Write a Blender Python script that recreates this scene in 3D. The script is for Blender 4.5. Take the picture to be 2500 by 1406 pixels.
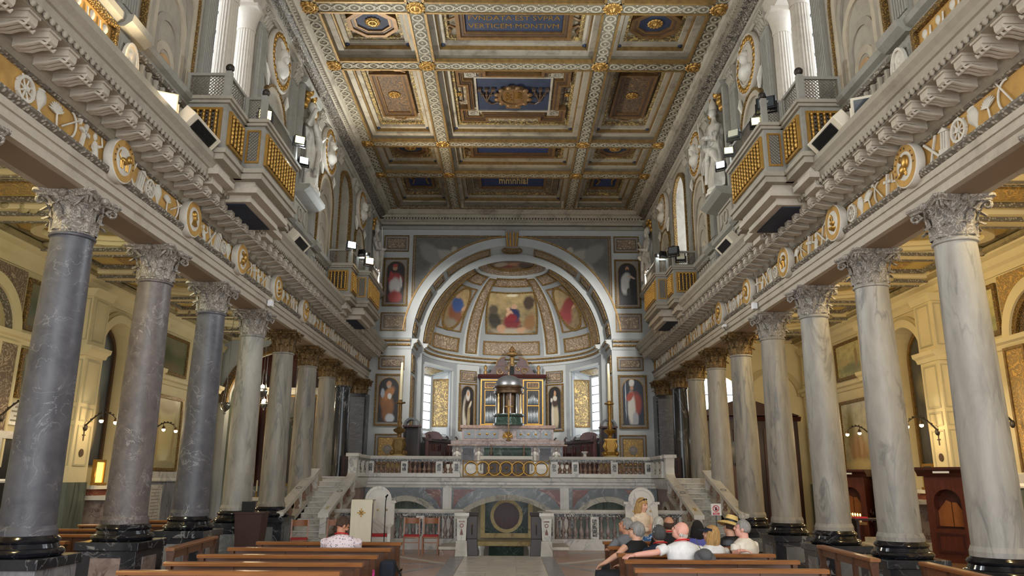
import bpy, bmesh, math, random
from math import sin, cos, pi, radians, sqrt, atan2
from mathutils import Vector, Matrix
random.seed(7)
for _o in list(bpy.data.objects): bpy.data.objects.remove(_o)
S = bpy.context.scene
COL = S.collection
# ------------------------------------------------------------------ camera
def set_camera():
    p, y, r = .2491, .0015, .0052
    fwd = Vector((sin(y)*cos(p), cos(y)*cos(p), sin(p)))
    right = Vector((cos(y), -sin(y), 0)); up = right.cross(fwd)
    R = cos(r)*right + sin(r)*up; U = -sin(r)*right + cos(r)*up
    m = Matrix((R, U, -fwd)).transposed().to_4x4()
    m.translation = Vector((-.04, 0, 1.85))
    cd = bpy.data.cameras.new('camera'); co = bpy.data.objects.new('camera', cd)
    cd.lens = 1826.7/2500*36; cd.sensor_width = 36; cd.clip_end = 300
    co.matrix_world = m; COL.objects.link(co); S.camera = co
set_camera()
# ------------------------------------------------------------------ world and exposure
W = bpy.data.worlds.new('daylight'); S.world = W; W.use_nodes = True
W.node_tree.nodes['Background'].inputs[0].default_value = (.93, .97, 1, 1)
W.node_tree.nodes['Background'].inputs[1].default_value = 2.0
vs = S.view_settings
vs.view_transform = 'Standard'; vs.look = 'None'; vs.gamma = 1; vs.use_curve_mapping = False
vs.exposure = 0.95
def light(kind, loc, power, color=(1,1,1), size=.1, rot=None, spot=None, sizey=None):
    d = bpy.data.lights.new(kind.lower()+'_lamp_light', kind); d.energy = power; d.color = color
    if kind == 'AREA':
        d.size = size
        if sizey: d.shape = 'RECTANGLE'; d.size_y = sizey
    else: d.shadow_soft_size = size
    if spot: d.spot_size = spot; d.spot_blend = .6
    o = bpy.data.objects.new(d.name, d); o.location = loc
    if rot is not None:
        o.rotation_euler = Vector(rot).to_track_quat('-Z', 'Y').to_euler()
    COL.objects.link(o); return o
# ------------------------------------------------------------------ materials
def C(r, g=None, b=None):
    if g is None: r, g, b = r
    f = lambda c: ((c/255+.055)/1.055)**2.4 if c > 10 else c/255/12.92
    return (f(r), f(g), f(b), 1)
MATS = {}
class N:
    def __init__(s, name):
        s.m = bpy.data.materials.new(name); s.m.use_nodes = True; s.t = s.m.node_tree
        s.b = s.t.nodes['Principled BSDF']; MATS[name] = s.m
    def n(s, ty, **kw):
        nd = s.t.nodes.new(ty)
        for k, v in kw.items():
            if k.startswith('i_'):
                k = k[2:]; nd.inputs[int(k) if k.isdigit() else k].default_value = v
            else: setattr(nd, k, v)
        return nd
    def l(s, a, b): s.t.links.new(a, b)
    def coord(s, scale=(1,1,1), gen=False):
        tc = s.n('ShaderNodeTexCoord'); mp = s.n('ShaderNodeMapping'); mp.inputs['Scale'].default_value = scale
        if gen: s.l(tc.outputs['Generated'], mp.inputs[0])
        else:
            oi = s.n('ShaderNodeObjectInfo'); ad = s.n('ShaderNodeVectorMath', operation='MULTIPLY_ADD')
            ad.inputs[1].default_value = (9.7, 7.3, 5.1)
            s.l(oi.outputs['Random'], ad.inputs[0]); s.l(tc.outputs['Object'], ad.inputs[2]); s.l(ad.outputs[0], mp.inputs[0])
        return mp.outputs[0]
    def noise(s, vec, sc, det=5, rough=.55, dist=0):
        n = s.n('ShaderNodeTexNoise', i_Scale=sc, i_Detail=det, i_Roughness=rough, i_Distortion=dist); s.l(vec, n.inputs['Vector']); return n.outputs['Fac']
    def ramp(s, fac, stops):
        r = s.n('ShaderNodeValToRGB'); e = r.color_ramp.elements
        while len(e) < len(stops): e.new(.5)
        for k, (p, c) in enumerate(stops): e[k].position = p; e[k].color = c
        s.l(fac, r.inputs[0]); return r.outputs[0]
    def mix(s, fac, a, b, mode='MIX'):
        m = s.n('ShaderNodeMix', data_type='RGBA', blend_type=mode)
        for v, i in ((fac, 0), (a, 6), (b, 7)):
            if isinstance(v, (tuple, float, int)): m.inputs[i].default_value = v
            else: s.l(v, m.inputs[i])
        return m.outputs[2]
    def math(s, op, a, b=None):
        m = s.n('ShaderNodeMath', operation=op)
        for v, i in ((a, 0), (b, 1)):
            if v is None: continue
            if isinstance(v, (int, float)): m.inputs[i].default_value = v
            else: s.l(v, m.inputs[i])
        return m.outputs[0]
    def bump(s, h, strength=.3, dist=.01):
        b = s.n('ShaderNodeBump', i_Strength=strength, i_Distance=dist); s.l(h, b.inputs['Height']); s.l(b.outputs[0], s.b.inputs['Normal'])
    def fin(s, col, rough=.6, metal=0, spec=None):
        if isinstance(col, tuple): s.b.inputs['Base Color'].default_value = col
        else: s.l(col, s.b.inputs['Base Color'])
        s.b.inputs['Roughness'].default_value = rough; s.b.inputs['Metallic'].default_value = metal
        return s.m
def plain(name, c, rough=.6, metal=0, var=.18, scale=3, stretch=(1,1,1), bump=0):
    k = N(name); v = k.coord(stretch); f = k.noise(v, scale, 6, .6)
    c = C(*c); lo = tuple(x*(1-var) for x in c[:3])+(1,); hi = tuple(min(1, x*(1+var)) for x in c[:3])+(1,)
    if bump: k.bump(k.noise(v, scale*6, 4), bump, .01)
    return k.fin(k.ramp(f, [(.3, lo), (.7, hi)]), rough, metal)
def marble(name, a, b, vein, sc=1.6, vs=1.3, vw=.03, rough=.3, stretch=(1,1,1), va=1.0):
    k = N(name); v = k.coord(stretch)
    col = k.ramp(k.noise(v, sc, 8, .65, .6), [(.3, C(*a)), (.7, C(*b))])
    n = k.noise(v, vs, 6, .55, 1.2)
    d = k.math('ABSOLUTE', k.math('SUBTRACT', n, .5))
    f = k.ramp(d, [(0, (va,)*3+(1,)), (vw, (0,0,0,1))])
    gt = k.noise(v, sc*.7, 2); f2 = k.math('MULTIPLY', f, k.ramp(gt, [(.4, (0,0,0,1)), (.6, (1,1,1,1))]))
    return k.fin(k.mix(f2, col, C(*vein)), rough)
def grimy(name, c, dirt, rough=.75, sc=2.2, amt=.5):
    k = N(name); v = k.coord()
    f = k.ramp(k.noise(v, sc, 8, .7, .4), [(.5, (0,0,0,1)), (.72, (amt,)*3+(1,))])
    g = k.noise(v, 14, 3)
    base = k.ramp(g, [(.3, tuple(x*.9 for x in C(*c)[:3])+(1,)), (.7, C(*c))])
    k.bump(k.noise(v, 30, 3), .15, .01)
    return k.fin(k.mix(f, base, C(*dirt)), rough)
def relief(name, c1, c2, sc=9, rough=.6, metal=0, bump=.9, kind='scroll', stretch=(1,1,1)):
    """carved / painted scrollwork: two tones with swirling edges and relief"""
    k = N(name); v = k.coord(stretch)
    if kind == 'scroll':
        n = k.n('ShaderNodeTexNoise', i_Scale=sc*.35, i_Detail=2.0, i_Roughness=.4, i_Distortion=2.2); k.l(v, n.inputs['Vector'])
        w = k.math('SINE', k.math('MULTIPLY', n.outputs['Fac'], 34.0)); h = k.ramp(w, [(.35, (0,0,0,1)), (.62, (1,1,1,1))])
    else:
        w = k.n('ShaderNodeTexVoronoi', i_Scale=sc); k.l(v, w.inputs['Vector']); h = k.ramp(w.outputs['Distance'], [(.2, (1,1,1,1)), (.55, (0,0,0,1))])
    k.bump(h, bump, .02)
    return k.fin(k.mix(h, C(*c2), C(*c1)), rough, metal)
def emit(name, c, strength):
    k = N(name); k.b.inputs['Base Color'].default_value = C(*c); k.b.inputs['Emission Color'].default_value = C(*c); k.b.inputs['Emission Strength'].default_value = strength; return k.m
def paint(name, bottom, top, blobs, axes='xz', dist=.05, rough=.45):
    """a painted picture: soft brushed shapes over a graded ground; blob = (cx, cy, rx, ry, degrees, colour[, softness])"""
    k = N(name); tc = k.n('ShaderNodeTexCoord'); se = k.n('ShaderNodeSeparateXYZ'); k.l(tc.outputs['Generated'], se.inputs[0])
    co = k.n('ShaderNodeCombineXYZ'); ax = 'xyz'
    k.l(se.outputs[ax.index(axes[0])], co.inputs[0]); k.l(se.outputs[ax.index(axes[1])], co.inputs[1])
    nz = k.n('ShaderNodeTexNoise', i_Scale=7.0, i_Detail=6.0, i_Roughness=.62); k.l(co.outputs[0], nz.inputs['Vector'])
    sb = k.n('ShaderNodeVectorMath', operation='SUBTRACT'); k.l(nz.outputs['Color'], sb.inputs[0]); sb.inputs[1].default_value = (.5, .5, .5)
    ma = k.n('ShaderNodeVectorMath', operation='MULTIPLY_ADD'); k.l(sb.outputs[0], ma.inputs[0]); ma.inputs[1].default_value = (dist*2, dist*2, 0); k.l(co.outputs[0], ma.inputs[2])
    V = ma.outputs[0]
    col = k.ramp(se.outputs[ax.index(axes[1])], [(.0, C(*bottom)), (1, C(*top))])
    col = k.mix(.35, col, k.ramp(nz.outputs['Fac'], [(.3, (0.02,.02,.02,1)), (.75, C(*[min(255, x*1.25) for x in top]))]))
    for bl in blobs:
        cx, cy, rx, ry, rot, c = bl[:6]; so = bl[6] if len(bl) > 6 else .24
        mp = k.n('ShaderNodeMapping', vector_type='TEXTURE'); mp.inputs['Location'].default_value = (cx, cy, 0)
        mp.inputs['Rotation'].default_value = (0, 0, radians(rot)); mp.inputs['Scale'].default_value = (rx, ry, 1)
        k.l(V, mp.inputs[0]); ln = k.n('ShaderNodeVectorMath', operation='LENGTH'); k.l(mp.outputs[0], ln.inputs[0])
        mr = k.n('ShaderNodeMapRange', i_1=1+so, i_2=1-so, i_3=0.0, i_4=1.0); k.l(ln.outputs['Value'], mr.inputs[0])
        col = k.mix(mr.outputs[0], col, C(*c))
    return k.fin(col, rough)
# ------------------------------------------------------------------ mesh building
class M:
    def __init__(s): s.v = []; s.f = []; s.mi = []; s.k = 0
    def add(s, vs, fs, m=None):
        o = len(s.v); s.v += [tuple(q) for q in vs]; s.f += [tuple(i+o for i in f) for f in fs]; s.mi += [s.k if m is None else m]*len(fs); return s
    def box(s, x0, x1, y0, y1, z0, z1):
        return s.add([(x0,y0,z0),(x1,y0,z0),(x1,y1,z0),(x0,y1,z0),(x0,y0,z1),(x1,y0,z1),(x1,y1,z1),(x0,y1,z1)],
                     [(3,2,1,0),(4,5,6,7),(0,1,5,4),(1,2,6,5),(2,3,7,6),(3,0,4,7)])
    def taper(s, c, a, b, h0, h1):
        (x, y), (ax, ay), (bx, by) = c, a, b
        return s.add([(x-ax,y-ay,h0),(x+ax,y-ay,h0),(x+ax,y+ay,h0),(x-ax,y+ay,h0),(x-bx,y-by,h1),(x+bx,y-by,h1),(x+bx,y+by,h1),(x-bx,y+by,h1)],
                     [(3,2,1,0),(4,5,6,7),(0,1,5,4),(1,2,6,5),(2,3,7,6),(3,0,4,7)])
    def lathe(s, prof, n=24, c=(0,0,0), a0=0, a1=2*pi, cap=True):
        full = abs(a1-a0-2*pi) < 1e-6; m = n if full else n+1; vs = []
        for r, z in prof:
            for i in range(m):
                a = a0+(a1-a0)*i/n; vs.append((c[0]+r*cos(a), c[1]+r*sin(a), c[2]+z))
        fs = []
        for j in range(len(prof)-1):
            for i in range(n):
                i2 = (i+1) % m if full else i+1
                fs.append((j*m+i, j*m+i2, (j+1)*m+i2, (j+1)*m+i))
        if cap and full:
            if prof[0][0] > 1e-5: fs.append(tuple(range(m))[::-1])
            if prof[-1][0] > 1e-5: fs.append(tuple((len(prof)-1)*m+i for i in range(m)))
        return s.add(vs, fs)
    def tube(s, pts, r, n=8, cap=True, closed=False, flat=1.0):
        pts = [Vector(p) for p in pts]; L = len(pts); rr = r if isinstance(r, (list, tuple)) else [r]*L; vs = []
        u = None
        for i, p in enumerate(pts):
            t = (pts[(i+1) % L]-pts[i-1]) if closed else (pts[min(i+1, L-1)]-pts[max(i-1, 0)])
            if t.length < 1e-9: t = Vector((0,0,1))
            t.normalize()
            if u is None: u = t.orthogonal().normalized()
            u = (u-t*u.dot(t)); u = u.normalized() if u.length > 1e-6 else t.orthogonal().normalized()
            w = t.cross(u)
            for k in range(n):
                a = 2*pi*k/n; vs.append(p+u*(rr[i]*cos(a))+w*(rr[i]*sin(a)*flat))
        fs = []
        for i in range(L if closed else L-1):
            j = (i+1) % L
            for k in range(n): fs.append((i*n+k, i*n+(k+1) % n, j*n+(k+1) % n, j*n+k))
        if cap and not closed: fs.append(tuple(range(n))[::-1]); fs.append(tuple((L-1)*n+k for k in range(n)))
        return s.add(vs, fs)
    def ball(s, c, r, n=10, m=7):
        rx, ry, rz = r if isinstance(r, (list, tuple)) else (r, r, r); vs = []; fs = []
        for j in range(m+1):
            ph = -pi/2+pi*j/m
            for i in range(n): a = 2*pi*i/n; vs.append((c[0]+rx*cos(ph)*cos(a), c[1]+ry*cos(ph)*sin(a), c[2]+rz*sin(ph)))
        for j in range(m):
            for i in range(n): fs.append((j*n+i, j*n+(i+1) % n, (j+1)*n+(i+1) % n, (j+1)*n+i))
        return s.add(vs, fs)
    # mapped shapes: f(u, v, w) -> point
    def gbox(s, f, u0, u1, v0, v1, w0, w1, nu=1, nv=1):
        vs = []; fs = []
        for w in (w0, w1):
            for j in range(nv+1):
                for i in range(nu+1): vs.append(f(u0+(u1-u0)*i/nu, v0+(v1-v0)*j/nv, w))
        q = (nu+1)*(nv+1); I = lambda i, j, k: k*q+j*(nu+1)+i
        for j in range(nv):
            for i in range(nu):
                fs.append((I(i,j,1),I(i+1,j,1),I(i+1,j+1,1),I(i,j+1,1))); fs.append((I(i,j,0),I(i,j+1,0),I(i+1,j+1,0),I(i+1,j,0)))
        for i in range(nu):
            fs.append((I(i,0,0),I(i+1,0,0),I(i+1,0,1),I(i,0,1))); fs.append((I(i,nv,0),I(i,nv,1),I(i+1,nv,1),I(i+1,nv,0)))
        for j in range(nv):
            fs.append((I(0,j,0),I(0,j,1),I(0,j+1,1),I(0,j+1,0))); fs.append((I(nu,j,0),I(nu,j+1,0),I(nu,j+1,1),I(nu,j,1)))
        return s.add(vs, fs)
    def gframe(s, f, u0, u1, v0, v1, t, w0, w1, nu=1, nv=1, tu=None):
        tu = tu or t
        s.gbox(f, u0, u1, v0, v0+t, w0, w1, nu, 1); s.gbox(f, u0, u1, v1-t, v1, w0, w1, nu, 1)
        s.gbox(f, u0, u0+tu, v0+t, v1-t, w0, w1, 1, nv); return s.gbox(f, u1-tu, u1, v0+t, v1-t, w0, w1, 1, nv)
    def gpoly(s, f, poly, w0, w1):
        n = len(poly); vs = [f(u, v, w0) for u, v in poly]+[f(u, v, w1) for u, v in poly]
        fs = [tuple(range(n))[::-1], tuple(range(n, 2*n))]+[(i, (i+1) % n, n+(i+1) % n, n+i) for i in range(n)]
        return s.add(vs, fs)
    def gring(s, f, poly, poly2, w0, w1):
        """flat ring between two outlines of equal point count"""
        n = len(poly); vs = [f(u,v,w0) for u,v in poly]+[f(u,v,w1) for u,v in poly]+[f(u,v,w0) for u,v in poly2]+[f(u,v,w1) for u,v in poly2]; fs = []
        for i in range(n):
            j = (i+1) % n; fs += [(n+i,n+j,3*n+j,3*n+i),(i,j,n+j,n+i),(2*n+i,3*n+i,3*n+j,2*n+j),(i,2*n+i,2*n+j,j)]
        return s.add(vs, fs)
    def garch(s, f, uc, v0, r0, r1, w0, w1, n=16, a0=0, a1=pi):
        """band between two radii"""
        for i in range(n):
            a = a0+(a1-a0)*i/n; b = a0+(a1-a0)*(i+1)/n
            P = [(uc+r1*cos(a), v0+r1*sin(a)), (uc+r1*cos(b), v0+r1*sin(b)), (uc+r0*cos(b), v0+r0*sin(b)), (uc+r0*cos(a), v0+r0*sin(a))]
            vs = [f(u,v,w) for w in (w0, w1) for u, v in P]
            fs = [(0,1,2,3)[::-1],(4,5,6,7),(0,1,5,4),(2,3,7,6)]
            if i == 0: fs.append((3,0,4,7))
            if i == n-1: fs.append((1,2,6,5))
            s.add(vs, fs)
        return s
    def gprof(s, f, prof, u0, u1, nu=1, cap=True):
        """profile [(w, v)] swept along u"""
        n = len(prof); vs = []
        for i in range(nu+1):
            u = u0+(u1-u0)*i/nu
            for w, v in prof: vs.append(f(u, v, w))
        fs = [(i*n+k, (i+1)*n+k, (i+1)*n+k+1, i*n+k+1) for i in range(nu) for k in range(n-1)]
        if cap: fs += [tuple(range(n)), tuple(nu*n+k for k in range(n))[::-1]]
        return s.add(vs, fs)
    def xf(s, mt, start=0):
        for i in range(start, len(s.v)): s.v[i] = tuple(mt @ Vector(s.v[i]))
        return s
    def mesh(s, name, mats, smooth=None, fix=True):
        me = bpy.data.meshes.new(name); me.from_pydata(s.v, [], s.f)
        mats = mats if isinstance(mats, (list, tuple)) else [mats]
        for m in mats: me.materials.append(MATS[m] if isinstance(m, str) else m)
        if len(mats) > 1: me.polygons.foreach_set('material_index', s.mi)
        if fix:
            bm = bmesh.new(); bm.from_mesh(me); bmesh.ops.recalc_face_normals(bm, faces=bm.faces[:]); bm.to_mesh(me); bm.free()
        if smooth:
            me.polygons.foreach_set('use_smooth', [True]*len(me.polygons)); me.set_sharp_from_angle(angle=radians(smooth))
        me.update(); return me
    def obj(s, name, mats, parent=None, smooth=None, loc=None, bevel=0):
        me = s.mesh(name, mats, smooth)
        return link(name, me, parent, loc, bevel)
def link(name, me, parent=None, loc=None, bevel=0, rot=None, scale=None):
    o = bpy.data.objects.new(name, me); COL.objects.link(o)
    if parent: o.parent = parent
    if loc is not None: o.location = loc
    if rot is not None: o.rotation_euler = rot
    if scale is not None: o.scale = scale
    if bevel:
        b = o.modifiers.new('bevel', 'BEVEL'); b.width = bevel; b.segments = 2; b.limit_method = 'ANGLE'
    return o
def tag(o, label=None, cat=None, group=None, kind=None):
    if label: o['label'] = label
    if cat: o['category'] = cat
    if group: o['group'] = group
    if kind: o['kind'] = kind
    return o
def thing(name, label, cat, loc=(0,0,0), rz=0, group=None):
    o = bpy.data.objects.new(name, None); COL.objects.link(o); o.location = loc; o.rotation_euler = (0,0,rz); o.empty_display_size = .1
    return tag(o, label, cat, group)
def struct(name, m, mats, label, smooth=None, parent=None):
    o = m.obj(name, mats, parent, smooth); return tag(o, label, name.split('_')[0], None, 'structure')
def dup(root, loc=None, rz=None, label=None, group=None, parent=None, scale=None):
    r = root.copy(); COL.objects.link(r)
    if parent: r.parent = parent
    if loc is not None: r.location = loc
    if rz is not None: r.rotation_euler = (0, 0, rz)
    if scale is not None: r.scale = scale
    if label: r['label'] = label
    if group: r['group'] = group
    for ch in list(root.children): dup(ch, parent=r)
    return r
def text_mesh(txt, size, depth=.005, align='CENTER', bold=0):
    cu = bpy.data.curves.new('lettering', 'FONT'); cu.body = txt; cu.size = size; cu.extrude = depth; cu.align_x = align; cu.align_y = 'CENTER'; cu.offset = bold; cu.resolution_u = 2
    o = bpy.data.objects.new('tmp', cu); COL.objects.link(o); dg = bpy.context.evaluated_depsgraph_get(); dg.update()
    me = bpy.data.meshes.new_from_object(o.evaluated_get(dg)); COL.objects.unlink(o); bpy.data.objects.remove(o); bpy.data.curves.remove(cu)
    return me
# ------------------------------------------------------------------ palette
grimy('stucco', (160,152,137), (108,100,88), .8, 1.1, .6)
grimy('stucco_light', (186,176,161), (128,118,104), .75, 1.3, .55)
grimy('stucco_grey', (146,143,134), (98,94,86), .8, 1.2, .6)
plain('taupe', (142,124,106), .8, var=.08, scale=1)
plain('ochre', (178,138,72), .8, var=.25, scale=4)
plain('plaster_relief', (202,196,184), .6, var=.15, scale=6)
plain('mural', (172,160,140), .8, var=.18, scale=2.5)
plain('mural_dark', (146,138,124), .8, var=.18, scale=2.5)
plain('mural_ochre', (168,136,98), .8, var=.18, scale=3)
relief('acanthus_band', (172,163,148), (104,97,86), 18, kind='cell')
relief('soot_band', (150,140,124), (62,55,48), 14)
grimy('ceiling_white', (162,152,134), (72,58,42), amt=.8, sc=1.5)
grimy('ceiling_taupe', (126,111,88), (60,48,36), amt=.75, sc=1.8)
grimy('guilloche', (160,150,129), (98,86,66), .7, 2.0, .6)
grimy('beam_ground', (112,104,86), (64,54,42), .8, 2.0, .7)
plain('boss_gold', (160,122,62), .4, .65, var=.25, scale=8)
plain('gold', (174,134,66), .36, .7, var=.2, scale=8)
plain('gold_dull', (132,104,60), .5, .45, var=.3, scale=8)
plain('gilt_wood', (116,86,52), .5, .35, var=.3, scale=6)
plain('brown_frame', (80,60,44), .5, .1, var=.25, scale=6)
plain('blue_field', (36,44,64), .7, var=.3, scale=3)
plain('blue_bright', (36,50,92), .7, var=.25, scale=3)
relief('arabesque', (140,106,66), (66,56,48), 16)
relief('scale_tile', (172,158,130), (120,108,90), 10, kind='cell', bump=.5)
marble('marble_slate', (70,70,78), (98,97,103), (150,149,150), 2.4, 1.5, .012, .42, (1.6,1.6,5.5), .8)
marble('marble_mauve', (82,75,76), (116,108,106), (160,152,147), 3.0, 2.4, .016, .42, (1.5,1.5,5), .8)
marble('marble_pearl', (132,128,122), (172,167,158), (100,98,98), 1.6, 1.0, .04, .46, (2.2,2.2,2.2), .7)
marble('marble_cipollino', (120,116,110), (162,155,142), (92,94,98), 2.0, 1.3, .05, .46, (3,3,1.6), .8)
marble('marble_onyx', (18,19,24), (34,35,42), (120,122,126), 2.0, 1.8, .012, .12, va=.6)
marble('marble_black', (30,32,38), (54,56,62), (150,150,152), 2.2, 2.0, .02, .2)
marble('marble_bardiglio', (112,112,118), (158,158,162), (78,80,88), 2.2, 1.6, .05, .3, (2.5,2.5,.6))
marble('marble_white', (196,192,184), (222,218,210), (146,146,148), 1.4, 1.1, .03, .3, va=.8)
marble('marble_old', (168,160,146), (208,202,190), (118,116,112), 2.4, 1.5, .04, .4, va=.8)
marble('marble_rosso', (92,50,42), (128,74,60), (186,160,146), 3.2, 2.0, .025, .28)
marble('marble_grey', (92,96,100), (124,128,132), (170,172,172), 2.2, 1.3, .025, .28)
marble('marble_brown', (112,84,70), (150,120,102), (184,168,152), 4, 2.2, .03, .32)
marble('marble_breccia', (120,104,100), (168,152,146), (92,70,66), 5, 3.0, .06, .3)
marble('marble_green', (34,52,46), (58,76,68), (110,124,114), 2.4, 1.6, .03, .2)
marble('marble_cipollino_green', (78,88,80), (120,126,114), (60,66,62), 1.6, 1.2, .06, .3, (3,3,.4))
marble('porphyry', (58,26,22), (78,36,30), (110,80,70), 12, 8, .01, .3)
marble('giallo', (176,150,92), (204,182,128), (140,110,66), 3, 2, .03, .35)
relief('capital_stone', (172,164,154), (122,115,107), 20, .7, bump=.35)  # darker tone puts the shade of carved crevices into the stone colour
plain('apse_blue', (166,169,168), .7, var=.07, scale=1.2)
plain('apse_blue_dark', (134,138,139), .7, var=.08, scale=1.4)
plain('panel_mauve', (132,125,118), .7, var=.1, scale=3)
relief('panel_beige', (172,154,130), (116,98,80), 9)
relief('panel_gilt', (188,160,96), (106,88,58), 8)
relief('panel_soffit', (180,160,128), (122,98,66), 8)
relief('gold_bead', (186,146,72), (100,78,44), 30, .45, .35, kind='cell')
relief('ornate_gold', (206,164,86), (150,124,80), 10)
relief('inlay', (196,192,182), (52,52,58), 16, .3)
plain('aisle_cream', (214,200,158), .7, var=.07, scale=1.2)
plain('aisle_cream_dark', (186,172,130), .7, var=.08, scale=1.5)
plain('aisle_panel', (184,174,140), .7, var=.08, scale=1.5)
plain('aisle_gold_plaster', (206,180,110), .7, var=.15, scale=2)
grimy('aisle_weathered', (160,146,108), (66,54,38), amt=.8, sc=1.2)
plain('wood_pew', (84,50,28), .35, var=.28, scale=3, stretch=(1,8,8))
plain('wood_pew_top', (140,90,50), .28, var=.22, scale=3, stretch=(1,8,8))
plain('wood_side', (112,74,46), .4, var=.28, scale=3, stretch=(8,1,8))
plain('wood_dark', (44,24,20), .35, var=.3, scale=3, stretch=(6,6,1))
plain('wood_red', (82,38,26), .35, var=.3, scale=3, stretch=(6,6,1))
plain('wood_chair', (140,84,42), .35, var=.2, scale=4)
plain('wood_stall', (60,28,24), .35, var=.3, scale=4)
plain('seat_red', (176,44,48), .8, var=.1)
plain('cloth_white', (226,222,212), .85, var=.05, scale=2)
plain('cloth_cream', (230,222,200), .85, var=.05, scale=2)
plain('cream_metal', (218,208,188), .5, var=.04)
plain('black_metal', (28,28,30), .4, .3, var=.2)
plain('grey_metal', (96,98,100), .4, .6, var=.2)
plain('iron', (52,46,40), .5, .5, var=.3)
plain('silver', (150,154,156), .25, .9, var=.2)
plain('bronze', (72,56,40), .35, .7, var=.3)
plain('wax', (232,222,186), .5, var=.04)
plain('lattice', (104,96,84), .7, var=.15)
plain('black', (12,12,13), .5, var=.1)
plain('paper', (236,236,238), .8, var=.02)
plain('sign_red', (204,44,64), .7, var=.03)
plain('floor_rose', (168,136,118), .3, var=.16, scale=1.2)
plain('floor_aisle', (124,96,74), .35, var=.2, scale=1.5)
plain('carpet_red', (124,20,26), .95, var=.2, scale=20)
plain('wood_lectern', (66,42,36), .6, var=.08)
emit('window_glow', (238,244,255), 3.2)
emit('lamp_cold', (226,246,255), 40)
emit('lamp_warm', (255,206,120), 30)
emit('bulb_warm', (255,214,150), 25)
emit('candle_light', (255,196,90), 8)
emit('led_panel', (250,236,150), 2.0)
emit('icon_glow', (240,190,90), 1.2)
plain('lamp_glass', (206,204,180), .2, var=.05)
plain('glass_dark', (70,76,80), .1, var=.1)

relief('capital_gilt', (142,112,66), (84,66,42), 20, .5, .35, bump=.4)
# ================================================================== setting: floor, nave walls, columns
XW = 5.55; XE = 5.6; YB = 29.2; Y0 = -3.0
SN = {-1: 'left', 1: 'right'}
# floor with the sunken crypt court left open
m = M()
for a in [(-11.3, -4.62, -3, 29.4), (4.62, 11.3, -3, 29.4), (-4.62, -1.12, -3, 21.3), (.75, 4.62, -3, 21.3), (-1.12, .75, -3, 19.42)]: m.box(a[0], a[1], a[2], a[3], -.2, 0)
floor = struct('floor', m, 'floor_rose', 'rose marble church floor with white and grey strips')
F = lambda u, v, w: (u, v, w)
def slab(name, poly, mat, h=.006): return M().gpoly(F, poly, -.01, h).obj(name, mat, floor)
for k in range(18):                                          # centre path: paired white slabs
    y = 19.35-(k+1)*1.1
    for x0, x1 in ((-1.13, -.52), (-.51, .72)) if k % 2 else ((-1.13, .1), (.11, .72)):
        slab('slab', [(x0, y+.008), (x1, y+.008), (x1, y+1.092), (x0, y+1.092)], 'marble_white')
for x0, x1 in ((-1.48, -1.145), (.735, 1.05)):
    for k in range(6): slab('border_strip', [(x0, -.3+k*3.27), (x1, -.3+k*3.27), (x1, 2.96+k*3.27), (x0, 2.96+k*3.27)], 'marble_bardiglio')
def strip(x0, y0, x1, y1, wd, mat):
    d = Vector((x1-x0, y1-y0)); n = Vector((-d.y, d.x)).normalized()*wd/2
    return slab('floor_strip', [(x0+n.x, y0+n.y), (x1+n.x, y1+n.y), (x1-n.x, y1-n.y), (x0-n.x, y0-n.y)], mat, .004)
for s in (-1, 1):
    xa = -1.52 if s < 0 else 1.08
    strip(xa, 20.2, s*5.2, 20.2, .22, 'marble_bardiglio'); strip(xa, 13.4, s*5.2, 13.4, .2, 'marble_white')
    strip(xa, 17.6, s*5.2, 17.6, .2, 'marble_bardiglio')
    for y in (13.6, 17.7): strip(xa, y, s*3.4, y+2.3, .2, 'marble_white'); strip(s*3.4, y+2.3, s*5.2, y, .2, 'marble_white')
    strip(xa, 17.4, s*3.4, 13.7, .16, 'marble_bardiglio')
    for k in range(8): slab('aisle_slab', [(s*6.6, 2+k*3.3), (s*11.0, 2+k*3.3), (s*11.0, 5.2+k*3.3), (s*6.6, 5.2+k*3.3)], 'floor_aisle')
# ------------------------------------------------------------------ shared meshes for the entablature
def modillion_mesh():
    m = M(); f = lambda u, v, w: (-w, u, v)
    m.gbox(f, -.085, .085, -.07, 0, 0, .40); m.gbox(f, -.1, .1, 0, .03, 0, .42)
    m.gprof(f, [(0, -.07), (0, -.17), (.06, -.165), (.12, -.13), (.2, -.1), (.28, -.085), (.34, -.09), (.38, -.12), (.41, -.1), (.41, -.06)], -.06, .06)
    for k in (-1, 0, 1): m.tube([(-.03, k*.055, -.15), (-.14, k*.065, -.15), (-.24, k*.06, -.125), (-.32, k*.07, -.115), (-.37, k*.075, -.15), (-.4, k*.07, -.13)], [.018, .024, .022, .022, .02, .008], 5)
    return m.mesh('modillion', 'stucco_light', 40)
def rosette_mesh(mat, r=.07, d=.04):
    m = M()
    for k in range(8):
        a = k*pi/4; m.ball((-d*.5, r*.62*cos(a), r*.62*sin(a)), (d*.5, r*.34, r*.34), 6, 4)
    m.ball((-d*.7, 0, 0), (d*.6, r*.3, r*.3), 6, 4); return m.mesh('rosette', mat, 60)
MOD = modillion_mesh(); ROS = rosette_mesh('stucco', .06)
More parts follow.
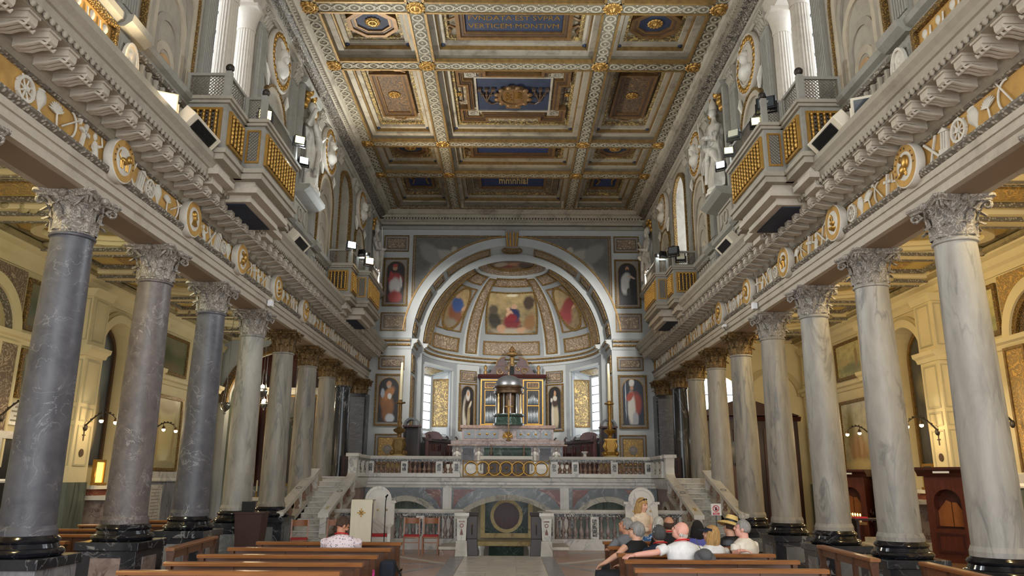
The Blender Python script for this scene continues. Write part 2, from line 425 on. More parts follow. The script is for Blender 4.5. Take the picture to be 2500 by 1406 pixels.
def emblem_meshes():
    out = []; f = lambda u, v, w: (-w, u, v)
    m = M()                                                   # spoked wheel
    m.garch(f, 0, 0, .105, .135, 0, .04, 20, 0, 2*pi); m.garch(f, 0, 0, .0, .03, 0, .05, 8, 0, 2*pi)
    for k in range(8): a = k*pi/4; m.tube([(-.02, .02*cos(a), .02*sin(a)), (-.02, .15*cos(a), .15*sin(a))], .011, 5)
    out.append(('wheel', m))
    m = M()                                                   # bow and arrow
    m.tube([(-.02, .12*cos(a)-.02, .15*sin(a)) for a in [i*pi/10-pi/2 for i in range(11)]], .014, 5)
    m.tube([(-.03, -.14, -.1), (-.03, .12, .14)], .011, 5); m.gpoly(f, [(.1, .16), (.16, .18), (.15, .11)], 0, .04); out.append(('bow', m))
    m = M()                                                   # crossed staves
    for k in (-1, 1): m.tube([(-.02-.01*k, -.12*k, -.16), (-.02-.01*k, .12*k, .16)], .02, 4)
    out.append(('crossed_staves', m))
    m = M(); m.lathe([(.03, -.16), (.07, -.15), (.02, -.1), (.05, -.05), (.1, .02), (.09, .1), (.06, .13), (.07, .15)], 10, (0, 0, 0)); m.xf(Matrix.Diagonal((.5, 1, 1, 1))); out.append(('urn', m))
    m = M(); m.gbox(f, -.022, .022, -.17, .17, 0, .04); m.gbox(f, -.1, .1, .03, .075, 0, .04); m.ball((-.02, 0, .05), (.03, .035, .035), 6, 4); out.append(('cross', m))
    m = M(); m.gbox(f, -.1, .1, -.17, -.1, 0, .05)
    for k in range(3): m.gbox(f, -.075+k*.056, -.04+k*.056, -.1, .12, 0, .045)
    m.gpoly(f, [(-.11, .12), (.11, .12), (0, .18)], 0, .06); out.append(('temple', m))
    m = M(); m.tube([(-.02, 0, -.17), (-.02, .01, 0), (-.02, 0, .1)], [.014, .012, .008], 5)
    for k in range(9):
        a = -1.2+k*.3; m.tube([(-.02, 0, .0), (-.03, .09*sin(a), .09*cos(a)), (-.02, .15*sin(a), .13*cos(a)+.01)], [.008, .018, .004], 4)
    out.append(('palm_tree', m))
    m = M(); m.lathe([(.07, -.17), (.06, -.05), (.045, .04), (.0, .07)], 9); m.ball((0, 0, .11), (.04, .04, .05), 8, 5); m.tube([(0, .05, 0), (-.04, .13, .02), (-.03, .12, .13)], [.022, .018, .012], 5); m.tube([(0, -.05, 0), (-.05, -.11, -.04), (-.04, -.06, -.08)], .018, 5); m.xf(Matrix.Diagonal((.6, 1, 1, 1))); out.append(('robed_figure', m))
    return [(n, k.mesh('relief_'+n, 'plaster_relief', 40)) for n, k in out]
EMB = emblem_meshes()
BAYS = [(8.1, 'S'), (10.6, 'R'), (13.3, 'W'), (15.7, 'R'), (18.2, 'S'), (20.7, 'R'), (23.15, 'A'), (25.7, 'R'), (28.1, 'S')]
PIL = [6.85, 9.35, 11.95, 14.6, 16.95, 19.45, 21.95, 24.4, 26.95]
def arch_poly(uc, hw, v0, vs, n=14):
    return [(uc-hw, v0)]+[(uc-hw*cos(pi*i/n), vs+hw*sin(pi*i/n)) for i in range(n+1)]+[(uc+hw, v0)]
def holed(m, f, u0, u1, v0, v1, uc, hw, vb, vs, w0, w1, arch=True, n=14):
    """flat wall piece with an arched or square opening"""
    top = [(uc-hw*cos(pi*i/n), vs+hw*sin(pi*i/n)) for i in range(n+1)] if arch else [(uc-hw, vs), (uc+hw, vs)]
    m.gpoly(f, [(u0, vb), (uc-hw, vb)]+top+[(uc+hw, vb), (u1, vb), (u1, v1), (u0, v1)], w0, w1)
    if vb > v0: m.gbox(f, u0, u1, v0, vb, w0, w1)
def pilaster_mesh():
    m = M(); f = lambda u, v, w: (-w, u, v)
    m.gbox(f, -.21, .21, 0, 3.45, 0, .05)
    for k in range(6): m.gbox(f, -.19+k*.0655, -.15+k*.0655, .22, 3.25, .05, .085)
    m.gprof(f, [(0, 0), (.15, 0), (.15, .08), (.11, .1), (.13, .14), (.1, .17), (.06, .2), (0, .2)], -.25, .25)
    return m.mesh('fluted_pilaster', 'stucco_grey', 30)
def pilaster_cap_mesh():
    m = M(); f = lambda u, v, w: (-w, u, v)
    m.gprof(f, [(0, 0), (.07, 0), (.09, .15), (.14, .36), (.18, .38), (.18, .44), (0, .44)], -.23, .23)
    for r, (z, h, d) in enumerate(((.02, .17, .11), (.14, .2, .13))):
        for k in range(4-r): m.tube([(-.07, -.15+k*.1+r*.05, z), (-.1, -.15+k*.1+r*.05, z+h*.6), (-d-.05, -.15+k*.1+r*.05, z+h), (-d-.07, -.15+k*.1+r*.05, z+h*.8)], [.03, .045, .035, .015], 5)
    for k in (-1, 1): m.tube([(-.16-.02*cos(a), k*(.19+.045*sin(a)*(1-a/9)), .33+.05*cos(a)*(1-a/9)) for a in [i*.6 for i in range(11)]], .016, 5)
    return m.mesh('pilaster_capital', 'stucco', 50)
PILM = pilaster_mesh(); PCAP = pilaster_cap_mesh()
mk = N('window_glass'); mk.b.inputs['Emission Color'].default_value = C(232, 242, 255); mk.b.inputs['Emission Strength'].default_value = 3.0; mk.fin(C(230, 238, 245), .2)
def glazing(m, f, u0, u1, v0, v1, w, nu, nv, t=.03):
    for i in range(nu+1): u = u0+(u1-u0)*i/nu; m.gbox(f, u-t/2, u+t/2, v0, v1, w-.02, w+.03)
    for j in range(nv+1): v = v0+(v1-v0)*j/nv; m.gbox(f, u0, u1, v-t/2, v+t/2, w-.02, w+.02)
    return m
WALLS = {}; NWIN = [0]
def nave_wall(s):
    f = lambda u, v, w: (s*(XW-w), u, v); fe = lambda u, v, w: (s*(XE-w), u, v)
    edges = [Y0, 6.85]+PIL[1:]+[YB+.2]
    m = M(); m.gbox(f, Y0, 6.85, 6.9, 12.7, -.85, 0)
    for (yc, k), u0, u1 in zip(BAYS, PIL, PIL[1:]+[YB+.2]):
        if k == 'W': holed(m, f, u0, u1, 6.9, 12.7, yc+.05, 1.08, 8.0, 12.0, -.85, 0, False)
        elif k == 'A': holed(m, f, u0, u1, 6.9, 12.7, yc, .78, 8.0, 10.75, -.85, 0)
        elif k == 'S': holed(m, f, u0, u1, 6.9, 12.7, yc, .5, 8.95, 11.2, -.85, 0)
        else: m.gbox(f, u0, u1, 6.9, 12.7, -.85, 0)
    wall = struct('wall_'+SN[s], m, 'stucco', f'{SN[s]} nave wall of grey stucco with pilasters, roundels and niches'); WALLS[s] = wall
    # entablature
    m = M(); m.gbox(fe, Y0, YB, 5.5, 5.92, -.62, 0); m.gbox(fe, Y0, YB, 5.63, 5.92, 0, .03); m.gbox(fe, Y0, YB, 5.75, 5.92, 0, .055)
    m.gprof(fe, [(0, 5.92), (.1, 5.92), (.1, 5.9), (.055, 5.86)], Y0, YB); m.gprof(fe, [(0, 5.615), (.045, 5.63), (.045, 5.645), (0, 5.65)], Y0, YB)
    m.obj('architrave', 'stucco_light', wall)
    M().gbox(fe, Y0+.1, YB-.1, 5.51, 5.52, -.5, -.1).obj('soffit_panel', 'taupe', wall, loc=(0, 0, -.016))
    M().gprof(fe, [(.05, 5.835), (.075, 5.85), (.11, 5.885), (.115, 5.915), (.06, 5.925)], Y0, YB).obj('acanthus_moulding', 'acanthus_band', wall)
    M().gbox(fe, Y0, YB, 5.92, 6.32, -.62, .01).obj('frieze', 'ochre', wall)
    m = M(); m.gprof(fe, [(0, 6.3), (.05, 6.3), (.05, 6.33), (.1, 6.38), (.12, 6.42), (.12, 6.57), (.55, 6.57), (.55, 6.62), (.6, 6.63), (.6, 6.74), (.63, 6.75), (.66, 6.8), (.72, 6.86), (.72, 6.95), (.05, 6.98), (-.1, 6.98)], Y0, YB)
    m.obj('cornice', 'stucco', wall)
    M().gprof(fe, [(.0, 6.285), (.045, 6.29), (.065, 6.31), (.05, 6.335)], Y0, YB).obj('bead_moulding', 'acanthus_band', wall)
    m = M(); n = int((YB-6)/.115)
    for i in range(n):
        y = 6+i*.115; p = fe(y, 6.615, .585); m.ball(p, (.03, .045, .05), 6, 4)
    tag(m.obj('egg_and_dart_band', 'stucco', wall, 60), kind='stuff')
    for i in range(62):
        y = 6.2+i*.368
        if y > 28.9: break
        link('modillion', MOD, wall, fe(y, 6.54, .12), scale=(s, 1, 1)); link('coffer_rosette', ROS, wall, fe(y+.184, 6.565, .34), rot=(0, -pi/2, 0))
    k = 0
    for b in range(-1, 8):
        yb = 9.7+b*2.42; qs = (.42, .72, 1.02, 1.32, 1.62, 1.92) if b < 5 else (.05, .4, .75, 1.1, 1.5, 1.9, 2.2)
        for q in qs:
            if yb+q > 28.8: break
            nme, me = EMB[(k*(5 if s > 0 else 3)+(1 if s > 0 else 0)) % 8]; k += 1
            sc = 1.08+.1*sin(k*2.1); link('relief_'+nme, me, wall, fe(yb+q, 6.11, .01), scale=(s, sc, sc), rot=(s*.25*sin(k*1.7), 0, 0))
    # attic: dado and rail
    m = M(); m.gbox(f, Y0, YB, 6.95, 7.2, 0, .1); m.gprof(f, [(0, 7.82), (.1, 7.82), (.12, 7.86), (.2, 7.9), (.22, 7.98), (.2, 8.02), (0, 8.03)], Y0, YB)
    m.obj('attic_rail', 'stucco_grey', wall)
    M().gprof(f, [(.02, 7.76), (.09, 7.77), (.12, 7.82)], Y0, YB).obj('attic_rail_ornament', 'acanthus_band', wall)
    for y in PIL:
        m = M(); m.gbox(f, y-.27, y+.27, 7.0, 7.8, 0, .12); m.gframe(f, y-.2, y+.2, 7.15, 7.7, .04, .12, .14); m.gprof(f, [(0, 7.82), (.2, 7.82), (.3, 7.9), (.32, 8.0), (0, 8.04)], y-.3, y+.3); m.obj('pilaster_pedestal', 'stucco_grey', wall)
        link('fluted_pilaster', PILM, wall, f(y, 8.03, 0), scale=(s, 1, 1)); link('pilaster_capital', PCAP, wall, f(y, 11.46, 0), scale=(s, 1, 1))
    for (yc, k), u0, u1 in zip(BAYS, PIL, PIL[1:]+[YB]):
        if k in 'RA':                                          # attic panel of little painted balusters
            for q in range(7): M().lathe([(.045, 0), (.06, .05), (.03, .1), (.055, .25), (.03, .42), (.05, .5), (.045, .52)], 8).obj('attic_baluster', 'stucco', wall, 40, f(yc-.66+q*.22, 7.22, .03))
        if k == 'R':
            m = M(); zs = 9.72; m.garch(f, yc, zs, .8, .86, 0, .09, 20); m.gbox(f, yc-.86, yc-.8, 8.05, zs, 0, .09); m.gbox(f, yc+.8, yc+.86, 8.05, zs, 0, .09); m.obj('niche_arch_rib', 'gold_bead', wall)
            for q, (r, mt) in enumerate(((.8, 'mural'), (.68, 'mural_dark'), (.56, 'mural'), (.44, 'mural_dark'), (.33, 'mural'))):
                w = .06-q*.011
                mm = M(); z2 = zs-.38*q; mm.garch(f, yc, z2, r-.13, r, 0, w, 16); mm.gbox(f, yc-r, yc-r+.13, 8.05, z2, 0, w); mm.gbox(f, yc+r-.13, yc+r, 8.05, z2, 0, w)
                mm.obj('painted_arch', mt, wall)
            M().gpoly(f, arch_poly(yc, .21, 8.05, 8.12, 10), 0, .02).obj('painted_door', 'mural_ochre', wall)
        if k == 'A':
            m = M(); m.garch(f, yc, 10.75, .78, .9, 0, .1, 20); m.gbox(f, yc-.9, yc-.78, 8.05, 10.75, 0, .1); m.gbox(f, yc+.78, yc+.9, 8.05, 10.75, 0, .1); m.obj('window_arch_rib', 'gold_bead', wall)
            NWIN[0] += 1
            if s > 0:
                o = struct('window_%d' % NWIN[0], M().gpoly(f, arch_poly(yc, .8, 7.95, 10.75), -.66, -.64), 'window_glass', 'bright arched clerestory window above the far balcony, right wall')
                glazing(M(), f, yc-.78, yc+.78, 8.0, 11.5, -.62, 3, 6).obj('glazing_bar', 'iron', o)
            else: M().gpoly(f, arch_poly(yc, .8, 7.95, 10.75), -.5, -.4).obj('blind_niche', 'stucco_grey', wall)
        if k == 'W':
            NWIN[0] += 1
            o = struct('window_%d' % NWIN[0], M().gbox(f, yc-.98, yc+1.08, 8.2, 11.95, -.84, -.82), 'window_glass', f'tall leaded clerestory window behind a fluted column, {SN[s]} wall')
            glazing(M(), f, yc-.98, yc+1.08, 8.2, 11.95, -.79, 4, 8).obj('glazing_bar', 'black_metal', o)
            M().gbox(f, yc-1.03, yc+1.13, 8.0, 8.55, -.8, -.6).obj('window_sill', 'taupe', wall)
            for yy in (yc-.02, yc+.98):
                m = M(); c = f(yy, 8.03, -.22)
                m.lathe([(.27, 0), (.27, .06), (.24, .08), (.25, .14), (.21, .18)], 20, c)
                n = 40; vs = []
                for j, (rr, z) in enumerate(((.205, .18), (.18, 3.1))):
                    for i in range(n): a = 2*pi*i/n; r = rr*(1 if i % 2 else .92); vs.append((c[0]+r*cos(a), c[1]+r*sin(a), c[2]+z))
                m.add(vs, [(i, (i+1) % n, n+(i+1) % n, n+i) for i in range(n)])
                m.lathe([(.19, 3.1), (.2, 3.14), (.19, 3.2), (.24, 3.45), (.29, 3.55)], 16, c); m.taper((c[0], c[1]), (.3, .3), (.3, .3), c[2]+3.55, c[2]+3.63)
                m.obj('aedicule_column', 'stucco_light', wall, 35)
            m = M(); m.gprof(f, [(-.5, 11.66), (.0, 11.66), (.04, 11.75), (.1, 11.8), (.1, 11.98), (-.5, 11.98)], yc-1.05, yc+1.2); m.obj('aedicule_entablature', 'stucco_light', wall)
        if k == 'S':
            M().gpoly(f, arch_poly(yc, .52, 8.9, 11.2), -.62, -.55).obj('niche_back', 'stucco_grey', wall)
            m = M(); m.gbox(f, yc-.72, yc-.58, 8.9, 11.85, 0, .14); m.gbox(f, yc+.58, yc+.72, 8.9, 11.85, 0, .14)
            m.gprof(f, [(0, 8.7), (.36, 8.76), (.5, 8.86), (.5, 8.94), (-.4, 8.95)], yc-.78, yc+.78); m.gprof(f, [(0, 11.72), (.2, 11.74), (.26, 11.86), (0, 11.92)], yc-.78, yc+.78); m.obj('niche_aedicule', 'stucco_grey', wall)
            m = M(); m.gbox(f, yc-.6, yc+.6, 8.1, 8.72, 0, .05); m.gframe(f, yc-.6, yc+.6, 8.1, 8.72, .06, .05, .09); m.garch(f, yc, 8.41, .14, .2, .05, .09, 16, 0, 2*pi); m.gpoly(f, [(yc-.5, 8.2), (yc-.3, 8.3), (yc-.3, 8.55), (yc-.5, 8.62)], .05, .08); m.gpoly(f, [(yc+.5, 8.2), (yc+.3, 8.3), (yc+.3, 8.55), (yc+.5, 8.62)], .05, .08); m.obj('cartouche', 'stucco', wall)
            m = M()
            for q in range(9): a = pi*q/8; m.ball(f(yc-.45*cos(a), 11.45+.42*sin(a)-.18*abs(cos(a)), .12+.04*(q % 2)), (.09, .11, .11), 7, 5)
            m.obj('gilt_drapery', 'gold', wall, 60)
    # cornice under the ceiling
    M().gprof(f, [(0, 11.92), (.06, 11.92), (.08, 12.0), (.14, 12.02), (.16, 12.1)], Y0, YB).obj('crown_architrave', 'stucco', wall)
    M().gprof(f, [(.1, 12.08), (.2, 12.1), (.26, 12.2), (.36, 12.24), (.4, 12.3)], Y0, YB).obj('crown_ornament', 'soot_band', wall)
    M().gprof(f, [(.1, 12.28), (.44, 12.28), (.46, 12.38), (.56, 12.42), (.62, 12.5), (.62, 12.56), (0, 12.6)], Y0, YB).obj('crown_cornice', 'ceiling_white', wall)
    m = M()
    for i in range(180):
        y = 8+i*.118
        if y < 29: p = f(y, 12.33, .47); m.box(p[0]-.035, p[0]+.035, p[1]-.035, p[1]+.035, p[2]-.05, p[2]+.05)
    tag(m.obj('dentil_band', 'ceiling_white', wall), kind='stuff')
for s in (-1, 1): nave_wall(s)
# ------------------------------------------------------------------ columns
def base_mesh():
    return M().lathe([(.40, 0), (.43, .02), (.445, .055), (.42, .09), (.385, .1), (.37, .13), (.36, .15), (.375, .16), (.385, .185), (.37, .21), (.345, .225), (.335, .24)], 40).mesh('column_base', 'marble_onyx', 40)
def shaft_mesh(mat, rb=.305, rt=.255, h=1.0):
    prof = [(rb*1.1, 0), (rb*1.1, .015), (rb*1.03, .03)]+[(rb-(rb-rt)*(t**1.6), .03+.955*t) for t in [i/10 for i in range(11)]]+[(rt*1.0, .986), (rt*1.1, .989), (rt*1.12, .9945), (rt*1.06, 1.0)]
    return M().lathe(prof, 40).mesh('column_shaft', mat, 35)
def capital_mesh(mat):
    m = M(); H = .55
    m.lathe([(.255, 0), (.262, .02), (.25, .05), (.24, .2), (.26, .34), (.31, .44), (.34, .47)], 24)
    for row, (z0, h, n, off, cur, wd) in enumerate(((.0, .21, 8, 0, .09, .105), (.03, .35, 8, pi/8, .11, .11))):
        for k in range(n):
            a = off+2*pi*k/n; vs = []; fs = []; R = 7; Cc = 5
            for j in range(R+1):
                t = j/R; z = z0+h*(sin(t*pi*.56)/sin(pi*.56) if t < .9 else 1-.5*(t-.9)*4*.35); r = .262+.012*row+cur*t**3+(.03 if j == R else 0)
                if j == R: z -= .03
                for c in range(-2, 3):
                    ww = wd*(1-.72*max(0, t-.45)/.55)*(1-.16*(j % 2)); da = c/2*ww/r*.95; rr = r+.02*(1-abs(c)/2)-.012*(abs(c) == 1)
                    vs.append((rr*cos(a+da), rr*sin(a+da), z-.018*abs(c)/2*(j > 2)))
            for j in range(R):
                for c in range(Cc-1): fs.append((j*Cc+c, j*Cc+c+1, (j+1)*Cc+c+1, (j+1)*Cc+c))
            m.add(vs, fs)
    for k in range(4):                                         # corner volutes and helices
        a = pi/4+k*pi/2
        for sd in (-1, 1):
            d = Vector((cos(a), sin(a), 0)); t = Vector((-sin(a), cos(a), 0))*sd
            pts = [d*.24+t*.13+Vector((0, 0, .22)), d*.3+t*.1+Vector((0, 0, .36)), d*.38+t*.05+Vector((0, 0, .45))]
            for i in range(12):
                an = pi*.55-i*.62; rr = .062*(1-i/14); pts.append(d*(.435+rr*cos(an))+t*.022+Vector((0, 0, .415+rr*sin(an))))
            m.tube(pts, [.012, .02, .024]+[.02-.001*i for i in range(12)], 5)
        b = k*pi/2; d = Vector((cos(b), sin(b), 0)); t = Vector((-sin(b), cos(b), 0))
        for sd in (-1, 1): m.tube([d*.27+t*.13*sd+Vector((0, 0, .25)), d*.3+t*.1*sd+Vector((0, 0, .38)), d*.32+t*.05*sd+Vector((0, 0, .435)), d*.33+t*.02*sd+Vector((0, 0, .41)), d*.33+t*.045*sd+Vector((0, 0, .395))], [.012, .016, .016, .014, .008], 5)
        m.ball(tuple(d*.36+Vector((0, 0, .5))), (.06, .06, .055), 8, 5)
    out = []                                                  # concave abacus
    for k in range(4):
        a0 = pi/4+k*pi/2
        for e in (-.07, .07): out.append((.545*cos(a0+e), .545*sin(a0+e)))
        for t in (.25, .5, .75):
            a = a0+.07+(pi/2-.14)*t; r = .545*cos(pi/4)/max(cos(a-a0-pi/4), .7)*1.0; r -= .05*sin(pi*t); out.append((r*cos(a), r*sin(a)))
    for sc0, sc1, z0, z1 in ((.9, .93, .468, .495), (.93, 1.0, .495, .52), (1.0, 1.0, .52, .552)):
        n = len(out); vs = [(x*sc0, y*sc0, z0) for x, y in out]+[(x*sc1, y*sc1, z1) for x, y in out]
        m.add(vs, [tuple(range(n))[::-1], tuple(range(n, 2*n))]+[(i, (i+1) % n, n+(i+1) % n, n+i) for i in range(n)])
    return m.mesh('capital', mat, 45)
CB = base_mesh(); CAPS = {'stone': capital_mesh('capital_stone'), 'gilt': capital_mesh('capital_gilt')}
SH = {k: shaft_mesh(k) for k in ('marble_slate', 'marble_mauve', 'marble_pearl', 'marble_cipollino', 'marble_black')}
CB2 = CB.copy(); CB2.materials[0] = MATS['marble_old']
def pedestal(parent, h, a, b, side):
    m = M(); m.k = 0; m.box(-.43, .43, -.43, .43, 0, h-.12); o = m.obj('pedestal', a, parent, bevel=.008)
    m = M(); m.box(-.47, .47, -.47, .47, h-.12, h); m.obj('pedestal_cap', 'marble_black', parent, bevel=.01)
    m = M(); m.box(-.48, .48, -.48, .48, 0, .1); m.obj('pedestal_foot', 'marble_black', parent, bevel=.01)
    for mp in (lambda u, v, w: (u, -.43-w, v), lambda u, v, w: (-side*(.43+w), u, v)):
        M().gbox(mp, -.22, .22, .2, h-.22, 0, .012).obj('inlay_panel', b, parent)
    return o
LM = ['marble_slate', 'marble_mauve', 'marble_slate', 'marble_pearl', 'marble_cipollino', 'marble_cipollino', 'marble_cipollino', 'marble_black']
RM = ['marble_pearl', 'marble_pearl', 'marble_pearl', 'marble_cipollino', 'marble_cipollino', 'marble_pearl', 'marble_cipollino', 'marble_black']
LT = ['dark slate grey', 'mottled mauve grey', 'dark slate grey', 'pale grey', 'streaked beige grey', 'streaked beige grey', 'streaked pale', 'black']
RT = ['pale grey', 'pale grey', 'pale grey', 'streaked blue grey', 'streaked blue grey', 'mottled pale grey', 'streaked beige', 'black']
ORD = ['first', 'second', 'third', 'fourth', 'fifth', 'sixth', 'seventh', 'eighth', 'ninth']
for s in (-1, 1):
    zb = 1.157 if s < 0 else .965; ph = zb-.24; zn = 4.95
    for i in range(-1, 8):
        y = 9.54+i*2.397; gi = 'gilt' if i > 3 else 'stone'
        k = max(i, 0); mt = (LM if s < 0 else RM)[k]; tx = (LT if s < 0 else RT)[k]
        nm = f'{tx} marble column, {ORD[7-i] if i >= 0 else "ninth"} from the apse pilaster, {SN[s]} colonnade, {"gilded" if gi == "gilt" else "stone"} capital'
        t = thing('column', nm, 'column', (s*5.9, y, 0), 0, 'nave columns')
        pa, pb = [('marble_bardiglio', 'marble_bardiglio'), ('marble_black', 'marble_breccia'), ('marble_black', 'marble_bardiglio'), ('marble_black', 'marble_grey')][min(k, 3)] if s < 0 else ('marble_black', 'marble_grey')
        pedestal(t, ph, pa, pb, s)
        link('column_base', CB, t, (0, 0, ph)); link('shaft', SH[mt], t, (0, 0, zb), scale=(1, 1, zn-zb)); link('capital', CAPS[gi], t, (0, 0, zn-.005), rot=(0, 0, 0))
    # square pilaster where the colonnade meets the apse wall
    t = thing('pilaster', f'black marble pilaster with gilded capital closing the {SN[s]} colonnade', 'pilaster', (s*5.85, 28.78, 0))
    M().box(-.36, .36, -.3, .4, 0, 4.95).obj('shaft', 'marble_black', t, bevel=.01)
    M().box(-.3, .3, -.33, -.3, 2.3, 4.8).obj('inset_panel', 'marble_slate', t)
    link('capital', CAPS['gilt'], t, (0, .05, 4.94), scale=(1.15, 1, 1))
# medallions above the columns
def medallion_mesh():
    m = M(); m.lathe([(.3, 0), (.315, .03), (.315, .1), (.31, .125), (.295, .13)], 36); m.lathe([(.295, .128), (.0, .12)], 36, cap=False); m.xf(Matrix.Rotation(-pi/2, 4, 'Y')); return m.mesh('medallion_disc', 'plaster_relief', 50)
MD = medallion_mesh()
def medallion_figs():
    out = []
    for k in range(4):
        m = M()
        if k == 0:    # walking lion
            m.ball((-.14, 0, 0), (.03, .1, .05), 10, 6); m.ball((-.15, -.1, .06), (.04, .05, .06), 8, 6); m.ball((-.16, -.12, .05), (.03, .03, .035), 8, 5)
            for yy in (-.09, -.05, .05, .09): m.tube([(-.14, yy, -.02), (-.14, yy-.02, -.12)], [.02, .013], 5)
            m.tube([(-.14, .1, .0), (-.14, .15, .05), (-.14, .12, .12)], .009, 5)
        elif k == 1:  # profile head
            m.ball((-.14, 0, .03), (.035, .07, .09), 10, 7); m.ball((-.15, -.06, .02), (.02, .025, .02), 6, 4); m.ball((-.14, .03, .07), (.045, .07, .07), 8, 6); m.tube([(-.13, 0, -.03), (-.13, .01, -.12)], [.04, .07], 8)
        elif k == 2:  # rearing beast
            m.ball((-.15, -.06, .04), (.045, .08, .1), 10, 7); m.ball((-.15, .02, -.05), (.04, .08, .07), 10, 6); m.tube([(-.15, .06+.035*cos(a), .11+.035*sin(a)) for a in [i*pi/6 for i in range(12)]], .014, 5, closed=True); m.tube([(-.14, .06, -.06), (-.15, .12, -.12), (-.15, .15, -.13)], [.03, .022, .012], 6); m.tube([(-.14, -.02, -.08), (-.14, -.03, -.15)], [.028, .014], 6)
        else:         # serpent over cups
            m.tube([(-.14, -.02, .0), (-.14, -.02, .09), (-.14, .02, .14), (-.14, .06, .12), (-.14, .06, .06), (-.14, .03, .05)], .014, 6)
            for zc, rc in ((-.03, .06), (-.12, .08)): m.lathe([(.01, -.04), (rc, .0), (rc*1.05, .03)], 10, (-.13, -.02, zc))
        out.append(m.mesh('medallion_figure', 'gold', 60))
    return out
MF = medallion_figs()
m = M(); m.lathe([(.2, .0), (.21, .012), (.288, .012), (.298, .0)], 36, cap=False); m.xf(Matrix.Rotation(-pi/2, 4, 'Y')); MR = m.mesh('medallion_ring', 'ochre', 50)
FT = ['walking lion', 'profile head', 'rearing beast', 'coiled serpent over cups']
def ring_text(s):
    me = text_mesh('S', .045, .004); return me
for s in (-1, 1):
    for i in range(5):
        y = 9.68+i*2.4; k = (i if s < 0 else i+2) % 4
        t = thing('medallion', f'round gilt medallion with {FT[k] if i < 2 else "small relief"}, over {ORD[7-i]} column from the apse, {SN[s]} frieze', 'medallion', (s*(XE-.03), y, 6.1), 0, 'frieze medallions')
        t.rotation_euler = (0, 0, 0 if s > 0 else pi)
        t.location.z = 6.1
        link('disc', MD, t); link('ring', MR, t, (-.125, 0, 0)); link('figure', MF[k], t)
        if i == 0:
            tx = 'PROS   ST AP' if s < 0 else 'RASETVR POR'
            for q, ch in enumerate(tx):
                if ch == ' ': continue
                a = pi*1.1-q*(1.25*pi/len(tx)); me = text_mesh(ch, .045, .003); me.materials.clear(); me.materials.append(MATS['brown_frame'])
                o = link('letter', me, t, (-.142, -.24*cos(a), .24*sin(a))); o.rotation_euler = Matrix(((0, 0, -1), (-1, 0, 0), (0, 1, 0))).to_euler(); o.rotation_euler.rotate_axis('Z', a-pi/2)
# ================================================================== coffered ceiling
ZC = 13.05
fc = lambda u, v, w: (u, v, ZC-w)
ceiling = struct('ceiling', M().box(-6.4, 6.4, Y0, 34.5, ZC, ZC+.15), 'ceiling_taupe', 'gilded coffered wooden ceiling with rosettes and blue panels')
YR = [5.6, 8.0, 10.5, 15.33, 17.87, 22.69, 25.29, 28.9]; XR = [-4.806, -2.305, 2.305, 4.806]; BH = .55; HW = .2
def guilloche(m, f, u0, u1):
    """rings with a button, linked by waves; f(u along, v across, w)"""
    n = max(1, round((u1-u0)/.38)); st = (u1-u0)/n
    for i in range(n):
        u = u0+(i+.5)*st
        m.garch(f, u, 0, .1, .135, BH, BH+.025, 12, 0, 2*pi); m.ball(f(u, 0, BH+.012), (.036, .036, .03), 6, 4)
        for sd in (-1, 1):
            if i < n-1: m.tube([f(u+st*.3, sd*.07, BH+.01), f(u+st*.5, 0, BH+.012), f(u+st*.7, sd*-.07, BH+.01)], .017, 4)
            m.ball(f(u+st*.5, sd*.13, BH), (.03, .03, .02), 5, 3)
def beam(f, u0, u1):
    o = M().gbox(f, u0, u1, -HW, HW, 0, BH).obj('beam', 'beam_ground', ceiling)
    m = M()
    for sd in (-1, 1): m.gbox(f, u0, u1, sd*HW-.028, sd*HW+.028, .47, BH+.025)
    m.obj('gilt_edge', 'gold_dull', o)
    g = M(); guilloche(g, f, u0, u1); g.obj('guilloche', 'guilloche', o, 50); return o
for y in YR[2:]:
    xs = XR
    for a, b in ((XR[0]+HW, XR[1]-HW), (XR[1]+HW, XR[2]-HW), (XR[2]+HW, XR[3]-HW)): beam(lambda u, v, w, y=y: (u, y+v, ZC-w), a, b)
for x in XR:
    ys = YR
    for a, b in zip(ys[1:], ys[2:]): beam(lambda u, v, w, x=x: (x+v, u, ZC-w), a+(HW if a >= 10 else 0), b-HW)
BOSS = M().lathe([(.205, 0), (.215, .02), (.19, .05), (.17, .05), (.165, .035), (.14, .04), (.125, .075), (.1, .075), (.09, .055), (.06, .07), (.04, .11), (0, .12)], 24)
for k in range(12): a = k*pi/6; BOSS.ball((.19*cos(a), .19*sin(a), .03), (.05, .05, .035), 6, 4)
BOSS = BOSS.xf(Matrix.Rotation(pi, 4, 'X')).mesh('rosette_boss', 'boss_gold', 50)
for y in YR[2:]:
    for x in XR: link('rosette_boss', BOSS, ceiling, (x, y, ZC-BH+.01))
for sx in (-1, 1): M().gbox(fc, sx*5.0, sx*5.5, Y0, 29.1, .3, .5).obj('side_soffit', 'ceiling_taupe', ceiling)
PLUG = M().ball((0, 0, 0), (.07, .07, .05), 8, 5).mesh('blue_stud', 'blue_field', 60)
def rect_frame(par, name, mat, x0, x1, y0, y1, t, w0, w1): return M().gframe(fc, x0, x1, y0, y1, t, w0, w1).obj(name, mat, par)
def curl(m, f, u, v, w, r, sd=1, turns=1.6, th=.03, rot=0):
    pts = []
    for i in range(16):
        a = rot+sd*i/15*turns*2*pi; q = r*(1-i/18); pts.append(f(u+q*cos(a), v+q*sin(a), w))
    m.tube(pts, [th*(1-i/26) for i in range(16)], 5)
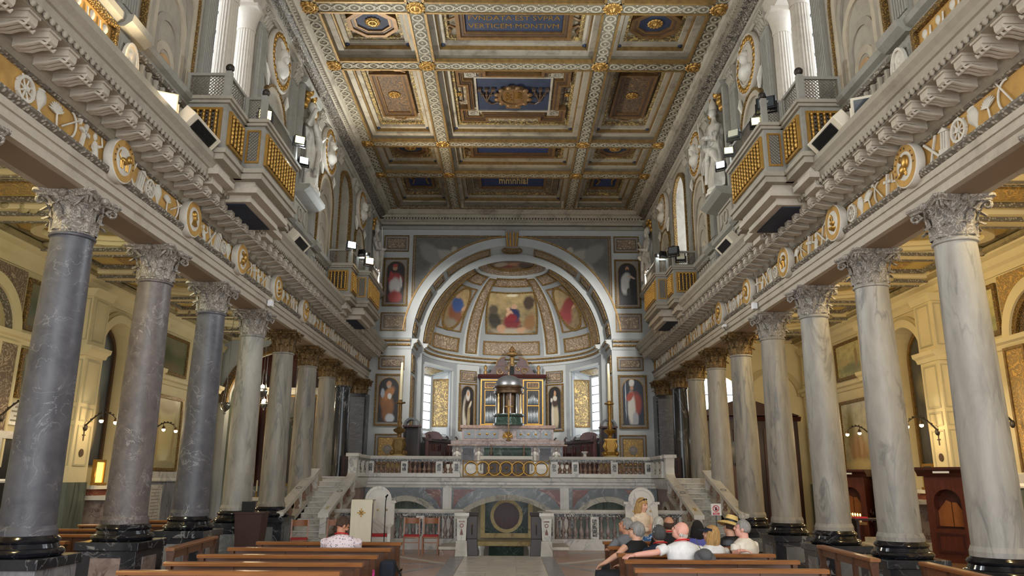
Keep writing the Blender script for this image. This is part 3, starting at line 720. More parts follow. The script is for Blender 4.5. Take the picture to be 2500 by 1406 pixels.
def coffer(x0, x1, y0, y1, kind):
    x0 += HW; x1 -= HW; y0 += HW; y1 -= HW
    pan = M().gbox(fc, x0, x1, y0, y1, 0, .03).obj('coffer', 'scale_tile', ceiling)
    rect_frame(pan, 'coffer_step', 'ceiling_white', x0, x1, y0, y1, .17, 0, .36); rect_frame(pan, 'coffer_fillet', 'gold_dull', x0+.17, x1-.17, y0+.17, y1-.17, .035, 0, .3)
    rect_frame(pan, 'coffer_step', 'ceiling_white', x0+.205, x1-.205, y0+.205, y1-.205, .12, 0, .2); rect_frame(pan, 'leaf_moulding', 'panel_gilt', x0+.325, x1-.325, y0+.325, y1-.325, .1, 0, .12)
    for a in (x0+.25, x1-.25):
        for b in (y0+.25, y1-.25): link('stud', PLUG, pan, (a, b, ZC-.2))
    cx, cy = (x0+x1)/2, (y0+y1)/2
    if kind == 'oct':
        oc = lambda rx, ry: [(cx+rx*sx*(.42 if k else 1), cy+ry*sy*(1 if k else .42)) for sx, sy, k in ((1,-1,0),(1,1,0),(1,1,1),(-1,1,1),(-1,1,0),(-1,-1,0),(-1,-1,1),(1,-1,1))]
        M().gpoly(fc, oc(.4, .36), .03, .08).obj('blue_panel', 'blue_field', pan)
        m = M(); m.gring(fc, oc(.62, .56), oc(.52, .47), .03, .17); m.gring(fc, oc(.47, .42), oc(.4, .36), .03, .12); m.obj('octagon_frame', 'gilt_wood', pan)
        M().gring(fc, oc(.53, .48), oc(.46, .41), .03, .13).obj('octagon_cove', 'brown_frame', pan); link('rosette', BOSS, pan, (cx, cy, ZC-.08), scale=(.85, .85, .8))
    if kind in ('text', 'text2'):
        w_, h_ = 1.25, .42
        M().gbox(fc, cx-w_, cx+w_, cy-h_, cy+h_, .03, .07).obj('blue_panel', 'blue_field' if kind == 'text' else 'blue_bright', pan)
        m = M(); m.gframe(fc, cx-w_-.22, cx+w_+.22, cy-h_-.22, cy+h_+.22, .1, .03, .18); m.gframe(fc, cx-w_-.04, cx+w_+.04, cy-h_-.04, cy+h_+.04, .05, .03, .12); m.obj('panel_frame', 'gilt_wood', pan)
        M().gframe(fc, cx-w_-.13, cx+w_+.13, cy-h_-.13, cy+h_+.13, .1, .03, .14).obj('panel_cove', 'brown_frame', pan)
        m = M()
        for sx in (-1, 1):
            for sy in (-1, 1):
                curl(m, fc, cx+sx*(w_+.5), cy+sy*.36, .09, .15, sx*sy, 1.4, .035, pi/2 if sx > 0 else pi/2)
                m.tube([fc(cx+sx*(w_+.22), cy+sy*.22, .09), fc(cx+sx*(w_+.38), cy+sy*.12, .09), fc(cx+sx*(w_+.5), cy+sy*.2, .09)], .035, 5)
        m.obj('scroll', 'gilt_wood', pan, 60)
        if kind == 'text':
            for q, tx in enumerate(('FVNDATA·EST·SVPRA', 'VERTICEM·MONTIVM')):
                me = text_mesh(tx, .24, .004); me.materials.clear(); me.materials.append(MATS['gold'])
                bb = max(v.co.x for v in me.vertices)-min(v.co.x for v in me.vertices)
                link('inscription', me, pan, (cx, cy-.17+q*.34, ZC-.075), rot=(pi, 0, 0), scale=(2.3/bb, 1.15, 1))
    if kind == 'long':
        w_, h_ = .36, 1.1
        M().gbox(fc, cx-w_, cx+w_, cy-h_, cy+h_, .03, .07).obj('arabesque_panel', 'arabesque', pan)
        m = M(); m.gframe(fc, cx-w_-.18, cx+w_+.18, cy-h_-.18, cy+h_+.18, .07, .03, .17); m.gframe(fc, cx-w_-.04, cx+w_+.04, cy-h_-.04, cy+h_+.04, .05, .03, .12)
        for sy in (-1, 1):
            for sx in (-1, 1): m.tube([fc(cx+sx*.5, cy+sy*(h_+.22), .1), fc(cx+sx*.36, cy+sy*(h_+.3), .1), fc(cx+sx*.22, cy+sy*(h_+.3), .1), fc(cx+sx*.12, cy+sy*(h_+.42), .1), fc(cx, cy+sy*(h_+.44), .1)], .035, 5)
        m.obj('panel_frame', 'gilt_wood', pan); M().gframe(fc, cx-w_-.11, cx+w_+.11, cy-h_-.11, cy+h_+.11, .08, .03, .13).obj('panel_cove', 'brown_frame', pan)
        link('rosette', BOSS, pan, (cx, cy, ZC-.07), scale=(.8, .8, .8))
    if kind == 'crest':
        a, b, e = 1.08, .98, .36
        M().gbox(fc, cx-a, cx+a, cy-b, cy+b, .03, .06).obj('blue_panel', 'blue_field', pan)
        cr = lambda q: [(cx+x, cy+y) for x, y in ((a+e+q, -b-e-q), (a+e+q, -b+.1+q), (a+.12+q, -b+.1+q), (a+.12+q, b-.1-q), (a+e+q, b-.1-q), (a+e+q, b+e+q), (a-.1-q, b+e+q), (a-.1-q, b+.12+q), (-a+.1+q, b+.12+q), (-a+.1+q, b+e+q), (-a-e-q, b+e+q), (-a-e-q, b-.1-q), (-a-.12-q, b-.1-q), (-a-.12-q, -b+.1+q), (-a-e-q, -b+.1+q), (-a-e-q, -b-e-q), (-a+.1+q, -b-e-q), (-a+.1+q, -b-.12-q), (a-.1-q, -b-.12-q), (a-.1-q, -b-e-q))]
        M().gring(fc, cr(.19), cr(.11), .03, .2).obj('cross_frame', 'gilt_wood', pan); M().gring(fc, cr(.12), cr(.05), .03, .15).obj('cross_cove', 'brown_frame', pan); M().gring(fc, cr(.06), cr(0), .03, .12).obj('cross_fillet', 'gilt_wood', pan)
        M().gframe(fc, cx-a-.06, cx+a+.06, cy-b-.06, cy+b+.06, .06, .03, .1).obj('white_border', 'ceiling_white', pan)
        for sx in (-1, 1):
            for sy in (-1, 1):
                X, Yy = cx+sx*(a+.17), cy+sy*(b+.17)
                M().gbox(fc, X-.18, X+.18, Yy-.18, Yy+.18, .03, .07).obj('corner_tile', 'ceiling_white', pan)
                m = M(); m.garch(fc, X, Yy, .1, .135, .07, .09, 18, 0, 2*pi)
                for k in (-1, 1): m.tube([fc(X+k*.07, Yy-.05, .085), fc(X+k*.03, Yy+.05, .085), fc(X, Yy-.04, .085)], .01, 4)
                m.obj('monogram', 'mural_dark', pan)
        for sx in (-1, 1): rect_frame(pan, 'key_border', 'arabesque', cx+sx*1.62-.1, cx+sx*1.62+.1, cy-.45, cy+.45, .04, .03, .08); link('rosette', BOSS, pan, (cx+sx*1.62, cy, ZC-.06), scale=(.45, .45, .5))
        sh = [(cx+.36*cos(t*pi/12)*(1+.1*abs(sin(t*pi/12))), cy+.42*sin(t*pi/12)) for t in range(24)]
        cr_ = M().gpoly(fc, sh, .06, .14).obj('shield', 'gilt_wood', pan)
        m = M(); m.gring(fc, [(cx+(x-cx)*1.28, cy+(y-cy)*1.24) for x, y in sh], [(cx+(x-cx)*1.0, cy+(y-cy)*1.0) for x, y in sh], .05, .18)
        for k in range(12):
            an = k*pi/6+.26; m.ball(fc(cx+.5*cos(an), cy+.54*sin(an), .15), (.1, .09, .06), 7, 5)
        m.obj('shield_cartouche', 'gilt_wood', cr_, 50)
        m = M()
        for q, (dx, dy) in enumerate(((-.2, -.2), (-.1, -.1), (-.22, -.05), (-.12, .05), (-.2, .16), (-.08, .2))): m.garch(fc, cx+dx, cy+dy, .025, .05, .14, .17, 8, 0, 2*pi)
        for q in range(4): m.tube([fc(cx+.03, cy-.22+q*.1, .15), fc(cx+.14, cy-.26+q*.1, .16), fc(cx+.26, cy-.18+q*.1, .15)], .018, 4)
        m.tube([fc(cx, cy-.35, .15), fc(cx, cy+.38, .15)], .012, 4); m.obj('shield_charge', 'boss_gold', cr_, 50)
        m = M()
        for sx in (-1, 1):
            for q in range(-1, 2):
                m.tube([fc(cx+sx*.8, cy+.35, .1), fc(cx+sx*(.8+q*.12), cy-.05, .1), fc(cx+sx*(.8+q*.2), cy-.32, .1)], [.03, .022, .02], 5); m.gbox(fc, cx+sx*(.8+q*.2)-.05, cx+sx*(.8+q*.2)+.05, cy-.42, cy-.3, .07, .14); m.gbox(fc, cx+sx*(.8+q*.12)-.04, cx+sx*(.8+q*.12)+.04, cy-.1, cy, .07, .13)
            m.tube([fc(cx+sx*.8, cy+.35, .1), fc(cx+sx*.66, cy+.52, .1), fc(cx+sx*.45, cy+.42, .1)], .028, 5)
        m.obj('tassel_branch', 'brown_frame', pan, 50)
        m = M(); m.gbox(fc, cx-.22, cx+.22, cy+.56, cy+.7, .06, .16); curl(m, fc, cx-.14, cy+.56, .14, .09); curl(m, fc, cx+.14, cy+.56, .14, .09, -1); m.obj('crest_foot', 'gilt_wood', pan, 50)
    if kind in ('blue', 'blueside'):
        w_ = (x1-x0)/2-.62 if kind == 'blueside' else 1.2; cy -= .35; h_ = .7
        M().gbox(fc, cx-w_, cx+w_, cy-h_, cy+h_, .03, .1).obj('blue_panel', 'blue_bright', pan)
        M().gframe(fc, cx-w_-.1, cx+w_+.1, cy-h_-.1, cy+h_+.1, .1, .03, .18).obj('panel_frame', 'gilt_wood', pan)
        if kind == 'blue':
            me = text_mesh('mmnhiaſ', .55, .01, bold=.006); me.materials.clear(); me.materials.append(MATS['giallo'])
            bb = max(v.co.x for v in me.vertices)-min(v.co.x for v in me.vertices); link('inscription', me, pan, (cx+.05, cy+.1, ZC-.12), rot=(pi, 0, 0), scale=(1.15/bb, 1.7, 1))
            for sx in (-1, 1):
                m = M(); m.gbox(fc, cx+sx*1.62-.13, cx+sx*1.62+.13, y0+.1, y1-.9, .03, .26)
                for q in range(4): m.gbox(fc, cx+sx*1.62-.11+q*.06, cx+sx*1.62-.08+q*.06, y0+.15, y1-1.0, .26, .3)
                m.obj('fluted_strip', 'ceiling_taupe', pan)
        else:
            m = M(); m.tube([fc(cx-.3, cy+.4, .13), fc(cx-.2, cy, .13), fc(cx-.35, cy-.2, .13), fc(cx-.1, cy-.4, .13), fc(cx+.2, cy-.3, .13), fc(cx+.35, cy-.35, .13), fc(cx+.25, cy+.0, .13), fc(cx+.3, cy+.4, .13)], .035, 5); m.obj('gilt_figure', 'boss_gold', pan, 50)
    return pan
for (y0, y1), (a, b) in zip(zip(YR[1:], YR[2:]), ((None, None), ('plain', 'plain'), ('oct', 'text'), ('long', 'crest'), ('oct', 'text2'), ('blueside', 'blue'))):
    if a is None: continue
    coffer(XR[0], XR[1], y0, y1, a); coffer(XR[2], XR[3], y0, y1, a); coffer(XR[1], XR[2], y0, y1, b)
for x in (-2.305, 2.305):                                       # brackets at the far beam
    m = M(); m.gprof(lambda u, v, w: (x+u, 28.9-w, v), [(0, 12.45), (.3, 12.5), (.5, 12.6), (.55, 12.75), (.75, 12.8), (.75, 12.95), (0, 12.95)], -.33, .33); m.obj('ceiling_bracket', 'ceiling_white', ceiling)
# ================================================================== triumphal wall and apse
fb = lambda u, v, w: (u, YB-w, v)
CZ, RA, RD, YD = 7.1, 3.95, 3.66, 30.3
m = M(); n = 40
arc = [(-RA*cos(pi*i/n), CZ+RA*sin(pi*i/n)) for i in range(n+1)]
m.gpoly(fb, [(-6.4, 0), (-RA, 0)]+arc+[(RA, 0), (6.4, 0), (6.4, 13.0), (-6.4, 13.0)], -1.1, 0)
back = struct('wall_back', m, 'apse_blue', 'pale blue triumphal arch wall with gilt framed panels')
def bpanel(x0, x1, z0, z1, mat='panel_beige', t=.07, f=fb, par=back, nu=1, name='ornament_panel', nv=1):
    o = M().gbox(f, x0+.01, x1-.01, z0+.01, z1-.01, 0, .02, nu, nv).obj(name+'_ground', 'panel_mauve', par)
    tu = t if nu == 1 else t/3.6
    M().gframe(f, x0, x1, z0, z1, t*.6, 0, .05, nu, nv, tu*.6).obj(name+'_frame', 'gold_bead', par)
    M().gbox(f, x0+tu*2, x1-tu*2, z0+t*2, z1-t*2, .02, .035, nu, nv).obj(name, mat, par); M().gframe(f, x0+tu*1.8, x1-tu*1.8, z0+t*1.8, z1-t*1.8, t*.35, .02, .045, nu, nv, tu*.35).obj(name+'_fillet', 'brown_frame', par); return o
for s in (-1, 1):
    a, b = (-5.22, -4.2) if s < 0 else (4.14, 5.18)
    bpanel(a, b, 10.77, 11.47); bpanel(a, b, 7.49, 8.24); bpanel(a, b, 5.95, 6.5); bpanel(a, b, 2.2, 3.48, 'ornate_gold')
    m = M(); m.lathe([(.16, 0), (.17, .03), (.14, .04), (.12, .02), (.05, .05), (0, .05)], 20); m.xf(Matrix.Translation(fb((a+b)/2, 2.9, .03)) @ Matrix.Rotation(pi/2, 4, 'X')); m.obj('panel_roundel', 'panel_mauve', back, 50)
    # spandrel with grisaille angel
    R1 = RA+.42; x1 = 4.03; xe = .42; pts = [(s*x1, 11.47), (s*xe, 11.47)]; a0 = math.acos(xe/R1); a1 = math.acos(x1/R1)
    pts += [(s*R1*cos(a0+(a1-a0)*i/16), CZ+R1*sin(a0+(a1-a0)*i/16)) for i in range(17)]
    cx = s*2.9; cz = 10.6; sh = lambda k: [(cx+(x-cx)*k, cz+(z-cz)*k) for x, z in pts]
    M().gpoly(fb, pts, 0, .02).obj('spandrel_ground', 'panel_mauve', back); M().gring(fb, pts, sh(.965), 0, .06).obj('spandrel_frame', 'gold_bead', back); M().gring(fb, sh(.93), sh(.9), .02, .05).obj('spandrel_fillet', 'gold_bead', back)
    gx = [(.5+s*.12, .68, .16, .09, s*35, (140,136,128)), (.5+s*.2, .45, .1, .22, s*25, (132,128,120)), (.5+s*.02, .78, .05, .06, 0, (150,144,134)), (.5+s*.32, .72, .1, .2, s*-30, (118,116,110)), (.5-s*.12, .74, .14, .03, s*-30, (128,124,116))]
    paint('grisaille_'+SN[s], (84,82,76), (92,90,84), gx, 'xz', .06); M().gpoly(fb, sh(.895), .02, .035).obj('grisaille_angel', 'grisaille_'+SN[s], back)
m = M(); m.garch(fb, 0, CZ, RA, RA+.1, 0, .06, 48); m.obj('arch_moulding', 'apse_blue', back); M().garch(fb, 0, CZ, RA+.36, RA+.42, 0, .07, 48, .1, pi-.1).obj('arch_gilt_moulding', 'gold_dull', back)
m = M(); m.gprof(fb, [(0, 10.95), (.16, 11.0), (.2, 11.2), (.3, 11.45), (.36, 11.55), (.36, 11.64), (0, 11.66)], -.26, .26)
ks = m.obj('keystone', 'panel_mauve', back); m = M()
for k in (-.2, -.07, .07, .2): m.tube([fb(k*.8, 10.97, .2), fb(k, 11.2, .26), fb(k*1.1, 11.5, .36)], .035, 6)
m.obj('keystone_gilding', 'gold', ks)
def zcorn(m, f, u0, u1, z, nu=1): return m.gprof(f, [(0, z-.3), (.03, z-.3), (.05, z-.2), (.1, z-.16), (.12, z-.06), (.2, z-.03), (.22, z+.06), (.26, z+.1), (0, z+.12)], u0, u1, nu)
def zgilt(m, f, u0, u1, z, nu=1):
    m.gprof(f, [(.2, z-.03), (.235, z-.01), (.235, z+.035), (.2, z+.05)], u0, u1, nu); return m.gprof(f, [(.08, z-.19), (.12, z-.17), (.12, z-.1), (.08, z-.08)], u0, u1, nu)
for s in (-1, 1):
    u0, u1 = sorted((s*3.98, s*5.5)); zcorn(M(), fb, u0, u1, 7.08).obj('impost_cornice', 'apse_blue', back); zgilt(M(), fb, u0, u1, 7.08).obj('impost_gilding', 'gold_bead', back)
    fi = lambda u, v, w, s=s: (s*(RA-w), u, v)                     # inner face of the pier
    zcorn(M(), fi, YB, 30.3, 7.08).obj('pier_cornice', 'apse_blue', back); zgilt(M(), fi, YB, 30.3, 7.08).obj('pier_gilding', 'gold_bead', back)
    bpanel(29.35, 30.15, 5.9, 6.6, 'panel_soffit', .05, fi); bpanel(29.35, 30.15, 2.9, 5.75, 'panel_soffit', .05, fi)
# cornice of the back wall below the ceiling
M().gprof(fb, [(0, 11.72), (.05, 11.74), (.08, 11.84), (.12, 11.86)], -5.5, 5.5).obj('crown_architrave', 'stucco_grey', back)
M().gprof(fb, [(0, 11.9), (.14, 11.9), (.16, 12.0), (.22, 12.02), (.26, 12.1)], -5.5, 5.5).obj('crown_frieze', 'stucco', back)
M().gprof(fb, [(.0, 12.16), (.3, 12.16), (.32, 12.26), (.4, 12.3), (.42, 12.36), (.5, 12.48), (.5, 12.6), (0, 12.62)], -5.4, 5.4).obj('crown_cornice', 'ceiling_white', back)
m = M()
for i in range(88): x = -5.2+i*.1195; m.box(x-.035, x+.035, YB-.3, YB-.2, 12.05, 12.15)
tag(m.obj('dentil_band', 'ceiling_white', back), kind='stuff')
M().gprof(fb, [(.3, 12.38), (.44, 12.4), (.52, 12.5), (.55, 12.56)], -5.4, 5.4).obj('crown_ornament', 'soot_band', back)
# soffit panels of the arch
fs_ = lambda u, v, w: ((RA-w)*cos(u), YB+v, CZ+(RA-w)*sin(u))
for a0, a1 in ((.08, .2), (.24, .58), (.63, .78), (.83, 1.34), (pi-.2, pi-.08), (pi-.58, pi-.24), (pi-.78, pi-.63), (pi-1.34, pi-.83)):
    M().gframe(fs_, a0, a1, .1, .98, .06, -.01, .05, 8, 1, .018).obj('soffit_frame', 'gold_bead', back); M().gbox(fs_, a0+.03, a1-.03, .2, .88, -.01, .03, 8, 1).obj('soffit_panel', 'panel_soffit', back)
m = M(); m.garch(lambda u, v, w: fs_(pi/2+u/RA, .54+v, w), 0, 0, .36, .44, -.01, .06, 24, 0, 2*pi); m.garch(lambda u, v, w: fs_(pi/2+u/RA, .54+v, w), 0, 0, .0, .28, 0, .04, 24, 0, 2*pi); m.obj('soffit_roundel', 'gold_bead', back)
# apse: curved wall with two window openings, half dome
fa = lambda u, v, w: ((RD-w)*sin(u), YD+(RD-w)*cos(u), v)
r = radians; TW0, TW1 = r(47), r(80); ZW0, ZW1 = 3.6, 6.42
m = M(); m.gbox(fa, -TW0, TW0, 1.7, CZ, -.5, 0, 24, 1)
for s in (-1, 1):
    a, b = sorted((s*TW0, s*TW1)); m.gbox(fa, a, b, 1.7, ZW0, -.5, 0, 8, 1); m.gbox(fa, a, b, ZW1, CZ, -.5, 0, 8, 1)
    a, b = sorted((s*TW1, s*r(90))); m.gbox(fa, a, b, 1.7, CZ, -.5, 0, 4, 1)
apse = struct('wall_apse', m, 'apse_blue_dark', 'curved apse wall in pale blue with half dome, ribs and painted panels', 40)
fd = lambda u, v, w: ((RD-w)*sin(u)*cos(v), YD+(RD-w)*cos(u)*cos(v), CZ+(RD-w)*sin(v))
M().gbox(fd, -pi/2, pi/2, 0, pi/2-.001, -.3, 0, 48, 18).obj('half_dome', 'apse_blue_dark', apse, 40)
M().garch(lambda u, v, w: (u, YD-w, v), 0, CZ, RD-.02, RA+.05, -.02, .03, 48).obj('dome_front_ring', 'apse_blue', apse)
zcorn(M(), fa, -pi/2, pi/2, 7.08, 64).obj('apse_cornice', 'apse_blue', apse); zgilt(M(), fa, -pi/2, pi/2, 7.08, 64).obj('apse_cornice_gilding', 'gold_bead', apse)
def dpanel(t0, t1, p0, p1, mat, frame=True, w=.02, name='dome_panel', k=0):
    t0, t1, p0, p1 = map(r, (t0, t1, p0, p1)); tc = (t0+t1)/2
    g = lambda u, v, w: fd(tc+(u-tc)*(1+k*(v-p0)/(p1-p0)), v, w)
    o = M().gbox(g, t0, t1, p0, p1, -.01, w, 8, 8).obj(name, mat, apse)
    if frame:
        M().gframe(g, t0, t1, p0, p1, .016, -.01, w+.035, 8, 8, .02).obj(name+'_frame', 'gold_bead', apse)
    return o
DB = [(.5, .3, .16, .2, 0, (110,40,44)), (.55, .5, .11, .16, 10, (40,48,78)), (.46, .5, .07, .1, 0, (190,150,120)), (.55, .68, .05, .055, 0, (176,140,112)), (.44, .62, .035, .04, 0, (190,156,126)), (.5, .42, .1, .09, 0, (120,40,44)),
      (.18, .35, .12, .22, 10, (56,52,44)), (.84, .3, .1, .2, -10, (126,92,60)), (.16, .6, .09, .1, 0, (78,70,58)), (.82, .75, .1, .16, 0, (70,58,48)), (.5, .08, .3, .08, 0, (150,140,122), .4), (.3, .15, .08, .1, 0, (166,130,100)), (.68, .12, .09, .07, 20, (166,130,100)), (.5, .92, .1, .03, 0, (200,190,160))]
paint('dome_madonna', (62,58,50), (168,148,104), DB, 'xz', .05)
def oval_blobs(rob, rob2): return [(.45, .35, .26, .24, -25, rob2), (.55, .6, .22, .16, 20, rob), (.55, .82, .09, .08, 0, (170,136,104)), (.3, .15, .2, .1, 0, (120,110,92), .4), (.78, .55, .12, .04, 30, (168,134,104))]
paint('dome_evangelist', (96,78,56), (166,142,94), oval_blobs((48,72,120), (112,66,40)), 'xz'); paint('dome_prophet', (86,70,52), (160,138,96), oval_blobs((120,48,44), (128,52,48)), 'xz')
paint('dome_lunette', (70,66,62), (120,96,70), [(.4, .5, .22, .3, 0, (110,44,40)), (.6, .45, .2, .2, 10, (150,110,88)), (.25, .4, .15, .25, 0, (150,142,124)), (.8, .5, .16, .3, 0, (60,52,48))], 'xy')
dpanel(-21, 21, 3, 13, 'panel_beige')
dpanel(-20, 20, 18, 51, 'dome_madonna', name='dome_painting', k=.3)
dpanel(-24, 24, 56, 64, 'panel_beige')
for s in (-1, 1):
    q = lambda a, b: sorted((s*a, s*b))
    a, b = q(24, 37); dpanel(a, b, 1, 64, 'apse_blue', False, .015, 'dome_rib'); a, b = q(26, 35); dpanel(a, b, 3, 63, 'panel_beige', True, .03, 'rib_panel', .25)
    a, b = q(41, 69); dpanel(a, b, 3, 13, 'panel_beige'); dpanel(a, b, 55, 64, 'panel_beige'); dpanel(a, b, 17, 51, 'panel_mauve', name='oval_ground')
    a, b = q(72, 88); dpanel(a, b, 3, 64, 'panel_soffit', True, .03, 'rib_panel')
    tc, pc = r(s*55), r(34); g = lambda u, v, w: fd(tc+u, pc+v, w); n = 28
    el = lambda k: [(k*r(11.5)*cos(2*pi*i/n), k*r(15.5)*sin(2*pi*i/n)) for i in range(n)]
    m = M()
    for k in range(5):
        A, B = el(1-k*.2), el(.8-k*.2) if k < 4 else [(0, 0)]*n
        if k < 4: m.gring(g, A, B, .02, .04)
        else: m.gpoly(g, A, .02, .04)
    m.obj('dome_oval_painting', 'dome_evangelist' if s < 0 else 'dome_prophet', apse); M().gring(g, el(1.12), el(1.0), .02, .07).obj('oval_frame', 'gold_bead', apse)
M().gbox(fd, -pi/2, pi/2, r(65), r(67), -.01, .06, 40, 1).obj('dome_ring', 'apse_blue', apse); M().gbox(fd, -pi/2, pi/2, r(67.5), r(73), -.01, .03, 40, 2).obj('dome_scroll_band', 'panel_beige', apse)
M().gbox(fd, -pi/2, pi/2, r(73.5), r(75), -.01, .06, 40, 1).obj('dome_ring', 'gold_bead', apse); M().gbox(fd, -pi/2, pi/2, r(75), r(89), -.01, .02, 40, 4).obj('dome_lunette_painting', 'dome_lunette', apse)
# lower apse wall: pilasters with saints, windows with deep reveals
for s in (-1, 1):
    a, b = sorted((s*r(23.5), s*r(41.5))); M().gbox(fa, a, b, 1.75, 6.75, 0, .06, 8, 1).obj('apse_pilaster', 'apse_blue', apse, 40)
    fp = lambda u, v, w: fa(u, v, w+.06)
    a, b = sorted((s*r(26), s*r(39.5))); bpanel(a, b, 5.98, 6.5, 'panel_beige', .05, fp, apse, 6)
    tcn = s*(TW0+TW1)/2; nrm = Vector((sin(tcn), cos(tcn), 0)); tg = Vector((cos(tcn), -sin(tcn), 0)); half = RD*sin((TW1-TW0)/2)
    ctr = Vector((0, YD, 0))+nrm*(RD*cos((TW1-TW0)/2)-.02)
    fw = lambda u, v, w: tuple(ctr+tg*u+nrm*w+Vector((0, 0, v)))
    hi = half-.2; D = .95; NWIN[0] += 1
    win = struct('window_%d' % NWIN[0], M().gbox(fw, -hi, hi, ZW0+.3, ZW1-.25, D, D+.03), 'window_glass', f'tall bright apse window with deep gilded reveal, {"beside the cardinal painting side" if 0 else SN[s]+" of the organ"}')
    glazing(M(), fw, -hi, hi, ZW0+.3, ZW1-.25, D-.03, 2, 6, .035).obj('glazing_bar', 'grey_metal', win)
    M().gframe(fw, -hi-.06, hi+.06, ZW0+.22, ZW1-.18, .08, D-.08, D+.04).obj('window_frame', 'apse_blue', win)
    m = M(); e = .1
    for sd in (-1, 1): m.add([fw(sd*(half+e), ZW0, -.05), fw(sd*(hi+.05), ZW0+.25, D), fw(sd*(hi+.05), ZW1-.2, D), fw(sd*(half+e), ZW1, -.05), fw(sd*(half+e+.1), ZW0, -.05), fw(sd*(hi+.15), ZW0+.25, D), fw(sd*(hi+.15), ZW1-.2, D), fw(sd*(half+e+.1), ZW1, -.05)], [(0,1,2,3), (4,5,6,7), (0,4,5,1), (3,7,6,2), (0,3,7,4), (1,5,6,2)])
    m.add([fw(-half-e, ZW1, -.05), fw(half+e, ZW1, -.05), fw(hi+.05, ZW1-.2, D), fw(-hi-.05, ZW1-.2, D), fw(-half-e, ZW1+.1, -.05), fw(half+e, ZW1+.1, -.05), fw(hi+.05, ZW1-.1, D), fw(-hi-.05, ZW1-.1, D)], [(0,1,2,3), (4,5,6,7), (0,1,5,4), (2,3,7,6), (1,2,6,5), (0,3,7,4)])
    m.add([fw(-half-e, ZW0-.05, -.05), fw(half+e, ZW0-.05, -.05), fw(hi+.05, ZW0+.25, D), fw(-hi-.05, ZW0+.25, D), fw(-half-e, ZW0-.15, -.05), fw(half+e, ZW0-.15, -.05), fw(hi+.05, ZW0+.15, D), fw(-hi-.05, ZW0+.15, D)], [(0,1,2,3), (4,5,6,7), (0,1,5,4), (2,3,7,6), (1,2,6,5), (0,3,7,4)])
    m.obj('window_reveal', 'apse_blue', win)
    for sd in (-1, 1):
        fr = lambda u, v, w: tuple(Vector(fw(sd*((half+e)+(hi+.05-half-e)*u), v, -.05+(D+.05)*u))-tg*sd*w*.95)
        M().gbox(fr, .18, .82, ZW0+.45, ZW1-.4, .0, .02).obj('reveal_panel', 'panel_gilt', win); M().gframe(fr, .14, .86, ZW0+.4, ZW1-.35, .06, 0, .035, 1, 1, .05).obj('reveal_frame', 'gold_bead', win)
    frt = lambda u, v, w: tuple(Vector(fw(u, ZW1-.2*v-w, -.05+(D+.05)*v))); M().gbox(frt, -hi*.8, hi*.8, .2, .85, .0, .02).obj('reveal_panel', 'panel_gilt', win)
# framed saints
def saint(name, bg, blobs, axes='xz'): return paint(name, bg, bg, blobs, axes, .035, .4)
skin = (168,126,98)
saint('saint_cardinal', (38,28,28), [(.5, .55, .4, .16, 0, (150,52,48)), (.48, .4, .32, .2, 0, (196,190,186)), (.5, .13, .36, .16, 0, (150,50,46)), (.45, .84, .13, .06, 0, skin), (.45, .9, .14, .04, 0, (150,50,46)), (.25, .66, .1, .1, 30, (150,52,48)), (.8, .5, .07, .14, 20, (200,196,190))])
saint('saint_friar', (16,15,17), [(.4, .62, .26, .14, 15, (178,176,172)), (.36, .45, .22, .2, -10, (190,188,184)), (.5, .86, .1, .055, 0, skin), (.5, .82, .08, .035, 0, (40,32,28)), (.72, .66, .2, .03, -10, (176,150,130)), (.55, .3, .1, .1, 10, (60,54,46))])
saint('saint_apostle', (26,24,24), [(.42, .42, .36, .22, -20, (128,84,46)), (.5, .64, .3, .12, 20, (150,100,58)), (.45, .2, .26, .2, 0, (118,76,42)), (.5, .85, .13, .07, 0, skin), (.5, .8, .1, .04, 0, (150,140,128)), (.2, .65, .1, .1, 0, (150,158,166)), (.55, .58, .1, .07, 0, (190,190,188)), (.6, .08, .22, .1, 0, (166,170,176))])
saint('saint_bishop', (36,44,58), [(.62, .45, .28, .25, 10, (140,62,50)), (.42, .35, .18, .36, 0, (188,184,176)), (.45, .92, .12, .09, 0, (196,192,184)), (.45, .8, .09, .045, 0, skin), (.36, .62, .2, .08, 20, (150,66,52)), (.15, .55, .025, .4, 0, (170,176,184)), (.6, .12, .14, .16, 0, (150,150,156))])
saint('saint_nun', (22,19,19), [(.32, .36, .2, .38, -8, (176,168,152)), (.55, .45, .28, .3, 10, (52,38,32)), (.55, .78, .16, .12, 0, (190,184,172)), (.55, .82, .08, .06, 0, skin), (.72, .55, .16, .05, 35, (190,180,160)), (.62, .25, .12, .26, 0, (150,136,104))])
saint('saint_monk', (26,24,24), [(.36, .35, .16, .38, -6, (188,180,164)), (.58, .3, .2, .3, 14, (170,158,132)), (.5, .62, .24, .12, 0, (58,44,38)), (.5, .83, .1, .07, 0, skin), (.5, .72, .16, .06, 0, (186,178,164)), (.22, .68, .09, .05, 0, (190,184,176))])
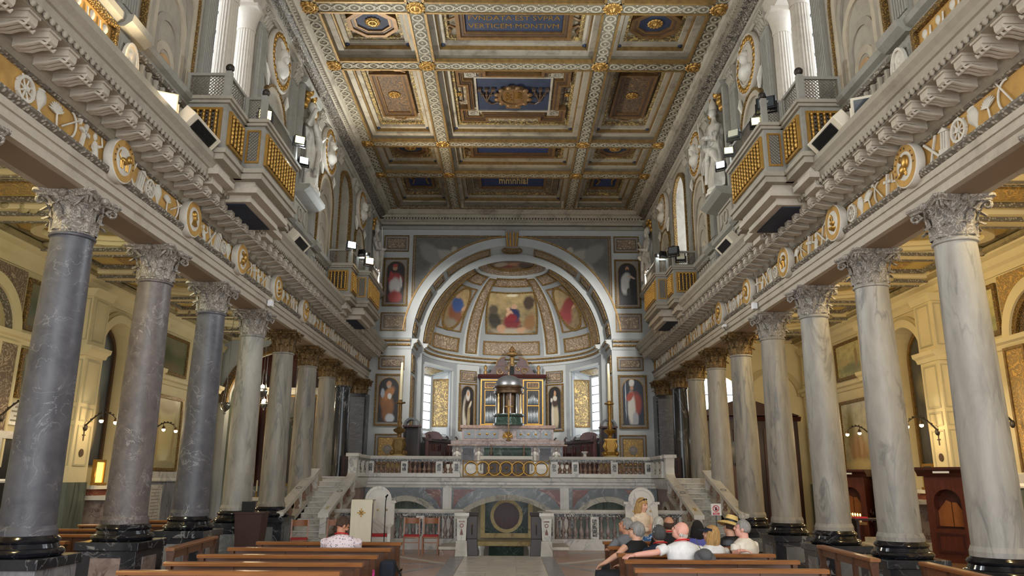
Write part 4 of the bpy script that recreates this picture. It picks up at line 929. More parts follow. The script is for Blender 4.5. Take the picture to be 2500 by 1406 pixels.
def framed(label, f, u0, u1, z0, z1, mat, base, nu=1, t=.07, group='saints painted on the apse walls'):
    tu = t if nu == 1 else t/RD
    o = thing('painting', label, 'painting', base, 0, group); g = lambda u, v, w: tuple(Vector(f(u, v, w))-Vector(base))
    M().gbox(g, u0, u1, z0, z1, .005, .03, nu, 1).obj('backing', 'panel_mauve', o); M().gframe(g, u0, u1, z0, z1, t, .005, .07, nu, 1, tu).obj('frame', 'gold_bead', o)
    uc = (u0+u1)/2; hw = (u1-u0)/2-tu*2.2; k = 1 if nu == 1 else RD; zs = z1-t*2.2-hw*k; n = 14
    P = lambda q: [(uc-hw*q, z0+t*2.2)]+[(uc-hw*q*cos(pi*i/n), zs+hw*k*q*sin(pi*i/n)) for i in range(n+1)]+[(uc+hw*q, z0+t*2.2)]
    M().gpoly(g, P(1), .03, .04).obj('canvas', mat, o); M().gring(g, P(1.08), P(1.0), .03, .06).obj('inner_frame', 'gold_dull', o); return o
framed('painting of a cardinal in red and white, upper left of the apse arch', fb, -5.2, -4.18, 8.49, 10.5, 'saint_cardinal', (-4.7, YB, 8.49))
framed('painting of a white cloaked friar on black, upper right of the apse arch', fb, 4.14, 5.18, 8.45, 10.48, 'saint_friar', (4.66, YB, 8.45))
framed('painting of a bearded saint in brown mantle, behind the tall candlestick', fb, -5.3, -4.22, 3.78, 5.78, 'saint_apostle', (-4.76, YB, 3.78))
framed('painting of a mitred bishop in red cope with staff', fb, 4.16, 5.28, 3.72, 5.78, 'saint_bishop', (4.72, YB, 3.72))
fp = lambda u, v, w: fa(u, v, w+.06)
framed('painting of a veiled nun holding a book, left of the organ', fp, -r(40), -r(26), 3.85, 5.93, 'saint_nun', fp(-r(33), 3.85, 0), 8, .06)
framed('painting of a tonsured monk holding flowers, right of the organ', fp, r(26), r(40), 3.85, 5.93, 'saint_monk', fp(r(33), 3.85, 0), 8, .06)
# ================================================================== presbytery
ZP = 1.88
m = M(); m.box(-6.4, 6.4, 25.05, 34.6, 1.6, ZP)
for s in (-1, 1): a, b = sorted((s*4.7, s*6.4)); m.box(a, b, 23.05, 25.05, 1.6, ZP)
plat = m.obj('presbytery_platform', 'marble_old'); tag(plat, 'raised marble presbytery floor above the crypt', 'floor', None, 'structure'); plat.name = 'floor_presbytery'
# front wall of the platform with three arched openings into the crypt
ff = lambda u, v, w: (u, 25.0-w, v)
def seg(c, hw, z0, h, n=16):                                   # segmental arch outline
    rr = (h*h+hw*hw)/(2*h); a = math.asin(min(1, hw/rr)); return [(c+rr*sin(-a+2*a*i/n), z0+h-rr+rr*cos(-a+2*a*i/n)) for i in range(n+1)]
ARC = [(-3.37, 1.0, .55, .58), (-.13, 1.62, .55, .62), (3.1, 1.0, .55, .58)]
pts = [(-4.7, -1.7)]
for c, hw, z0, h in ARC: pts += [(c-hw, -1.7)]+seg(c, hw, z0, h)+[(c+hw, -1.7)]
pts += [(4.7, -1.7), (4.7, 1.62), (-4.7, 1.62)]
wc = struct('wall_crypt', M().gpoly(ff, pts, -.3, 0), 'marble_grey', 'grey marble crypt front with three arched openings and red inlays')
for c, hw, z0, h in ARC:
    o, i_ = seg(c, hw+.17, z0+.02, h+.15), seg(c, hw, z0, h); m = M()
    for q in range(16):
        vs = [ff(*o[q], 0), ff(*o[q+1], 0), ff(*i_[q+1], 0), ff(*i_[q], 0), ff(*o[q], .07), ff(*o[q+1], .07), ff(*i_[q+1], .04), ff(*i_[q], .04)]; m.add(vs, [(4,5,6,7), (0,1,5,4), (2,3,7,6)])
    m.obj('arch_moulding', 'marble_old', wc, 40)
for c, hw, e in ((-3.37, 1.0, 1.12), (-.13, 1.62, 1.72), (3.1, 1.0, 1.12)):
    for sd in (-1, 1):
        x1 = c+sd*e; P = [(x1, 1.5), (x1-sd*min(.75, e*.5), 1.5), (x1-sd*.42, 1.36), (x1-sd*.16, 1.15), (x1, .9)]
        M().gpoly(ff, P, 0, .02).obj('red_inlay', 'marble_rosso', wc)
for x in (-2.05, 1.72):
    m = M(); m.gbox(ff, x-.14, x+.14, -1.7, 1.62, 0, .05); m.gbox(ff, x-.05, x+.05, -1.7, 1.62, .05, .08); m.obj('pier_strip', 'marble_white', wc)
m = M(); m.gprof(ff, [(-.1, 1.55), (.05, 1.55), (.06, 1.62), (.1, 1.65), (.1, 1.72), (.14, 1.75), (.15, 1.86), (-.1, 1.9)], -4.7, 4.7); m.obj('platform_moulding', 'marble_white', wc)
for s in (-1, 1):                                              # inner walls beside the stairs, with a small arch
    fs2 = lambda u, v, w, s=s: (s*(4.72-w), u, v)
    m = M(); m.gpoly(fs2, [(21.0, -1.7), (23.15, -1.7)]+[(23.6-.45*cos(pi*i/10), .6+.45*sin(pi*i/10)) for i in range(11)]+[(24.05, -1.7), (25.0, -1.7), (25.0, 1.62), (22.2, 1.62), (21.0, .75)], -.06, 0)
    ws = struct('wall_stair_'+SN[s], m, 'marble_brown', f'veined marble wall below the {SN[s]} stair with a small arch')
    M().garch(fs2, 23.6, .6, .45, .6, 0, .05, 12).obj('arch_moulding', 'marble_old', ws); M().gprof(fs2, [(-.02, 1.55), (.05, 1.55), (.1, 1.7), (.14, 1.86), (-.05, 1.9)], 23.0, 25.0).obj('platform_moulding', 'marble_white', ws)
# crypt court and crypt
struct('floor_crypt', M().box(-4.7, 4.7, 19.4, 28.2, -1.9, -1.7), 'mural_dark', 'plain crypt floor below the presbytery')
m = M(); m.box(-4.7, -1.14, 21.2, 21.32, -1.7, 0); m.box(.77, 4.7, 21.2, 21.32, -1.7, 0); m.box(-1.2, -1.14, 19.42, 21.2, -1.7, -.01); m.box(.77, .83, 19.42, 21.2, -1.7, -.01); struct('wall_crypt_court', m, 'mural_dark', 'retaining wall around the sunken crypt court')
cr = struct('wall_crypt_back', M().box(-4.7, 4.7, 28.0, 28.2, -1.7, 1.6), 'mural_dark', 'plain crypt back wall seen through the arches')
fk = lambda u, v, w: (u, 28.0-w, v)
M().gbox(fk, -1.0, .7, -.12, 1.22, 0, .05).obj('crypt_panel', 'marble_green', cr); M().gframe(fk, -1.08, .78, -.2, 1.3, .16, 0, .08).obj('crypt_panel_frame', 'giallo', cr)
m = M(); m.garch(fk, -.15, .55, .0, .46, .05, .07, 32, 0, 2*pi); m.obj('porphyry_disc', 'porphyry', cr); M().garch(fk, -.15, .55, .46, .58, .05, .09, 32, 0, 2*pi).obj('disc_border', 'giallo', cr)
for x in (-3.2, 2.9): M().gpoly(fk, [(x-1.3, -1.7), (x+1.3, -1.7), (x+1.1, 1.2), (x-1.1, 1.2)], 0, .06).obj('crypt_drape', 'marble_cipollino_green', cr)
t = thing('crypt_altar', 'marble crypt altar table below the porphyry disc', 'altar', (-.15, 27.4, -1.7))
M().box(-1.05, 1.05, -.45, .5, 1.3, 1.45).obj('altar_slab', 'giallo', t, bevel=.02); M().box(-.6, .6, -.2, .4, 0, 1.3).obj('altar_block', 'marble_green', t)
for x in (-.85, .85): M().lathe([(.12, 0), (.1, .06), (.08, .1), (.075, 1.15), (.11, 1.22), (.12, 1.3)], 16, (x, -.3, 0)).obj('colonnette', 'marble_white', t, 40)
st = thing('crypt_steps', 'marble steps descending through the gate to the crypt', 'steps', (-.185, 19.45, 0))
for k in range(8): M().box(-.93, .93, k*.26, (k+1)*.26, -1.7, -.02-.2*k).obj('step', 'marble_old', st)
# ------------------------------------------------------------------ balusters and rails
def baluster_mesh(h, mat, r=.06):
    p = [(.9, 0), (.9, .1), (.55, .13), (.62, .17), (.95, .3), (.9, .38), (.5, .5), (.36, .62), (.34, .78), (.55, .82), (.42, .86), (.85, .9), (.85, 1)]
    return M().lathe([(a*r, b*h) for a, b in p], 12).mesh('baluster', mat, 50)
BUP = baluster_mesh(.46, 'marble_brown', .075); BLO = baluster_mesh(.58, 'marble_breccia', .075); BST = baluster_mesh(.42, 'marble_brown', .07)
def balustrade(label, p0, p1, z, h, bal, posts, nb, group=None, base=.0, rail='marble_white', cat='balustrade'):
    """straight run p0 -> p1 at floor level z; posts = fractions; nb = balusters per bay"""
    p0, p1 = Vector(p0), Vector(p1); d = p1-p0; L = d.length; t = thing('balustrade', label, cat, (p0.x, p0.y, z), atan2(d.y, d.x), group)
    M().gprof(lambda u, v, w: (u, w, v), [(-.13, h-.1), (-.15, h-.06), (-.16, h), (.16, h), (.15, h-.06), (.13, h-.1)], -.06, L+.06).obj('rail', rail, t)
    M().box(-.04, L+.04, -.1, .1, h-.18, h-.1).obj('rail_frieze', 'inlay', t); M().box(-.04, L+.04, -.14, .14, 0, .12+base).obj('plinth', rail, t)
    hb = h-.18-.12-base
    for q in posts:
        o = M().box(q*L-.11, q*L+.11, -.12, .12, .12+base, h-.17).obj('post', rail, t); M().gbox(lambda u, v, w: (q*L+u, -.12-w, v), -.06, .06, .12+base+.07, h-.17-.07, 0, .015).obj('post_inlay', 'inlay', o)
    for a, b in zip(posts, posts[1:]):
        w_ = (b-a)*L-.22; n = nb if isinstance(nb, int) else max(1, round(w_/nb))
        for k in range(n): link('baluster', bal, t, (a*L+.11+(k+.5)*w_/n, 0, .12+base), scale=(1, 1, hb/(.46 if bal is BUP else .58 if bal is BLO else .42)))
    return t
balustrade('white marble altar rail with brown balusters, left of the gilt ring gate', (-4.64, 25.0), (-1.68, 25.0), ZP, .66, BUP, [.03, .4, .78, .97], .155)
balustrade('white marble altar rail with brown balusters, right of the gilt ring gate', (1.3, 25.0), (4.54, 25.0), ZP, .66, BUP, [.03, .24, .63, .97], .155)
balustrade('short side rail joining the altar rail to the left stair newel', (-4.7, 23.2), (-4.7, 24.85), ZP, .66, BUP, [.06, .5, .94], 3)
balustrade('short side rail joining the altar rail to the right stair newel', (4.65, 23.2), (4.65, 24.85), ZP, .66, BUP, [.06, .5, .94], 3)
balustrade('small marble rail between columns at the head of the left stair', (-6.3, 24.0), (-5.75, 24.0), ZP, .62, BUP, [.1, .9], 3)
balustrade('small marble rail between columns at the head of the right stair', (5.72, 24.0), (6.27, 24.0), ZP, .62, BUP, [.1, .9], 3)
balustrade('lower marble balustrade with mottled balusters, behind the draped ambo', (-5.0, 21.15), (-1.35, 21.15), 0, 1.03, BLO, [.02, .36, .7, .98], .17, base=.16)
balustrade('lower marble balustrade with mottled balusters, behind the seated visitors', (.98, 21.15), (4.7, 21.15), 0, 1.03, BLO, [.02, .34, .68, .98], .17, base=.16)
for s in (-1, 1):
    x = -1.24 if s < 0 else .87
    balustrade(f'short marble rail leading to the {SN[s]} gate post', (x, 19.65), (x, 21.0), 0, 1.0, BLO, [.04, .96], .2, base=.16)
    t = thing('gate_post', f'carved white marble gate post with dark inlays, {SN[s]} side of the crypt gate', 'post', (-1.22 if s < 0 else .87, 19.42, 0), 0, 'crypt gate posts')
    M().taper((0, 0), (.15, .15), (.13, .13), 0, .36).obj('base', 'marble_old', t); M().taper((0, 0), (.11, .11), (.13, .13), .36, .9).obj('shaft', 'marble_white', t, bevel=.01)
    m = M(); m.taper((0, 0), (.13, .13), (.18, .17), .88, .95); m.taper((0, 0), (.18, .17), (.18, .17), .95, 1.02); m.obj('cap', 'marble_white', t)
    fg = lambda u, v, w: (u, -.125-w, v); m = M(); m.gpoly(fg, [(-.04, .5), (.04, .5), (.03, .56), (0, .66), (-.03, .56)], 0, .012); m.gbox(fg, -.07, .07, .8, .83, 0, .014); m.garch(fg, 0, .72, .03, .05, 0, .013, 12, 0, 2*pi); m.obj('inlay', 'marble_rosso', t)
    t = thing('gate_pier', f'dark wooden gate pier with brass key plate, {SN[s]} side of the crypt gate', 'gate', (-.97 if s < 0 else .62, 19.5, 0), 0, 'wooden gate piers')
    m = M(); m.taper((0, 0), (.16, .1), (.13, .09), 0, .4); m.taper((0, 0), (.13, .09), (.13, .09), .4, .94); m.taper((0, 0), (.15, .11), (.16, .12), .94, 1.03); m.obj('body', 'wood_dark', t, bevel=.008)
    fg = lambda u, v, w: (u, -.09-w, v); m = M(); m.garch(fg, 0, .76, .015, .035, 0, .015, 12, 0, 2*pi); m.tube([fg(0, .74, .012), fg(0, .5, .012)], [.012, .014], 6); m.ball(fg(0, .62, .012), .018, 6, 4); m.obj('key_plate', 'bronze', t)
    t = thing('kneeling_step', f'worn stone kneeling step beside the {SN[s]} gate post', 'step', (-1.55 if s < 0 else 1.2, 19.9, 0), 0, 'stone steps by the gate')
    M().box(-.2, .2, -.5, .6, 0, .14).obj('block', 'marble_brown', t); M().box(-.24, .24, -.55, .6, .14, .22).obj('tread', 'marble_old', t, bevel=.02)
# ring gate
t = thing('ring_gate', 'altar rail gate of seven interlocking gilt rings', 'gate', (-.16, 25.0, ZP))
m = M(); m.box(-1.4, 1.4, -.03, .03, .02, .05); m.box(-1.4, 1.4, -.03, .03, .5, .53); m.box(-1.42, -1.38, -.03, .03, 0, .55); m.box(1.38, 1.42, -.03, .03, 0, .55); m.obj('gate_frame', 'gold_dull', t)
RING = M().tube([(.205*cos(2*pi*i/28), 0, .205*sin(2*pi*i/28)) for i in range(28)], .02, 8, closed=True, flat=1.6).mesh('ring', 'gold', 60)
for k in range(7): link('ring', RING, t, (-1.14+k*.38, 0, .275))
# stairs with railings
for s in (-1, 1):
    t = thing('stairs', f'white marble stair with carved parapets rising to the presbytery, {SN[s]} side', 'stairs', (s*5.16, 19.0, 0))
    for k in range(14):
        o = M().box(-.42, .42, k*.29, 4.1, k*.134, (k+1)*.134-.03).obj('step', 'marble_old', t); M().box(-.42, .42, k*.29-.03, k*.29+.3, (k+1)*.134-.03, (k+1)*.134).obj('tread', 'marble_white', o, bevel=.006)
    for sd, (ya, za, yb, zb) in ((-1, (.55, 1.0, 3.85, 1.98)), (1, (-.1, 1.06, 3.2, 2.1))):   # inner, outer
        x = s*sd*.47; dy, dz = yb-ya, zb-za; f = lambda u, v, w: (x+w, ya+dy*u, za+dz*u+v)
        o = M().gbox(f, -.02, 1.0, -.1, 0, -.13, .13).obj('handrail', 'marble_white', t); M().gbox(f, 0, 1.0, -.62, -.5, -.1, .1).obj('parapet_plinth', 'marble_old', t)
        M().garch(lambda u, v, w: (x+u, ya+dy*(.5+v/dy), za+dz*(.5+v/dy)+w), 0, 0, .055, .085, 0, .006, 16, 0, 2*pi).obj('rail_medallion', 'marble_grey', o)
        M().gpoly(lambda u, v, w: (x+u, ya+dy*(.1+v/dy), za+dz*(.1+v/dy)+w), [(-.05, -.1), (.05, -.1), (.03, .02), (.06, .12), (-.06, .12), (-.03, .02)], 0, .006).obj('rail_emblem', 'giallo', o)
        for q in range(5): link('baluster', BST, t, f((q+.6)/5.4, -.5, 0))
        for q in (0, .5, .97): M().gbox(f, q-.015, q+.025, -.5, -.1, -.08, .08).obj('parapet_post', 'marble_white', t)
    t = thing('stair_newel', f'scrolled white marble newel at the head of the {SN[s]} stair', 'newel', (s*4.72, 23.0, ZP)); m = M()
    m.gprof(lambda u, v, w: (u, -w, v), [(-.1, 0), (.2, 0), (.2, .06), (.14, .12), (.12, .3), (.17, .5), (.2, .58), (-.1, .58)], -.13, .13); m.obj('scroll', 'marble_white', t); M().box(-.19, .19, -.25, .15, .58, .68).obj('cap', 'marble_white', t, bevel=.01)
    t = thing('low_door', f'dark panelled wooden door at the head of the {SN[s]} stair', 'door', (s*5.2, 25.6, ZP)); M().box(-.46, .46, 0, .06, 0, .7).obj('leaf', 'wood_dark', t); M().gframe(lambda u, v, w: (u, -w, v), -.4, .4, .08, .62, .06, 0, .03).obj('panel_frame', 'wood_stall', t)
    M().lathe([(.05, 0), (.06, .01), (.03, .02), (0, .03)], 16).xf(Matrix.Translation((0, 0, .36)) @ Matrix.Rotation(pi/2, 4, 'X')).obj('brass_boss', 'gold', t, 50)
# ------------------------------------------------------------------ high altar
t = thing('altar_steps', 'grey marble steps under the high altar', 'steps', (-.13, 27.6, ZP))
for k in range(3): M().box(-2.6+k*.2, 2.6-k*.2, -.9+k*.28, 1.5, k*.15, (k+1)*.15).obj('step', 'marble_white', t)
t = thing('high_altar', 'high altar of mottled marble with white cherub supports', 'altar', (-.13, 28.3, ZP+.45))
M().box(-2.05, 2.05, .05, .8, 0, .72).obj('altar_block', 'marble_grey', t); M().box(-2.1, 2.1, -.15, .85, .72, .86).obj('mensa', 'marble_breccia', t, bevel=.02)
m = M(); m.box(-2.2, 2.2, -.2, .85, .68, .73); m.box(-1.95, 1.95, .1, .85, .86, .9); m.obj('mensa_moulding', 'marble_brown', t)
M().box(-1.72, 1.72, .35, .95, .9, 1.38).obj('gradine', 'marble_breccia', t); M().box(-1.8, 1.8, .3, .95, 1.34, 1.46).obj('gradine_cornice', 'marble_brown', t, bevel=.01)
fg = lambda u, v, w: (u, .35-w, v)
for a, b in ((-1.65, -1.25), (-1.2, -.35), (.35, 1.2), (1.25, 1.65)):
    o = M().gbox(fg, a, b, .97, 1.27, 0, .02).obj('gradine_panel', 'marble_grey', t); m = M()
    for q in range(1 if b-a < .5 else 3): m.ball(fg(a+(b-a)*(q+.5)/(1 if b-a < .5 else 3), 1.13, .02), (.05, .02, .04), 8, 5)
    m.obj('gilt_ornament', 'gold', o, 60)
M().gpoly(fg, [(-.2*cos(pi*i/12), 1.0+.24*sin(pi*i/12)) for i in range(13)], 0, .02).obj('gilt_shell', 'gold_dull', t); m = M(); [m.tube([fg(0, 1.0, .03), fg(-.19*cos(pi*i/8), 1.0+.22*sin(pi*i/8), .03)], [.012, .02], 5) for i in range(9)]; m.obj('shell_ribs', 'gold', t)
m = M()                                                      # cherub support
m.lathe([(.08, 0), (.06, .1), (.085, .25), (.1, .36), (.06, .42), (.035, .45)], 12); m.ball((0, -.01, .52), (.065, .065, .075), 10, 7); m.tube([(.09, 0, .38), (.13, -.05, .28), (.03, -.1, .32)], [.03, .028, .02], 6); m.tube([(-.09, 0, .38), (-.13, -.05, .28), (-.03, -.1, .32)], [.03, .028, .02], 6)
for sd in (-1, 1): m.gpoly(lambda u, v, w: (sd*u, .05+w, v), [(.05, .4), (.16, .55), (.2, .44), (.12, .28)], 0, .03)
CH = m.mesh('cherub', 'marble_white', 60)
for x in (-1.86, -1.06, 1.0, 1.8): link('cherub', CH, t, (x, -.02, .06)); M().box(x-.16, x+.16, .02, .06, 0, .7).obj('support_back', 'marble_breccia', t)
for a, b in ((-1.66, -1.26), (1.2, 1.6)): M().gbox(lambda u, v, w: (u, .05-w, v), a, b, .08, .6, 0, .02).obj('slate_panel', 'marble_slate', t)
m = M(); m.gprof(lambda u, v, w: (u, -w, v), [(-.05, .1), (.12, .1), (.2, .3), (.22, .52), (.18, .6), (-.05, .62)], -.86, .86); m.obj('sarcophagus', 'marble_green', t); m = M()
for x in (-.6, .6): m.tube([(x+.06*cos(a), -.25, .4+.06*sin(a)) for a in [i*pi/8 for i in range(16)]], .014, 6, closed=True); m.box(x-.03, x+.03, -.26, -.2, .12, .7)
m.obj('sarcophagus_mount', 'bronze', t)
# tabernacle shaped like a small round temple
t = thing('tabernacle', 'small domed round temple of dark metal and coloured columns on the altar', 'tabernacle', (-.1, 28.85, ZP+.45+1.46))
M().lathe([(.6, 0), (.6, .06), (.54, .1), (.52, .3), (.56, .34), (.6, .36), (.6, .4), (.5, .42)], 32).obj('drum', 'marble_green', t, 40); M().lathe([(.57, 0), (.6, .03), (.58, .08)], 32, (0, 0, .34), cap=False).obj('drum_moulding', 'silver', t, 40)
M().lathe([(.4, .42), (.4, 1.18)], 24).obj('cella', 'bronze', t, 40)
for k in range(12):
    a = k*pi/6+.13; M().lathe([(.05, 0), (.035, .03), (.032, .72), (.05, .76)], 10, (.48*cos(a), .48*sin(a), .42)).obj('column', ('silver', 'marble_breccia', 'silver', 'giallo')[k % 4], t, 40)
M().lathe([(.5, 1.18), (.58, 1.2), (.58, 1.28), (.54, 1.3), (.56, 1.4), (.6, 1.42), (.6, 1.46), (.52, 1.5)], 32).obj('entablature', 'bronze', t, 40)
M().lathe([(.52*cos(q*pi/18), 1.5+.42*sin(q*pi/18)) for q in range(10)], 28).obj('dome', 'grey_metal', t, 50)
m = M(); m.tube([(0, 0, 1.9), (0, 0, 2.05), (0, 0, 2.4)], [.06, .03, .03], 8); m.ball((0, 0, 2.1), .05, 8, 6); m.box(-.16, .16, -.02, .02, 2.32, 2.36); m.box(-.02, .02, -.02, .02, 2.1, 2.5); m.obj('finial_cross', 'bronze', t, 50)
t = thing('crucifix', 'slender gilt crucifix standing in front of the tabernacle', 'crucifix', (-.1, 28.22, ZP+.45+.86)); m = M(); m.lathe([(.1, 0), (.1, .03), (.03, .1), (.04, .2), (.02, .3)], 12); m.box(-.018, .018, -.012, .012, .3, 1.5); m.box(-.16, .16, -.012, .012, 1.25, 1.285); m.obj('cross', 'gold_dull', t, 40)
m = M(); m.tube([(0, -.03, .8), (0, -.04, 1.0), (0, -.035, 1.2)], [.018, .03, .035], 7); m.ball((0, -.04, 1.28), .03, 8, 6); m.tube([(-.13, -.025, 1.27), (0, -.03, 1.2), (.13, -.025, 1.27)], .012, 5); m.obj('figure', 'gold', t, 60)
# freestanding altar table with lace cloth
t = thing('altar_table', 'carved dark wooden altar table behind the gilt ring gate', 'table', (-.16, 26.3, ZP)); M().box(-.78, .78, -.25, .25, .0, .6).obj('body', 'wood_stall', t); M().box(-.85, .85, -.3, .3, .6, .68).obj('top', 'wood_stall', t)
for x in (-.5, 0, .5):
    M().gframe(lambda u, v, w: (x+u, -.25-w, v), -.2, .2, .12, .5, .04, 0, .02).obj('carved_panel', 'gold_dull', t); M().lathe([(.06, 0), (.05, .02), (0, .03)], 12).xf(Matrix.Translation((x, -.26, .31)) @ Matrix.Rotation(pi/2, 4, 'X')).obj('carved_flower', 'gold_dull', t)
m = M(); m.box(-.88, .88, -.33, .33, .68, .7); m.box(-.89, -.87, -.33, .33, .22, .7); m.box(.87, .89, -.33, .33, .22, .7); n = 40
for i in range(n): x = -.88+1.76*i/n; m.gpoly(lambda u, v, w: (u, -.33-w, v), [(x, .7), (x, .6), (x+.022, .57), (x+.044, .6), (x+.044, .7)], 0, .006)
tag(m.obj('altar_cloth', 'cloth_white'), 'white lace altar cloth on the dark altar table', 'cloth').location = (-.16, 26.3, ZP+.002)
# ------------------------------------------------------------------ organ
t = thing('organ', 'carved dark wooden organ case with gilt frames and silver pipes', 'organ', (.03, 33.15, 3.95)); f = lambda u, v, w: (u, -w, v)
M().box(-1.4, 1.4, 0, .5, .1, 2.2).obj('case', 'wood_dark', t); M().box(-1.48, 1.48, -.08, .5, 0, .12).obj('base', 'wood_stall', t); M().gprof(f, [(-.3, 2.2), (.05, 2.2), (.12, 2.28), (.15, 2.36), (-.3, 2.36)], -1.52, 1.52).obj('cornice', 'wood_stall', t)
for s in (-1, 1):
    cx = s*.93; o = M().gbox(f, cx-.42, cx+.42, .18, 2.1, 0, .03).obj('pipe_bay', 'black', t)
    m = M(); m.gframe(f, cx-.45, cx+.45, .14, 2.14, .05, 0, .06); m.gframe(f, cx-.27, cx+.27, 1.75, 2.02, .025, .03, .06); m.gframe(f, cx-.27, cx+.27, .2, 1.68, .025, .03, .06); m.gbox(f, cx-.25, cx+.25, .97, 1.01, .03, .08); m.obj('gilt_frame', 'gold', o)
    M().gbox(f, cx-.24, cx+.24, 1.78, 2.0, .03, .04).obj('carved_panel', 'arabesque', o)
    for q in range(7):
        h = .34+.22*(1-abs(q-3)/3); M().lathe([(.012, 0), (.026, .08), (.026, h), (0, h+.03)], 10, (cx-.2+q*.066, -.07, 1.04)).obj('pipe', 'silver', o, 50); M().lathe([(.012, 0), (.026, .12), (.026, .62), (0, .65)], 10, (cx-.2+q*.066, -.07, .24)).obj('pipe', 'silver', o, 50)
    m = M(); m.gprof(f, [(-.2, 0), (.04, 0), (.08, .1), (-.2, .1)], 0, .6); m.xf(Matrix.Translation((s*.15 if s > 0 else -.75, 0, 3.1))); 
    m = M()
    m.gpoly(f, [(s*.2, 2.74), (s*.72, 2.74), (s*.66, 2.95), (s*.5, 3.1), (s*.3, 3.14), (s*.34, 3.0), (s*.2, 2.9)], -.1, .05); m.gbox(f, min(s*.1, s*.8), max(s*.1, s*.8), 2.36, 2.74, -.2, .02); m.gpoly(f, [(s*.8, 2.36), (s*1.2, 2.36), (s*.95, 2.45), (s*.84, 2.66)], -.1, .02); m.obj('pediment', 'wood_stall', t); M().tube([f(s*.72, 2.76, .07), f(s*.66, 2.96, .07), f(s*.5, 3.11, .07), f(s*.3, 3.15, .07)], .022, 6).obj('pediment_gilding', 'gold_dull', t)
    m = M(); curl(m, f, s*.55, 2.5, .05, .16, s, 1.5, .03); curl(m, f, s*.25, 2.62, .05, .1, -s, 1.3, .025); m.lathe([(.06, 0), (.09, .12), (.04, .2), (.09, .32), (.05, .4), (0, .44)], 10, (s*1.18, .05, 2.36)); m.obj('gilt_carving', 'gold_dull', t, 60)
m = M(); m.lathe([(.1, 0), (.13, .1), (.08, .2), (.1, .38), (.12, .4)], 12, (0, .05, 2.74)); m.lathe([(.06, 0), (.24, .08), (.26, .16), (.2, .2)], 16, (0, .05, 3.16)); m.obj('finial_urn', 'gold_dull', t, 50); m = M()
for k in range(16): a = k*2.4; m.ball((.13*cos(a)*(k/16), .05+.13*sin(a)*(k/16), 3.4+.18*(1-k/16)), .07, 7, 5)
m.obj('finial_flowers', 'gilt_wood', t, 60); M().gpoly(f, [(-.5, .18), (.5, .18), (.5, 2.2), (-.5, 2.2)], 0, .02).obj('centre_panel', 'wood_stall', t)
for q in range(5): M().lathe([(.02, 0), (.045, .1), (.045, 1.5+.1*(2-abs(q-2))), (0, 1.56+.1*(2-abs(q-2)))], 10, (-.28+q*.14, -.06, .5)).obj('centre_pipe', 'silver', t, 50)
